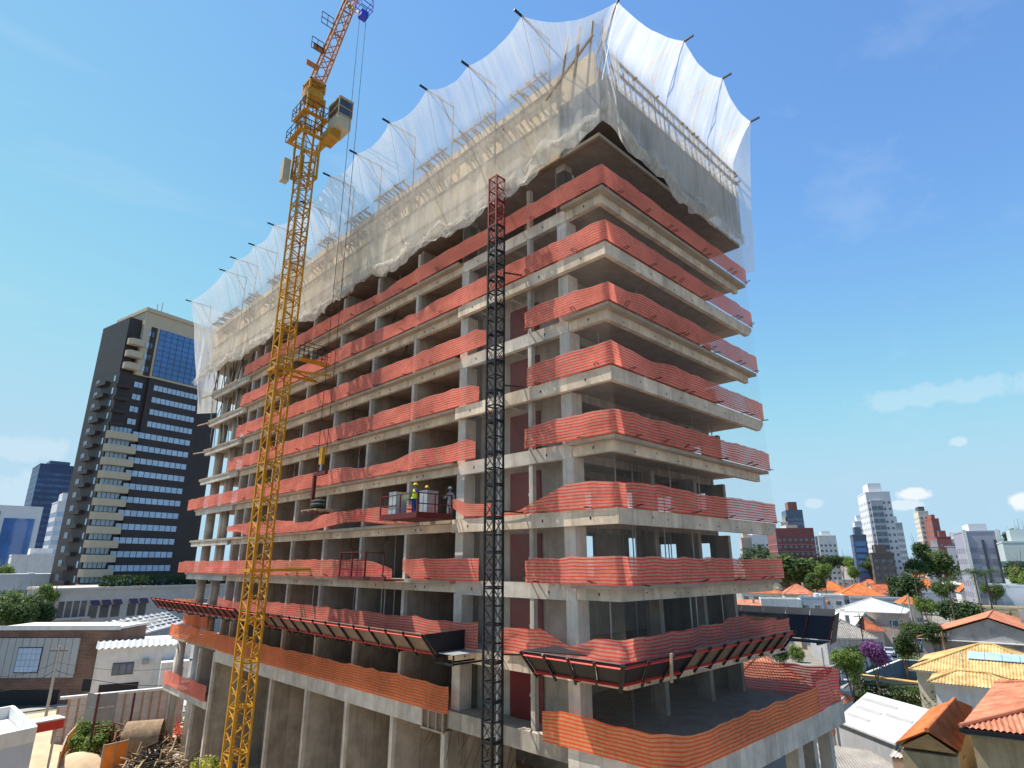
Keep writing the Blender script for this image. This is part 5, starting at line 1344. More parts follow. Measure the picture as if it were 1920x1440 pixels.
# filler rows of far small houses so that the quarter is continuous
rr = random.Random(5)
FILL = [(1400, 1076), (1432, 1070), (1500, 1068), (1640, 1062), (1676, 1060), (1700, 1100), (1730, 1063), (1790, 1096), (1836, 1075), (1890, 1070), (1910, 1100), (1480, 1070), (1545, 1084), (1662, 1074), (1705, 1075), (1880, 1097)]
FWH = ['at the tower edge below the pink block', 'left of the dark spreading tree', 'below the huge round tree', 'left of the teal court fence', 'under the grey apartment tower', 'right of the dark round tree', 'below the slim beige tower', 'under the left palm of the pair', 'under the office block', 'left of the bright edge tree', 'beside the pale blue wall', 'behind the white cube house', 'left of the three-storey house', 'below the court fence', 'behind the lone palm', 'under the rightmost orange roof']
for i, (px, py) in enumerate(FILL):
    w = rr.uniform(30, 44); wl = (CREAM, WHITE, GREYW, PINK)[i % 4]; rm = (TILE_O, TILE_R, FIBREW, TILE_O, TILE_O)[i % 5]
    c, ww, rz = place(px - w / 2, px + w / 2, py, 5.6, 10, rr.uniform(-25, 25))
    h = thing('house', f'small far house with {"grey" if rm is FIBREW else "reddish"} roof, number {i + 1} counted from the tower outwards', 'house', c, rz, 'small far houses')
    h['label'] = f'small {("cream", "white", "grey", "pink")[i % 4]} house with {("orange", "brick-red", "pale", "orange", "orange")[i % 5]} roof {FWH[i]}'
    bx('wall', wl, h, -ww / 2 + .4, ww / 2 - .4, -5, 5, 0, 5.4); hip_roof(h, ww - .8, 10, 5.6, 1.8, rm, .4, .4, rr.choice([None, 'x', 'y']), wl, cap=False); windows_on(h, ww - .8, 10, 5.6, 3, 2, 1.1, 1.0)

# ---- near houses on the right, from their roof corners
def roof_quad(label, cat, name, pts, th, m, wallm, zw=None, ribs=None, ov=.25):
    """slab roof given by 4 corners (eave first), walls below"""
    P = [Vector(p) for p in pts]; c = sum(P, Vector()) / 4
    h = thing(name, label, cat, (c.x, c.y, 0)); Q = [p - Vector((c.x, c.y, 0)) for p in P]
    if ribs:
        k = MB(); a, b, c_, d = Q; n = int((b - a).length / ribs) * 4; lo = []; hi = []
        for i in range(n + 1):
            t = i / n; z = .045 * math.cos(math.pi * (i % 4) / 2); lo.append(a.lerp(b, t) + Vector((0, 0, z))); hi.append(d.lerp(c_, t) + Vector((0, 0, z)))
        L = (b - a).length; k.sheet([lo, hi], [[(L * i / n, 0) for i in range(n + 1)], [(L * i / n, (d - a).length) for i in range(n + 1)]]); r = k.build('roof', m, h)
    else:
        r = MB().add(Q + [q - Vector((0, 0, th)) for q in Q], [(0, 1, 2, 3), (7, 6, 5, 4), (0, 4, 5, 1), (1, 5, 6, 2), (2, 6, 7, 3), (3, 7, 4, 0)]).build('roof', m, h)
    if wallm:
        ctr = sum(Q, Vector()) / 4; W = [ctr + (q - ctr) * (1 - ov / 5) for q in Q]
        MB().add([(w.x, w.y, 0) for w in W] + [(w.x, w.y, w.z - th - .03) for w in W], [(3, 2, 1, 0), (4, 5, 6, 7), (0, 1, 5, 4), (1, 2, 6, 5), (2, 3, 7, 6), (3, 0, 4, 7)]).build('wall', wallm, h)
    return h, r, Q
# white metal shed
za = 5.0
h, r, Q = roof_quad('white sheet-metal roof with grey skylight strips beside the podium', 'shed', 'metal_shed', [on_z(1566, 1350, za - .3), on_z(1678, 1394, za - .3), on_z(1742, 1330, za + .3), on_z(1626, 1298, za + .3)], .12, METALW, GREYW)
for (u0, u1, v0, v1) in ((.06, .45, .22, .28), (.06, .5, .47, .54), (.02, .62, .74, .82), (.55, .97, .52, .58)):
    def q_(u, v): return Q[0].lerp(Q[1], u).lerp(Q[3].lerp(Q[2], u), v) + Vector((0, 0, .025))
    MB().add([q_(u0, v0), q_(u1, v0), q_(u1, v1), q_(u0, v1)] + [q_(a, b) - Vector((0, 0, .02)) for a, b in ((u0, v0), (u1, v0), (u1, v1), (u0, v1))], [(0, 1, 2, 3), (7, 6, 5, 4), (0, 4, 5, 1), (1, 5, 6, 2), (2, 6, 7, 3), (3, 7, 4, 0)]).build('skylight_strip', METALG, r)
for i in range(7):
    t = (i + .5) / 7; MB().bar(Q[0].lerp(Q[3], t) + Vector((0, 0, .01)), Q[1].lerp(Q[2], t) + Vector((0, 0, .01)), .03, .04).build('roof_seam', METALW, r)
# small orange tile lean-to left of it
roof_quad('small bright orange tiled lean-to between podium and white metal roof', 'roof', 'tiled_lean_to', [on_z(1562, 1330, 4.2), on_z(1600, 1312, 4.2), on_z(1585, 1300, 4.8), on_z(1555, 1304, 4.8)], .1, TILE_O, GREYW, ribs=.3)
# orange gable house
hg = thing('house', 'bright orange gabled tile roof in the lower right', 'house', (*on_z(1745, 1365, 5)[:2], 0)); O = Vector(hg.location)
rb, rf_ = on_z(1790, 1312, 6.6) - O, on_z(1738, 1371, 6.6) - O
lb_, lf = on_z(1743, 1330, 5.2) - O, on_z(1679, 1394, 5.2) - O
qb, qf = on_z(1824, 1326, 5.2) - O, on_z(1801, 1410, 5.2) - O
def slope(a, b, c, d, rib=.28, m=TILE_O, parent=None, name='roof'):
    """a->b eave, d->c ridge"""
    k = MB(); n = int((b - a).length / rib) * 4; lo, hi, u0, u1 = [], [], [], []
    for i in range(n + 1):
        t = i / n; z = Vector((0, 0, .05 * math.cos(math.pi * (i % 4) / 2))); lo.append(a.lerp(b, t) + z); hi.append(d.lerp(c, t) + z); u0.append((t * (b - a).length, 0)); u1.append((t * (b - a).length, (d - a).length))
    # a few courses so that the tile rows step
    rows, uvs = [], []
    for j in range(7):
        v = j / 6; rows.append([p.lerp(q, v) + Vector((0, 0, .0)) for p, q in zip(lo, hi)]); uvs.append([(x[0], x[1] + (y[1] - x[1]) * v) for x, y in zip(u0, u1)])
    return k.sheet(rows, uvs).build(name, m, parent)
r1 = slope(lf, lb_, rb, rf_, parent=hg); r2 = slope(qb, qf, rf_, rb, parent=hg)
MB().tube(rb + Vector((0, 0, .06)), rf_ + Vector((0, 0, .06)), .13, 8).build('ridge_cap', TILE_O, r1)
ins = .12
MB().add([lf.lerp(rf_, ins) - Vector((0, 0, .25)), qf.lerp(rf_, ins) - Vector((0, 0, .25)), rf_ - Vector((0, 0, .15)), lb_.lerp(rb, ins) - Vector((0, 0, .25)), qb.lerp(rb, ins) - Vector((0, 0, .25)), rb - Vector((0, 0, .15))], [(0, 1, 2), (5, 4, 3), (0, 3, 4, 1)]).build('gable_wall', OCHRE, hg)
W4 = [lf.lerp(rf_, .15), qf.lerp(rf_, .15), qb.lerp(rb, .15), lb_.lerp(rb, .15)]
MB().add([(w.x, w.y, 0) for w in W4] + [(w.x, w.y, 4.95) for w in W4], [(3, 2, 1, 0), (4, 5, 6, 7), (0, 1, 5, 4), (1, 2, 6, 5), (2, 3, 7, 6), (3, 0, 4, 7)]).build('wall', OCHRE, hg)
# nearest house, salmon hip roof with dark gutter
hn = thing('house', 'nearest house with salmon tiled hip roof, dark gutter and stained ochre wall', 'house', (*on_z(1860, 1360, 6.6)[:2], 0)); O = Vector(hn.location)
fl, bl, fr = on_z(1801, 1362, 6.7) - O, on_z(1866, 1281, 6.7) - O, on_z(2060, 1392, 6.7) - O
br = bl + (fr - fl); hp = fl.lerp(bl, .5) + (fr - fl).normalized() * (bl - fl).length * .5 + Vector((0, 0, 2.3)); hp2 = hp + (fr - fl) * .45
def slope_tri(a, b, c, m, parent, rib=.28):
    k = MB(); n = int((b - a).length / rib) * 4; base = (b - a); L = base.length; t0 = base / L; hgt = c - a; pc = hgt.dot(t0); up_ = hgt - t0 * pc; lo, hi, u0, u1 = [], [], [], []
    for i in range(n + 1):
        u = L * i / n; f = min(u / pc, (L - u) / (L - pc)); z = Vector((0, 0, .05 * math.cos(math.pi * (i % 4) / 2))); lo.append(a + t0 * u + z); hi.append(a + t0 * u + up_ * max(f, 0) + z); u0.append((u, 0)); u1.append((u, up_.length * max(f, 0)))
    return k.sheet([lo, hi], [u0, u1]).build('roof', m, parent)
def slope_trap(a, b, c, d, m, parent, rib=.28):
    k = MB(); base = b - a; L = base.length; t0 = base / L; n = int(L / rib) * 4; pd = (d - a).dot(t0); pc = (c - a).dot(t0); up_ = (d - a) - t0 * pd; lo, hi, u0, u1 = [], [], [], []
    for i in range(n + 1):
        u = L * i / n; f = 1.0
        if pd > 0 and u < pd: f = u / pd
        if u > pc and L > pc: f = min(f, (L - u) / (L - pc))
        z = Vector((0, 0, .05 * math.cos(math.pi * (i % 4) / 2))); lo.append(a + t0 * u + z); hi.append(a + t0 * u + up_ * max(0, f) + z); u0.append((u, 0)); u1.append((u, up_.length * max(0, f)))
    return k.sheet([lo, hi], [u0, u1]).build('roof', m, parent)
ra = slope_tri(bl, fl, hp, TILE_S, hn); rb_ = slope_trap(fl, fr, hp2, hp, TILE_S, hn); slope_trap(br, bl, hp, hp2, TILE_S, hn)
for a, b in ((fl, hp), (bl, hp), (hp, hp2)): MB().tube(a + Vector((0, 0, .07)), b + Vector((0, 0, .07)), .13, 8).build('ridge_cap', TILE_S, ra)
for a, b in ((bl, fl), (fl, fr)): MB().bar(a - Vector((0, 0, .2)), b - Vector((0, 0, .2)), .22, .2).build('gutter', BLACKM, hn)
ctr = (fl + br) / 2
W4 = [ctr + (q - ctr) * .9 for q in (fl, fr, br, bl)]
MB().add([(w.x, w.y, 0) for w in W4] + [(w.x, w.y, 6.45) for w in W4], [(3, 2, 1, 0), (4, 5, 6, 7), (0, 1, 5, 4), (1, 2, 6, 5), (2, 3, 7, 6), (3, 0, 4, 7)]).build('wall', OCHRE, hn)
MB().add([fl - Vector((0, 0, .35)), fr - Vector((0, 0, .35)), br - Vector((0, 0, .35)), bl - Vector((0, 0, .35))] + [p - Vector((0, 0, .42)) for p in (fl, fr, br, bl)], [(0, 1, 2, 3), (7, 6, 5, 4), (0, 4, 5, 1), (1, 5, 6, 2), (2, 6, 7, 3), (3, 7, 4, 0)]).build('eaves_soffit', FIBRE, hn)
# corrugated lean-tos at the bottom right
roof_quad('weathered corrugated fibre-cement roof at the bottom beside the podium', 'shed', 'corrugated_shed', [on_z(1548, 1462, 3.0), on_z(1850, 1470, 3.0), on_z(1770, 1424, 3.5), on_z(1518, 1392, 3.5)], .08, FIBRE, GREYW, ribs=.2)
roof_quad('narrow corrugated metal lean-to below the orange gable', 'shed', 'corrugated_shed', [on_z(1668, 1418, 4.0), on_z(1802, 1436, 4.0), on_z(1812, 1416, 4.4), on_z(1682, 1396, 4.4)], .08, FIBREW, PINK, ribs=.22)
# yellow-tiled house with solar panels
c, w, rz = place(1722, 1985, 1268, 4.8, 13, -4)
hy = thing('house', 'house with yellow tiled hip roof and solar panels', 'house', c, rz); bx('wall', CREAM, hy, -w / 2 + .6, w / 2 - .6, -5.9, 5.9, 0, 4.6); ry = hip_roof(hy, w - 1.2, 11.8, 4.8, 2.5, TILE_Y, .6, .28)
sl_ = 2.5 / 6.5
for i in range(4):
    x = -w * .12 + i * 1.5; y0, y1 = -3.6, -2.1
    z0, z1 = 4.8 + (y0 + 6.5) * sl_ + .16, 4.8 + (y1 + 6.5) * sl_ + .16
    MB().add([(x, y0, z0), (x + 1.46, y0, z0), (x + 1.46, y1, z1), (x, y1, z1), (x, y0, z0 - .05), (x + 1.46, y0, z0 - .05), (x + 1.46, y1, z1 - .05), (x, y1, z1 - .05)], [(0, 1, 2, 3), (7, 6, 5, 4), (0, 4, 5, 1), (1, 5, 6, 2), (2, 6, 7, 3), (3, 7, 4, 0)]).build('solar_panel', SGLASS, hy)
house('low porch with yellow tiled hip roof in front of the solar-panel house', 1752, 1896, 1285, 4.5, 4, -4, 'hip', 1.0, WHITE, TILE_Y, (5, 1), ov=.5, name='porch', pitch=.28, door=False)
# grey gable wall house
house('tall grey stained gable wall house with red tiled roof on the right', 1738, 1985, 1203, 6.6, 15, -3, 'y', 2.9, GREYS, TILE_S, None, .5, pitch=.3, door=False)
# tiled roof just behind the podium terrace
house('salmon tiled roof seen behind the podium terrace net', 1372, 1512, 1270, 4.2, 9, 14, 'hip', 1.9, CREAM, TILE_S, (2, 1), ov=.5, pitch=.3)
# garden walls, blue yard, hedge
def wall_run(label, pts, h, m, th=.2, name='garden_wall', cat='wall', capm=None, cw=.5):
    t = thing(name, label, cat, (pts[0][0], pts[0][1], 0)); O = Vector(t.location)
    for a, b in zip(pts, pts[1:]):
        a, b = Vector((a[0], a[1], 0)) - O, Vector((b[0], b[1], 0)) - O
        MB().bar(a + Vector((0, 0, h / 2)), b + Vector((0, 0, h / 2)), th, h).build('wall_panel', m, t)
        if capm: MB().bar(a + Vector((0, 0, h + .06)), b + Vector((0, 0, h + .06)), cw, .1).build('coping', capm, t)
    return t
def gp(px, py, z=0): return on_z(px, py, z)
a, b, c_, d = gp(1622, 1268, 2.6), gp(1742, 1286, 2.6), gp(1690, 1236, 2.6), gp(1612, 1262, 2.6)
wall_run('blue painted yard wall behind the tile-capped garden wall', [gp(1626, 1262, 2.6), gp(1688, 1238, 2.6), gp(1738, 1240, 2.6)], 2.6, mat('blue_yard_paint', (.06, .13, .20), .8, .2, .8, stain=.4), capm=WHITE, cw=.3)
tw = wall_run('garden wall with yellow tiled coping above the ivy hedge', [gp(1614, 1266, 2.9), gp(1742, 1283, 2.9)], 2.9, WHITE, capm=TILE_Y, cw=.9)
rr = random.Random(9)
hd = thing('ivy_hedge', 'dense ivy hedge covering the garden wall along the side street', 'hedge', (*gp(1700, 1300, 1)[:2], 0)); O = Vector(hd.location)
ha, hb_ = gp(1604, 1282, 2.2), gp(1850, 1318, 2.2)
k = MB()
for i in range(5200):
    t = rr.random(); p = ha.lerp(hb_, t) - O; z = rr.uniform(.3, 2.7 + .4 * fbm(t * 14, 1)); nrm = Vector((rr.uniform(-1, 1), rr.uniform(-1, 1), rr.uniform(-.4, .8))).normalized(); a_ = nrm.orthogonal().normalized(); b_ = nrm.cross(a_); s = rr.uniform(.07, .16)
    q = Vector((p.x + rr.gauss(0, .35), p.y + rr.gauss(0, .35), z)); k.add([q + a_ * s, q + b_ * s, q - a_ * s, q - b_ * s], [(0, 1, 2, 3)])
k.build('foliage', LEAF2, hd)
wall_run('brown brick wall under the ivy hedge', [gp(1610, 1296, 1.4), gp(1852, 1332, 1.4)], 1.4, mat('brown_wall', (.13, .07, .05), .9, .2, 1.0), name='garden_wall')
gt = wall_run('white gate posts and low wall along the side street', [gp(1575, 1240, 2.4), gp(1612, 1226, 2.4)], 2.2, WHITE, name='street_wall')
for px, py in ((1572, 1246), (1590, 1238), (1612, 1230)): p = gp(px, py, 2.2) - Vector(gt.location); bx('gate_post', WHITE, gt, p.x - .3, p.x + .3, p.y - .3, p.y + .3, 0, 2.6)
wall_run('grey cement yard wall left of the white gate', [gp(1520, 1262, 2.4), gp(1572, 1244, 2.4)], 2.4, GREYW, name='street_wall')
wall_run('green-tinted far gate beside the bougainvillea', [gp(1612, 1226, 2.4), gp(1634, 1216, 2.4)], 2.3, mat('pale_green_gate', (.55, .62, .58), .6, .1, 1), name='street_gate', cat='gate')

# ---------------------------------------------------------------- poles and wires
def pole(label, px, pyb, pyt, zb=0, D=None, m=POLEW, r=.14, arms=True, lean=0):
    p = on_z(px, pyb, 0) if D is None else at_dist(px, pyb, D)
    D_ = math.hypot(p.x - CAMX, p.y - CAMY); H = at_dist(px, pyt, D_).z
    t = thing('utility_pole', label, 'pole', (p.x, p.y, 0)); MB().tube((0, 0, 0), (lean, 0, H), r, 10, r * .7).build('post', m, t)
    if arms:
        sd = Vector((math.sin(HEAD), -math.cos(HEAD), 0))
        MB().bar(sd * .9 + Vector((0, 0, H - .5)), -sd * .9 + Vector((0, 0, H - .5)), .1, .12).build('crossarm', POLEW, t)
        for s in (-.8, -.3, .3, .8): MB().tube(sd * s + Vector((0, 0, H - .42)), sd * s + Vector((0, 0, H - .22)), .05, 6).build('insulator', STEELG, t)
    return Vector((p.x, p.y, H))
pA = pole('leaning brown wooden pole in front of the solar-panel roof', 1790, 1312, 1186, r=.17)
pB = pole('thick brown wooden pole at the right edge', 1915, 1243, 1146, r=.19)
pC = pole('thin grey pole beside the parked cars', 1690, 1268, 1166, m=POLEC, r=.08, arms=False)
pD = pole('dark pole with crossarm before the pink house', 1628, 1262, 1150, m=BLACKM, r=.1)
pE = pole('grey pole behind the pink house wall', 1711, 1165, 1114, D=105, m=POLEC, r=.16, arms=False)
pF = pole('black post on the corner of the podium street', 1577, 1305, 1232, m=BLACKM, r=.09, arms=False)
pG = pole('dark pole between tower corner and white gate', 1552, 1300, 1215, D=62, m=POLEC, r=.1, arms=False)
def wire(label, pts, sag, r=.022):
    c = MB()
    for a, b in zip(pts, pts[1:]):
        prev = None
        for i in range(13):
            t = i / 12; q = Vector(a).lerp(Vector(b), t) - Vector((0, 0, sag * 4 * t * (1 - t)))
            if prev is not None: c.tube(prev, q, r, 5)
            prev = q
    return tag(c.build('overhead_wire', WIRE), label, 'wire', 'overhead wires')
dn = Vector((0, 0, -.4))
wire('overhead wire from the dark crossarm pole to the leaning brown pole', [pD + dn, pA + dn], .5)
wire('overhead wire from the leaning brown pole to the right edge pole', [pA + dn, pB + dn], .4)
wire('lower overhead wire from the leaning pole to the right edge pole', [pA + dn * 5, pB + dn * 5], .5)
wire('pale overhead wire crossing from the thin grey pole to the far right', [pD + dn * 2, pC + dn, pB + dn * 2], .5, .03)
wire('overhead wire over the dark pole towards the tower', [at_dist(1400, 1180, 80), pD + dn * 2], .7)
wire('thick black cable low over the side street', [at_dist(1540, 1258, 66), pA + dn * 12], .5, .045)
wire('second thick black cable low over the side street', [at_dist(1540, 1272, 66), pA + dn * 14], .5, .045)
wire('overhead wire from the thin grey pole to the far houses', [pC + dn, pE], .6, .025)

# ---------------------------------------------------------------- cars
def car(label, p, rz, body, group='cars parked in the side street'):
    t = thing('parked_car', label, 'car', p, rz, group)
    prof = [(-2.05, .35), (-2.1, .75), (-1.95, .92), (-1.25, .98), (-.6, 1.42), (.75, 1.45), (1.45, 1.0), (2.0, .88), (2.1, .6), (2.05, .32)]
    k = MB(); rows = []
    for y, s in ((-.82, 1), (-.86, 1), (.86, 1), (.82, 1)):
        rows.append([(x, y * (1 if z < 1.0 else .82), z) for x, z in prof])
    for sgn in (-1, 1):
        k.add([(x, sgn * .86 * (1 if z < 1.0 else .84), z) for x, z in prof], [tuple(range(10)) if sgn > 0 else tuple(range(9, -1, -1))])
    n = len(prof)
    k.add([(x, s * .86 * (1 if z < 1.0 else .84), z) for s in (-1, 1) for x, z in prof], [(i, (i + 1) % n, n + (i + 1) % n, n + i) for i in range(n)])
    k.build('body', body, t)
    for s in (-1, 1):
        y = s * .80
        MB().add([(-1.12, y * 1.04, 1.0), (1.3, y * 1.04, 1.02), (.72, y * .93, 1.4), (-.58, y * .93, 1.38)] + [(-1.12, y, 1.0), (1.3, y, 1.02), (.72, y * .88, 1.4), (-.58, y * .88, 1.38)], [(0, 1, 2, 3), (7, 6, 5, 4), (0, 4, 5, 1), (1, 5, 6, 2), (2, 6, 7, 3), (3, 7, 4, 0)]).build('side_window', DGLASS, t)
        for x in (-1.3, 1.3):
            wh = MB().tube((x, s * .72, .32), (x, s * .9, .32), .32, 18).build('wheel', BOOT, t); MB().tube((x, s * .9, .32), (x, s * .915, .32), .19, 14).build('rim', STEELG, wh)
        bx('headlight', WHITE, t, 2.0, 2.1, s * .6 - .15, s * .6 + .15, .65, .8); bx('tail_light', REDRAIL, t, -2.12, -2.05, s * .65 - .12, s * .65 + .12, .68, .85)
    for x0, x1 in ((.85, 1.42), (-1.2, -.68)):
        zz = (1.42, 1.03) if x0 > 0 else (1.02, 1.40)
        MB().add([(x0, -.66, zz[0] + .02), (x0, .66, zz[0] + .02), (x1, .72, zz[1] + .02), (x1, -.72, zz[1] + .02)] + [(x0, -.66, zz[0]), (x0, .66, zz[0]), (x1, .72, zz[1]), (x1, -.72, zz[1])], [(0, 1, 2, 3), (7, 6, 5, 4), (0, 4, 5, 1), (1, 5, 6, 2), (2, 6, 7, 3), (3, 7, 4, 0)]).build('windscreen', DGLASS, t)
    return t
CWHITE, CBLUE, CDARK = mat('car_white', (.75, .75, .76), .25, .03, 2, spec=.5), mat('car_blue', (.18, .24, .34), .25, .05, 2, spec=.5), mat('car_dark', (.02, .02, .03), .25, .05, 2, spec=.5)
sa = math.atan2(sdir.y, sdir.x)
def cp(px, py): q = on_z(px, py, .75); return (q.x, q.y, .02)
car('white car with red tail lights parked nearest the grey house', cp(1715, 1213), sa, CWHITE)
car('white car parked beyond the first white car', cp(1733, 1204), sa, CWHITE)
car('blue-grey car parked beside the bougainvillea', cp(1662, 1236), sa + .2, CBLUE)
car('silver car in the shade behind the blue-grey car', cp(1668, 1222), sa + .1, mat('car_silver', (.4, .41, .43), .25, .03, 2, spec=.5))
car('dark car parked between the lean-to and the ivy hedge', cp(1590, 1306), sa, CDARK)

# ---------------------------------------------------------------- trees on the right
TR = [
 ('huge round green tree right of the tower at the horizon', 1487, 1026, 150, 300, 'm'),
 ('dark green trees spreading left of the huge round tree', 1418, 1018, 110, 320, 'd'),
 ('dark tree behind the huge round tree, right flank', 1548, 1034, 50, 350, 'd'),
 ('bright green small tree before the three-storey house', 1541, 1054, 16, 260, 'b'),
 ('shrubby tree behind the white cube house', 1525, 1072, 52, 260, 'm'),
 ('green tree left of the tall white apartment tower', 1575, 1036, 40, 400, 'd'),
 ('bright green tree below the blue glass slab', 1590, 1040, 30, 380, 'b'),
 ('green tree at the foot of the tall white apartment tower', 1628, 1042, 36, 330, 'm'),
 ('small green tree right of the white modern house', 1600, 1057, 20, 290, 'b'),
 ('leafy tree at the left foot of the beige tower', 1720, 1011, 56, 420, 'd'),
 ('wide green tree mass before the red tower', 1752, 1028, 80, 390, 'm'),
 ('pale green tree before the red tower, lower', 1712, 1040, 56, 360, 'm'),
 ('low tree under the office block', 1812, 1044, 44, 300, 'd'),
 ('dark round tree among the orange roofs', 1690, 1072, 92, 250, 'd'),
 ('large dark green tree before the pale blue wall', 1792, 1112, 100, 170, 'd'),
 ('feathery green tree beside the pale blue wall', 1856, 1088, 44, 190, 'm'),
 ('bright round tree left of the large dark tree', 1732, 1114, 46, 150, 'b'),
 ('shady tree over the parked cars', 1708, 1158, 46, 105, 'm'),
 ('dark tree behind the grey gable house', 1745, 1160, 60, 102, 'd'),
 ('dark street tree left of the white cars', 1688, 1180, 40, 90, 'd'),
 ('bright yellow-green tree at the right edge', 1906, 1058, 44, 200, 'b'),
 ('tall dark tree above the bright one at the right edge', 1902, 1046, 44, 230, 'd'),
 ('trees on the roof line above the teal office block, left', 1898, 990, 26, 420, 'd'),
 ('trees on the roof line above the teal office block, right', 1914, 988, 24, 420, 'd'),
 ('pink-purple bougainvillea tree beside the side street', 1633, 1196, 46, 82, 'p'),
 ('bright young tree before the bougainvillea', 1585, 1212, 34, 75, 'b'),
 ('dark spreading tree behind the bright young tree', 1600, 1200, 48, 88, 'd'),
 ('sparse brownish tree before the blue-grey annex', 1765, 1084, 50, 200, 'm'),
]
for a in TR: tree_px(*a)
palm('palm tree left of the long orange roof', 1775, 1076, 120, 2.6); palm('left palm of the pair over the long orange roof', 1825, 1062, 118, 3.4); palm('right palm of the pair over the long orange roof', 1846, 1064, 119, 3.2)
palm('single palm before the orange roof behind the dark tree', 1712, 1062, 150, 1.8)
bush('bright round shrub in the blue yard', tuple(gp(1716, 1262, .5)[:2]) + (0,), 2.0, 'b', 2.4)
bush('yellow-green climber at the end of the ivy hedge', tuple(gp(1612, 1278, .8)[:2]) + (0,), 1.5, 'b', 2.6)
bush('bright green shrub behind the salmon roof', tuple(gp(1496, 1236, .5)[:2]) + (0,), 1.4, 'b', 2.2)
bush('green garden shrubs left of the bright shrub', tuple(gp(1462, 1240, .5)[:2]) + (0,), 2.0, 'm', 2.4)

# ---------------------------------------------------------------- skyline towers
def tower(label, pxl, pxr, pyt, D, depth=16, rot=0, wall=WHITE, cols=4, fl=3.0, wm=None, ww=1.2, wh=1.2, side='r', top=None, bands=None, strip=None, name='apartment_tower', zb=0, sidem=None):
    p = at_dist((pxl + pxr) / 2, pyt, D); H = p.z; w = (pxr - pxl) * m_per_px(p)
    az = math.atan2(p.y - CAMY, p.x - CAMX); rz = az - math.pi / 2 + R(rot)
    w = max(3, (w - depth * abs(math.sin(R(rot)))) / max(.3, math.cos(R(rot))))
    fw = Vector((math.cos(rz + math.pi / 2), math.sin(rz + math.pi / 2), 0))
    c = Vector((p.x, p.y, 0)) + fw * depth / 2 * math.cos(R(rot))
    t = thing(name, label, 'building', (c.x, c.y, zb), rz); H -= zb
    bx('wall', wall, t, -w / 2, w / 2, -depth / 2, depth / 2, 0, H)
    k = MB(); n = int((H - 2.5) / fl)
    for i in range(n):
        z = 1.6 + i * fl
        if strip:
            k.box(-w / 2 + .5, w / 2 - .5, -depth / 2 - .06, -depth / 2 + .04, z, z + strip)
            k.box(w / 2 - .04, w / 2 + .06, -depth / 2 + .5, depth / 2 - .5, z, z + strip); k.box(-w / 2 - .06, -w / 2 + .04, -depth / 2 + .5, depth / 2 - .5, z, z + strip)
        else:
            for j in range(cols):
                x = -w / 2 + w * (j + .5) / cols; k.box(x - ww / 2, x + ww / 2, -depth / 2 - .06, -depth / 2 + .04, z, z + wh)
            nc = max(2, int(depth / 4))
            for j in range(nc):
                y = -depth / 2 + depth * (j + .5) / nc; k.box(w / 2 - .04, w / 2 + .06, y - ww / 2, y + ww / 2, z, z + wh); k.box(-w / 2 - .06, -w / 2 + .04, y - ww / 2, y + ww / 2, z, z + wh)
    stuff(k.build('window', wm or WGLASS, t))
    if bands:
        for i in range(1, n, bands[0]): bx('floor_band', bands[1], t, -w / 2 - .12, w / 2 + .12, -depth / 2 - .12, depth / 2 + .12, i * fl + .1, i * fl + .1 + bands[2])
    tp = top or (.5, 3.5, wall)
    bx('roof_house', tp[2], t, -w * tp[0] / 2, w * tp[0] / 2, -depth * .3, depth * .3, H, H + tp[1])
    bx('parapet', wall, t, -w / 2 - .1, w / 2 + .1, -depth / 2 - .1, depth / 2 + .1, H - .5, H - .02) if not bands else None
    return t, w, H
BR_RED = mat('red_brick_cladding', (.21, .08, .075), .85, .15, .3)
BR_RED2 = mat('red_cladding', (.27, .10, .08), .8, .1, .3)
BLUET = mat('blue_grey_cladding', (.10, .13, .18), .6, .15, .3)
BEIGE = mat('beige_cladding', (.56, .52, .44), .8, .06, .3)
GREYT = mat('grey_cladding', (.40, .41, .43), .8, .08, .3)
TEAL = mat('teal_glass_band', (.05, .14, .14), .3, .1, .3)
PALEG = mat('pale_grey_cladding', (.60, .60, .61), .8, .05, .3)
tower('dark red brick apartment block with pale bands behind the round tree', 1447, 1530, 990, 300, 18, 14, BR_RED, 7, bands=(1, mat('pink_band', (.42, .16, .15), .8), .35), top=(.3, 1.5, BEIGE))
tower('blue-grey tower with red roof house behind the brick block', 1470, 1507, 956, 400, 16, 10, BLUET, 4, ww=2, wh=1.5, bands=(1, mat('bluegrey_band', (.28, .31, .35), .8), .4), top=(.55, 5, BR_RED2))
tower('beige lower shoulder left of the blue-grey tower', 1464, 1476, 978, 395, 10, 0, BEIGE, 2)
tower('pale grey apartment block beside the tower edge', 1398, 1450, 1003, 380, 16, 6, PALEG, 6)
tower('pinkish low block at the tower edge', 1388, 1410, 1008, 330, 12, 5, PINK, 3)
tower('white apartment tower with window columns in the gap', 1532, 1568, 1004, 400, 14, 8, WHITE, 4, top=(.5, 2.5, WHITE))
tower('tall white apartment tower with dark balcony column, tallest on the right', 1617, 1672, 922, 340, 20, 12, PALEG, 5, ww=1.0, wh=1.1, top=(.55, 4.5, PALEG))
t_, w_, H_ = tower('dark balcony shaft of the tall white apartment tower', 1630, 1655, 938, 338.5, 8, 12, GREYT, 2, ww=2.2, wh=1.9, top=(.3, .2, PALEG))
tower('pale tower with dark stripes left behind the tallest tower', 1601, 1626, 977, 420, 14, 6, PALEG, 3, ww=2.4, wh=1.1)
tower('blue glass slab left of the tallest tower', 1597, 1624, 1002, 330, 12, 6, BLUET, 4, strip=1.9, wm=BGLASS, fl=2.8, name='office_tower')
tower('grey apartment tower right of the tallest tower', 1664, 1694, 980, 380, 16, 10, GREYT, 4, wm=PALEG)
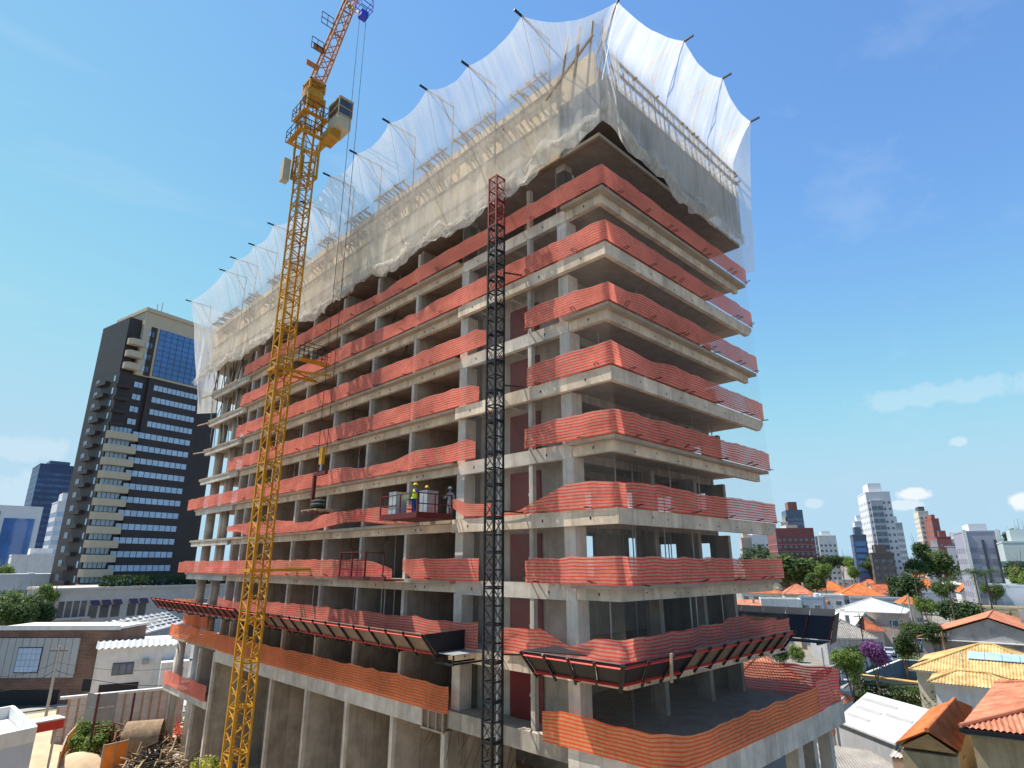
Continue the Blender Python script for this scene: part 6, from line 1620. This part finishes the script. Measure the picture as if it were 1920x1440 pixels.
tower('dark podium under the tallest tower', 1632, 1676, 1036, 322, 14, 8, mat('brown_podium', (.13, .11, .10), .9), 3, name='podium_block')
tower('beige slim tower with dark top on the right', 1718, 1742, 958, 470, 16, 10, BEIGE, 2, top=(.6, 3, DARKW))
tower('red slim tower beside the beige tower', 1741, 1764, 972, 455, 16, 14, BR_RED2, 2, wm=BLUET, top=(.5, 2.5, BR_RED2))
tower('low red block at the foot of the red tower', 1756, 1782, 1006, 440, 12, 6, BR_RED, 2)
tower('grey low blocks right of the red tower', 1776, 1802, 1010, 450, 12, 0, PALEG, 4)
tower('long pale wall block among the trees under the red tower', 1735, 1790, 1024, 440, 10, 0, GREYT, 6, name='low_block')
t_, w_, H_ = tower('purple-grey office block with dark vertical slots', 1802, 1876, 995, 260, 20, 10, mat('mauve_panel', (.30, .30, .36), .7, .06, .3), 6, strip=None, ww=1.6, wh=1.6, fl=3.6, name='office_block', top=(.5, 2.5, PALEG), wm=mat('mauve_window', (.20, .20, .26), .4))
for x in (-w_ * .05, w_ * .28): bx('window_slot', DARKW, t_, x, x + w_ * .08, -10.12, -9.9, 1, H_ - 3)
for x in (-w_ / 2 + .2, w_ * .42): bx('white_fin', WHITE, t_, x - .5, x + .6, -10.4, -10.0, 0, H_ + .4)
tower('teal banded office block at the right edge', 1882, 1960, 1014, 240, 18, 6, mat('pale_teal_panel', (.42, .48, .48), .7, .06, .3), 5, strip=1.6, wm=TEAL, fl=3.4, name='office_block')
wall_run('teal mesh court fence at the foot of the tallest tower', [at_dist(1644, 1066, 150), at_dist(1690, 1066, 150)], 4.5, mat('teal_fence', (.10, .30, .28), .8), name='court_fence', cat='fence')

# ---------------------------------------------------------------- left: black and cream tower
P0 = at_dist(162, 1000, 175); ang = R(12)
BT = thing('office_tower', 'dark tower with cream balconies and glass crown, left', 'building', (P0.x, P0.y, 0), ang)
u_ = Vector((math.cos(ang), math.sin(ang), 0)); v_ = Vector((-math.sin(ang), math.cos(ang), 0))
def loc_front(px, py, off=0.0):
    """photo pixel -> (x along front, z) on the tower's front plane"""
    d = sky_dir(px, py); A = Vector((CAMX, CAMY, 0)); n = v_
    t = ((P0 + v_ * off) - A).dot(n) / (d.x * n.x + d.y * n.y); q = A + Vector((d.x, d.y, 0)) * t
    return (q - P0).dot(u_), CAMZ + d.z * t
xs0 = loc_front(221, 1000)[0]; xr = loc_front(345, 1000)[0] + 4
ztop = loc_front(300, 592)[1]; zcream = loc_front(262, 704)[1]
z_s0 = loc_front(330, 737)[1]; z_sN = loc_front(290, 1040)[1]
nst = 14; pit = (z_s0 - z_sN) / (nst - 1)
dep = 16
bx('core', TBLACK, BT, .5, xr, .5, dep, 0, zcream)
bx('strip_bay_wall', TBLACK, BT, xs0 + .6, xr, -.3, .49, 0, zcream)
bx('crown', TCREAM, BT, xs0 * .55, xr - .3, -.2, dep - 2, zcream + .02, ztop)
bx('crown_cornice', TCREAM, BT, xs0 * .5, xr + .5, -.8, dep, ztop + .02, ztop + 1.0)
bx('corner_shaft', TBLACK, BT, .5, xs0 * .53, 1.0, dep, zcream + .05, ztop - 2.5)
for i in range(nst + 4):
    z = z_s0 - i * pit
    if z < 8: break
    x0, x1 = (loc_front(287, 725)[0], loc_front(369, 744)[0])
    if i >= 4: x0 -= 3.0
    f = bx('window_strip', TBLACK, BT, x0, x1, -.36, -.31, z - .75, z + .75)
    n = 10
    for j in range(n):
        a, b = x0 + (x1 - x0) * (j + .06) / n, x0 + (x1 - x0) * (j + .94) / n
        bx('pane', SGLASS, f, a, b, -.4, -.365, z - .7, z + .7)
zb0 = loc_front(222, 817)[1]
for i in range(12):   # cream balconies
    z = zb0 - i * pit
    if z < 5: break
    bb = MB().prism([(xs0 * .02, .5), (-.4, -.6), (.4, -1.6), (xs0 - .1, -1.6), (xs0 - .1, .5)][::-1], z - .95, z + .75).build('balcony', TCREAM, BT)
    w = bx('window', TBLACK, BT, .4, xs0 - .4, .42, .49, z + .9, z + 2.4)
    for j in range(5): bx('pane', SGLASS, w, .8 + j * (xs0 - 1.8) / 5, .65 + (j + 1) * (xs0 - 1.8) / 5, .36, .415, z + 1.0, z + 2.3)
for i in range(4):    # small balconies of the dark upper part
    z = zb0 + (i + 1) * pit
    MB().prism([(-.2, .5), (-.2, -.4), (xs0 * .45, -1.2), (xs0 * .45, .5)][::-1], z - .9, z - .1).build('balcony', TBLACK, BT)
    w = bx('window', TBLACK, BT, xs0 * .6, xs0 * .95, .42, .49, z + .1, z + 1.7); bx('pane', SGLASS, w, xs0 * .63, xs0 * .77, .37, .415, z + .2, z + 1.6); bx('pane', SGLASS, w, xs0 * .79, xs0 * .92, .37, .415, z + .2, z + 1.6)
for i in range(5):    # cream crown: windows and balconies
    z = zcream + 1.2 + i * pit
    if i < 4: w = bx('window', TCREAM, BT, xs0 * .72, xs0 * .98, -.26, -.21, z, z + 1.6); bx('pane', SGLASS, w, xs0 * .74, xs0 * .84, -.3, -.265, z + .1, z + 1.5); bx('pane', SGLASS, w, xs0 * .86, xs0 * .96, -.3, -.265, z + .1, z + 1.5)
    if i < 3: MB().prism([(xs0 * .1, .5), (xs0 * .1, -.6), (xs0 * .2, -1.5), (xs0 * .62, -1.5), (xs0 * .62, .5)][::-1], z - .3, z + 1.3).build('balcony', TCREAM, BT)
g0, g1 = loc_front(298, 618), loc_front(388, 722)
gx0, gx1 = loc_front(292, 660)[0], xr - 1.0; gz0, gz1 = zcream + .6, loc_front(300, 618)[1]
cw = bx('curtain_wall', TBLACK, BT, gx0, gx1, -.32, -.25, gz0, gz1)
bx('slot', TBLACK, BT, gx0 - 2.2, gx0 - .6, -.3, -.22, gz0 - .4, gz1)
for i in range(11):
    for j in range(9):
        bx('pane', BGLASS, cw, gx0 + (gx1 - gx0) * (i + .04) / 11, gx0 + (gx1 - gx0) * (i + .96) / 11, -.37, -.325, gz0 + (gz1 - gz0) * (j + .04) / 9, gz0 + (gz1 - gz0) * (j + .96) / 9)
# side face: stacked small balconies and windows
for i in range(19):
    z = zcream - 2 - i * pit
    if z < 4: break
    bx('side_balcony', TBLACK, BT, -.6, .49, 5, 10, z - .9, z); bx('side_window', WGLASS, BT, .42, .49, 11, 13, z, z + 1.5); bx('side_window', SGLASS, BT, .40, .485, 2.2, 2.9, z - .3, z + 1.2)
for x, h in ((xs0 + 2, 4.5), (xs0 + 3.2, 5.5), (xs0 + 5, 3)): MB().tube((x, 6, ztop + 1), (x, 6, ztop + 1 + h), .12, 6).build('antenna', STEELG, BT)
# its pale podium building with awnings and roof planting
pp0 = at_dist(104, 1128, 150); PB = thing('podium_building', 'pale two-storey podium with purple awnings below the dark tower', 'building', (pp0.x, pp0.y, 0), ang)
hp_ = at_dist(104, 1108, 150).z
PW = mat('podium_pale', (.50, .44, .39), .85, .08, .6, stain=.25)
bx('wall', PW, PB, 0, 46, 0, 14, 0, hp_); bx('cornice', PW, PB, -.3, 46.3, -.3, 14, hp_ + .01, hp_ + .5)
AW = mat('purple_awning', (.10, .055, .09), .8)
for i in range(5):
    x = 6 + i * 2.1 + (1 if i > 2 else 0); a_ = MB().add([(x, -.05, hp_ - 2.0), (x + 1.6, -.05, hp_ - 2.0), (x + 1.6, -1.0, hp_ - 2.9), (x, -1.0, hp_ - 2.9), (x, -.05, hp_ - 2.1), (x + 1.6, -.05, hp_ - 2.1), (x + 1.6, -1.0, hp_ - 3.0), (x, -1.0, hp_ - 3.0)], [(0, 3, 2, 1), (4, 5, 6, 7), (0, 1, 5, 4), (1, 2, 6, 5), (2, 3, 7, 6), (3, 0, 4, 7)]).build('awning', AW, PB)
    bx('shop_window', DGLASS, PB, x, x + 1.6, -.06, .02, hp_ - 5.4, hp_ - 3.0)
for i in range(4): bx('shop_window', DGLASS, PB, .6 + i * 1.3, 1.6 + i * 1.3, -.06, .02, hp_ - 5.5, hp_ - 2.0)
for i in range(5): w = bx('window', WHITE, PB, 25 + i * 3.4, 27.4 + i * 3.4, -.06, .02, hp_ - 5.6, hp_ - 2.6); bx('pane', WGLASS, w, 25.2 + i * 3.4, 27.2 + i * 3.4, -.1, -.062, hp_ - 5.4, hp_ - 2.8)
k = MB(); rr = random.Random(4)
for i in range(3500):
    q = Vector((rr.uniform(8, 45), rr.uniform(.6, 3.0), hp_ + .5 + rr.random() ** 1.5 * 2.2)); nrm = Vector((rr.uniform(-1, 1), rr.uniform(-1, 1), rr.uniform(-.4, .8))).normalized(); a_ = nrm.orthogonal().normalized(); b_ = nrm.cross(a_); s = rr.uniform(.12, .3); k.add([q + a_ * s, q + b_ * s, q - a_ * s, q - b_ * s], [(0, 1, 2, 3)])
hq = thing('roof_planting', 'strip of dark green roof planting on the pale podium', 'plants', (PB.location.x, PB.location.y, 0), ang); k.build('foliage', LEAF1, hq)
# other towers on the left
t_, w_, H_ = tower('blue mirror-glass block with white frame at the left edge', -20, 74, 948, 380, 24, 4, PALEG, 2, ww=.1, wh=.1, fl=40, name='office_block', top=(.2, .3, PALEG))
bx('mirror_glass', BGLASS, t_, -w_ * .12, w_ * .40, -12.3, -12.05, 0, H_ - 6); bx('dark_glass_strip', BLUET, t_, -w_ * .42, -w_ * .2, -12.3, -12.05, 0, H_ - 3)
tower('dark blue office tower behind the mirror-glass block', 78, 152, 872, 480, 30, 8, mat('navy_cladding', (.035, .06, .13), .4, .2, .1), 12, ww=1.6, wh=1.6, fl=3.6, wm=mat('navy_window', (.06, .10, .20), .2, .5, .2), name='office_tower', top=(.5, 3, BLUET))
tower('pale striped slab between the two dark towers', 108, 142, 940, 300, 14, 8, PALEG, 3, strip=1.7, wm=SGLASS, fl=3.6, name='office_block')
tower('white low showroom with big picture windows', 32, 124, 1040, 250, 16, 4, WHITE, 5, ww=6, wh=2.6, fl=4.4, wm=SGLASS, name='showroom', top=(.4, 2, WHITE))
tower('grey warehouse row below the showroom', 10, 110, 1076, 190, 12, 2, GREYT, 9, fl=3.6, name='warehouse', top=(.1, .2, GREYT))
for a in (('wide green tree at the left edge', 20, 1098, 110, 120, 'b'), ('green tree beside the wide tree at the left edge', 66, 1104, 80, 125, 'm'), ('green tree in front, lower left street', 35, 1118, 90, 112, 'm'),
          ('small tree beside the mirror-glass block', 6, 1055, 40, 200, 'b'), ('small round tree before the dark tower foot', 100, 1088, 22, 150, 'b'), ('dark street tree behind the gas canopy', 84, 1118, 50, 116, 'd')): tree_px(*a)
# canopies, white roofs, sheds along the far road
house('white ribbed roof at the left edge before the trees', -40, 34, 1158, 5.0, 10, 0, 'x', 1.6, WHITE, METALW, None)
house('grey flat roof between white roof and brick warehouse', -30, 58, 1178, 6.0, 6, 2, 'flat', 0, GREYW, None, None)
for lb, px, py in (('flat pale canopy on posts beside the trees', 84, 1146), ('second flat pale canopy, lower and nearer', 112, 1158)):
    p = on_z(px, py, 6); cn_ = thing('canopy', lb, 'canopy', (p.x, p.y, 0), ang); bx('canopy_roof', FIBREW, cn_, -4, 4, -3, 3, 5.7, 6.05); bx('canopy_edge', PINK, cn_, -4.05, 4.05, -3.05, -3.003, 5.68, 6.0)
    for x in (-3.2, 3.2):
        for y in (-2.2, 2.2): MB().tube((x, y, 0), (x, y, 5.7), .14, 8).build('post', WHITE, cn_)
# sawtooth warehouse roof with pale strips
def gq(*a): return [on_z(*q) for q in a]
h, r, Q = roof_quad('warehouse roof with pale battens and dark panels behind the white house', 'warehouse', 'warehouse', gq((205, 1207, 5.8), (345, 1168, 5.8), (312, 1148, 7.6), (170, 1172, 7.6)), .2, FIBRE, GREYW)
for i in range(13):
    t = i / 12; MB().bar(Q[0].lerp(Q[1], t) + Vector((0, 0, .1)), Q[3].lerp(Q[2], t) + Vector((0, 0, .1)), .5 if i % 2 else .25, .14).build('roof_batten', METALW, r)
for i in range(5):
    t = (i + .3) / 5; MB().bar(Q[0].lerp(Q[3], t) + Vector((0, 0, .14)), Q[1].lerp(Q[2], t) + Vector((0, 0, .14)), .35, .12).build('roof_purlin', METALW, r)
MB().bar(Q[0] + Vector((0, 0, .1)), Q[1] + Vector((0, 0, .1)), .5, .25).build('verge', WHITE, r)
# brick warehouse with grey panel front
bd = 88.0
wA, wB = at_dist(-30, 1300, 100), at_dist(203, 1300, 92)
BW = thing('brick_warehouse', 'brown brick warehouse with grey sheet panels and a big window', 'warehouse', (wA.x, wA.y, 0), math.atan2(wB.y - wA.y, wB.x - wA.x))
bl_ = (Vector((wB.x - wA.x, wB.y - wA.y))).length; bh = at_dist(190, 1180, 92.5).z
BRK = brick_mat('brown_brick', (.20, .10, .065), (.13, .065, .045), (.24, .19, .16), .5, .16, .02)
def brickbox(parent, name, x0, x1, y0, y1, z0, z1, m):
    k = MB(); 
    k.sheet([[(x0, y0, z0), (x1, y0, z0)], [(x0, y0, z1), (x1, y0, z1)]], [[(x0, z0), (x1, z0)], [(x0, z1), (x1, z1)]]); k.sheet([[(x1, y0, z0), (x1, y1, z0)], [(x1, y0, z1), (x1, y1, z1)]], [[(y0, z0), (y1, z0)], [(y0, z1), (y1, z1)]])
    k.sheet([[(x1, y1, z0), (x0, y1, z0)], [(x1, y1, z1), (x0, y1, z1)]], [[(x1, z0), (x0, z0)], [(x1, z1), (x0, z1)]]); k.sheet([[(x0, y1, z0), (x0, y0, z0)], [(x0, y1, z1), (x0, y0, z1)]], [[(y1, z0), (y0, z0)], [(y1, z1), (y0, z1)]])
    return k.build(name, m, parent)
brickbox(BW, 'wall', 0, bl_, 0, 6, 0, bh, BRK); bx('roof', FIBREW, BW, -.2, bl_ + .2, -.2, 6.2, bh, bh + .25); bx('verge', WHITE, BW, -.25, bl_ + .25, -.27, -.21, bh - .1, bh + .4)
x1p = bl_ * .70
GP = mat('grey_sheet_panel', (.36, .37, .36), .6, .08, .5, stain=.2, streak=True)
for i in range(12): bx('sheet_panel', GP, BW, x1p * i / 12 + .03, x1p * (i + 1) / 12 - .03, -.22, -.02, bh * .36, bh * .88)
wdw = bx('window_frame', BLACKM, BW, x1p * .30, x1p * .58, -.28, -.225, bh * .42, bh * .76)
for i in range(5):
    for j in range(4): bx('pane', SGLASS, wdw, x1p * (.305 + .27 * i / 5) + .03, x1p * (.305 + .27 * (i + 1) / 5), -.32, -.285, bh * (.43 + .32 * j / 4) + .03, bh * (.43 + .32 * (j + 1) / 4))
bx('dark_opening', BLACKM, BW, bl_ * .78, bl_ * .97, -.06, .02, bh * .18, bh * .33); bx('dark_opening', BLACKM, BW, bl_ * .1, bl_ * .6, -.06, .02, 0, bh * .2)
# white house with window and roller shutter
house_w, ww_, rz_ = place(197, 352, 1212, 6.6, 12, 2)
WHs = thing('house', 'white rendered house with barred window and dark garage beside the brick warehouse', 'house', house_w, rz_)
bx('wall', WHITE, WHs, -ww_ / 2, ww_ / 2, -6, 6, 0, 6.6)
k = MB(); ribbed(k, (-ww_ / 2 - .2, -6.3, 6.65), (1, 0, 0), (0, 1, 0), ww_ + .4, 3.2, .5, 0, 0, .6, .09); k.build('roof', METALW, WHs)
w = bx('window', DARKW, WHs, -ww_ * .32, -ww_ * .10, -6.08, -5.98, 3.7, 5.0)
for i in range(3): bx('pane', WGLASS, w, -ww_ * .315 + i * ww_ * .072, -ww_ * .25 + i * ww_ * .072, -6.12, -6.085, 3.8, 4.9)
bx('air_conditioner', GREYW, WHs, -ww_ * .02, ww_ * .05, -6.5, -6.01, 4.7, 5.2); bx('garage_door', BLACKM, WHs, -ww_ * .42, -ww_ * .02, -6.06, -5.98, 0, 2.8)
an = bx('annex', WHITE, WHs, ww_ * .18, ww_ * .48, -8.5, -6.01, 0, 5.0); w = bx('annex_window', DARKW, WHs, ww_ * .30, ww_ * .42, -8.56, -8.49, 3.0, 4.4); bx('pane', WGLASS, w, ww_ * .31, ww_ * .41, -8.6, -8.565, 3.1, 4.3)
# street lamps / pole on the far road, wires
pL = pole('grey street pole in front of the brick warehouse', 88, 1332, 1212, D=84, m=POLEC, r=.15)
wire('overhead wire along the brick warehouse', [at_dist(-20, 1298, 86), pL + dn * 6, at_dist(330, 1285, 76)], .5, .03)
wire('upper overhead wire along the brick warehouse', [at_dist(-20, 1268, 86), pL + dn * 4, at_dist(330, 1252, 76)], .5, .02)
# pale site hoarding: sheet panels, posts, coping
h0, h1 = on_z(96, 1394, 0), on_z(338, 1364, 0)
HG = thing('site_hoarding', 'pale block hoarding wall with white coping round the dirt yard', 'wall', (h0.x, h0.y, 0)); hv = Vector((h1.x - h0.x, h1.y - h0.y, 0)); hl = hv.length; hu = hv / hl; hh_ = 3.1
n = 14
for i in range(n):
    a_, b_ = hu * (hl * i / n + .02), hu * (hl * (i + 1) / n - .02); zt = (hh_ + .6) if i > n * .0 else hh_
    for j in range(6):
        MB().bar(a_ + Vector((0, 0, zt * (j + .5) / 6)), b_ + Vector((0, 0, zt * (j + .5) / 6)), .16, zt / 6 - .03).build('board', MATS.get('hoarding_board') or mat('hoarding_board', (.50, .45, .40), .85, .12, .8, stain=.35), HG)
    MB().bar(a_ + Vector((0, 0, 0)), a_ + Vector((0, 0, zt)), .2, .2).build('post', REDD if i in (8,) else WOOD, HG)
MB().bar(Vector((0, 0, hh_ + .7)), hu * hl + Vector((0, 0, hh_ + .7)), .5, .22).build('coping', WHITE, HG)
# near white building at the bottom left with roof terrace and red canopy
nb0, nb1, nb2 = on_z(-60, 1390, 6.8), on_z(70, 1362, 6.8), on_z(38, 1334, 6.8)
NB = thing('house', 'white flat-roofed building with parapet at the bottom left', 'house', (nb1.x, nb1.y, 0)); O = Vector(NB.location)
fx = (nb1 - nb0); fx.z = 0; fx.normalize(); bk = (nb2 - nb1); bk.z = 0; bk.normalize()
def nbp(s, t, z): return -fx * s + bk * t + Vector((0, 0, z))
def pbox(parent, name, m, s0, s1, t0, t1, z0, z1):
    c = [nbp(s0, t0, z0), nbp(s1, t0, z0), nbp(s1, t1, z0), nbp(s0, t1, z0), nbp(s0, t0, z1), nbp(s1, t0, z1), nbp(s1, t1, z1), nbp(s0, t1, z1)]
    return MB().add(c, [(0, 3, 2, 1), (4, 5, 6, 7), (0, 1, 5, 4), (1, 2, 6, 5), (2, 3, 7, 6), (3, 0, 4, 7)]).build(name, m, parent)
pbox(NB, 'wall', PALEB, 0, 14, 0, 8, 0, 6.0); pbox(NB, 'roof', WHITE, .25, 13.8, .25, 7.8, 6.01, 6.1)
for s0, s1, t0, t1 in ((0, 14, -.05, .2), (0, 14, 7.8, 8.05), (-.05, .2, .21, 7.79)): pbox(NB, 'parapet', WHITE, s0, s1, t0, t1, 6.01, 6.8)
pbox(NB, 'recess', mat('pale_recess', (.55, .57, .55), .9), 3, 13, -.08, -.06, 1.5, 4.6); pbox(NB, 'ledge', WHITE, 2.8, 13, -1.6, -.1, 3.0, 3.4); pbox(NB, 'planter', LEAF3, 3.2, 13, -1.4, -.3, 3.41, 3.6)
rcn = on_z(86, 1346, 6.2); RCc = thing('red_canopy', 'small red and white canopy behind the white building', 'canopy', (rcn.x, rcn.y, 0), ang)
bx('canopy_box', REDRAIL, RCc, -.9, .9, -.6, .6, 5.5, 6.05); bx('canopy_top', WHITE, RCc, -.93, .93, -.63, .63, 6.06, 6.15)
for x in (-.7, .7): MB().tube((x, 0, 0), (x, 0, 5.5), .08, 8).build('post', STEELG, RCc)
# sign frame and yard clutter
sg0 = at_dist(168, 1400, 67); SG = thing('notice_frame', 'two-leaf grey notice board on tall steel posts in the yard', 'sign', (sg0.x, sg0.y, 0), HEAD - R(90)); sz = at_dist(168, 1302, 67).z
for s in (-1, 1):
    for j in range(2): MB().add([(0, 0, sz - .1 - j * 1.1), (s * 1.3, .5, sz - .0 - j * 1.1), (s * 1.3, .5, sz - 1.0 - j * 1.1), (0, 0, sz - 1.1 - j * 1.1), (0, .04, sz - .1 - j * 1.1), (s * 1.3, .54, sz - .0 - j * 1.1), (s * 1.3, .54, sz - 1.0 - j * 1.1), (0, .04, sz - 1.1 - j * 1.1)], [(0, 1, 2, 3), (7, 6, 5, 4), (0, 4, 5, 1), (1, 5, 6, 2), (2, 6, 7, 3), (3, 7, 4, 0)]).build('board', mat('notice_grey', (.22, .21, .19), .8) if 'notice_grey' not in MATS else MATS['notice_grey'], SG)
MB().bar((0, 0, 0), (0, 0, sz), .14).build('post', REDD, SG); MB().bar((1.4, .6, 0), (1.4, .6, sz - 2.4), .1).build('post', REDD, SG); MB().bar((0, 0, sz - 2.6), (1.4, .6, sz - 2.6), .1).build('rail', REDD, SG)
def yd(px, py): return on_z(px, py, .02)
# big roll of reed matting, brush heaps
REED = mat('reed_matting', (.26, .18, .11), .95, .35, 2.5, .4, 12)
q = yd(262, 1424); RM = thing('mat_roll', 'big roll of brown mesh matting lying in the yard', 'roll', (q.x, q.y, 0), HEAD - R(70))
k = MB(); rows = []
for i in range(9):
    x = -1.4 + 2.8 * i / 8; rows.append([(x, (1.55 + .12 * fbm(i * .7, a * .3)) * math.cos(a * .314), 1.5 + (1.5 + .1 * fbm(i, a)) * math.sin(a * .314)) for a in range(21)])
k.sheet(rows); k.build('outer_layer', REED, RM, True)
for r0 in (.4, .7, 1.0, 1.3): MB().path([(-1.42, r0 * math.cos(a * .45), 1.5 + r0 * math.sin(a * .45)) for a in range(15)], .07, 5).build('spiral_edge', REED, RM)
def heap(label, px, py, r, h, m, n=220, name='scrap_heap', seed=0, l=1.4):
    q = yd(px, py); t = thing(name, label, 'debris', (q.x, q.y, 0)); rr = random.Random(seed); k = MB()
    for i in range(n):
        a = rr.uniform(0, 6.28); d = r * math.sqrt(rr.random()); z = h * (1 - (d / r) ** 1.5) * rr.random(); c_ = Vector((d * math.cos(a), d * math.sin(a), z + .05)); v = Vector((rr.gauss(0, 1), rr.gauss(0, 1), rr.gauss(0, .35))).normalized() * l * rr.uniform(.4, 1)
        k.bar(c_ - v / 2 + Vector((0, 0, abs(v.z) / 2)), c_ + v / 2 + Vector((0, 0, abs(v.z) / 2)), rr.uniform(.04, .12))
    stuff(k.build('scrap', m, t)); return t
heap('heap of brown brush and rebar left of the matting roll', 208, 1418, 2.6, 2.8, mat('brown_scrap', (.20, .11, .06), .9, .4, 3), 260, seed=1)
heap('heap of brown scrap right of the matting roll', 300, 1410, 2.0, 1.6, MATS['brown_scrap'], 180, seed=2)
heap('tangle of timber offcuts at the front of the yard', 290, 1440, 2.6, 1.4, mat('pale_timber', (.48, .36, .22), .9, .3, 3), 160, seed=3, l=2)
heap('dark scrap pile beside the round column', 275, 1446, 1.8, 1.8, mat('dark_scrap', (.04, .035, .03), .9, .4, 3), 140, seed=4)
heap('grey rubble heap behind the round column', 375, 1345, 4.0, 1.8, mat('grey_rubble', (.22, .19, .15), .95, .4, 2), 300, name='rubble_heap', seed=6, l=.7)
heap('heap of red and white plastic barriers beyond the column', 352, 1378, 2.2, 1.2, mat('red_white_plastic', (.65, .16, .10), .6, .4, 1.0), 70, seed=5, l=2.0)
tp = thing('tarpaulin', 'crumpled blue tarpaulin on the yard edge', 'tarpaulin', (*yd(282, 1370)[:2], 0)); k = MB()
k.sheet([[(x * .3, y * .3, .1 + .5 * abs(fbm(x * .5, y * .5, 3)) * (1 - max(abs(x), abs(y)) / 5)) for x in range(-4, 5)] for y in range(-4, 5)]); k.build('sheet', mat('blue_tarp', (.02, .10, .50), .6, .2, 2), tp)
tp = thing('tarpaulin', 'pale grey tarpaulin over a heap at the yard corner', 'tarpaulin', (*yd(352, 1330)[:2], 0)); k = MB()
k.sheet([[(x * .5, y * .5, 1.3 * max(0, 1 - (x * x + y * y) / 28) + .3 * fbm(x * .6, y * .6, 5)) for x in range(-5, 6)] for y in range(-5, 6)]); k.build('sheet', mat('grey_tarp', (.55, .54, .52), .7, .2, 2), tp)
bush('bright green bush in the yard', tuple(yd(160, 1424)[:2]) + (0,), 2.3, 'b', 2.4)
bush('grey-green bush behind the bright yard bush', tuple(yd(188, 1418)[:2]) + (0,), 1.8, 'm', 2.0)
bush('yellow-green bush at the foot of the piers', (-2.0, 33.5, 0), 1.7, 'y', 2.6)
OP = mat('orange_sheet', (.80, .24, .04), .7, .12, 1.5)
def fence_px(label, pts, h, m=OP):
    t = thing('site_fence', label, 'fence', (*yd(*pts[0])[:2], 0)); O = Vector(t.location); Q = [yd(*p) - O for p in pts]
    for a_, b_ in zip(Q, Q[1:]):
        MB().bar(a_ + Vector((0, 0, h * .5)), b_ + Vector((0, 0, h * .5)), .05, h * .92).build('panel', m, t); MB().bar(a_ + Vector((0, 0, h)), b_ + Vector((0, 0, h)), .12, .12).build('top_rail', WOOD, t); MB().bar(a_, a_ + Vector((0, 0, h + .1)), .1).build('post', WOOD, t)
    MB().bar(Q[-1], Q[-1] + Vector((0, 0, h + .1)), .1).build('post', WOOD, t)
    return t
fence_px('curved orange sheet fence round the sand pit', [(105, 1455), (118, 1420), (138, 1396), (158, 1386), (205, 1372)], 1.6)
fence_px('sagging orange sheet fence before the matting roll', [(186, 1452), (210, 1446), (232, 1440)], 2.0)
q = yd(142, 1440); sp_ = thing('sand_pile', 'pale sand pile inside the orange fence', 'sand pile', (q.x, q.y, 0)); k = MB()
k.sheet([[(x * .4, y * .4, max(0, 1.1 * (1 - (x * x + y * y) / 40)) + .08 * fbm(x * .8, y * .8)) for x in range(-7, 8)] for y in range(-7, 8)]); k.build('sand', DIRT, sp_, True)
pf = bx('pad', PAVE, None, -3.6, 3.4, 44.5, 52, .01, .25); pf.name = 'concrete_pad'; structure(pf)

# loose orange rag on a rod at the podium end, ribbed metal hut below it
ro = on_x(1560, 1345, 17.5); RG = thing('orange_rag', 'bright orange rag hanging off a bent rod at the podium end', 'rag', ro)
MB().path([(-1.2, .6, .9), (-.4, .2, .5), (0, 0, 0)], .03, 5).build('rod', REBAR, RG)
MB().sheet([[(.12 * fbm(i * .9, j * .5, 2) - .25 + i * .13, .12 * fbm(i, j * .6, 3), -j * .16 + .05 * i) for i in range(5)] for j in range(7)], [[(i * .13, j * .16) for i in range(5)] for j in range(7)]).build('cloth', ORANGE2, RG, True)
q = on_z(1497, 1400, 4.6); SH = thing('metal_hut', 'ribbed grey sheet-metal hut under the podium edge', 'hut', (q.x, q.y, 0), R(20))
bx('body', GREYT, SH, -1.6, 1.6, 0, 2.4, 0, 4.3); bx('roof', BLACKP, SH, -1.5, 1.5, .1, 2.3, 4.31, 4.36)
for s_ in ((-1.7, 1.7, -.12, .02), (-1.7, 1.7, 2.38, 2.5)): bx('roof_edge', PALEB, SH, s_[0], s_[1], s_[2], s_[3], 4.3, 4.55)
for i in range(13): bx('rib', PALEG, SH, -1.6 + i * .25, -1.5 + i * .25, -.07, -.003, 0, 4.28)
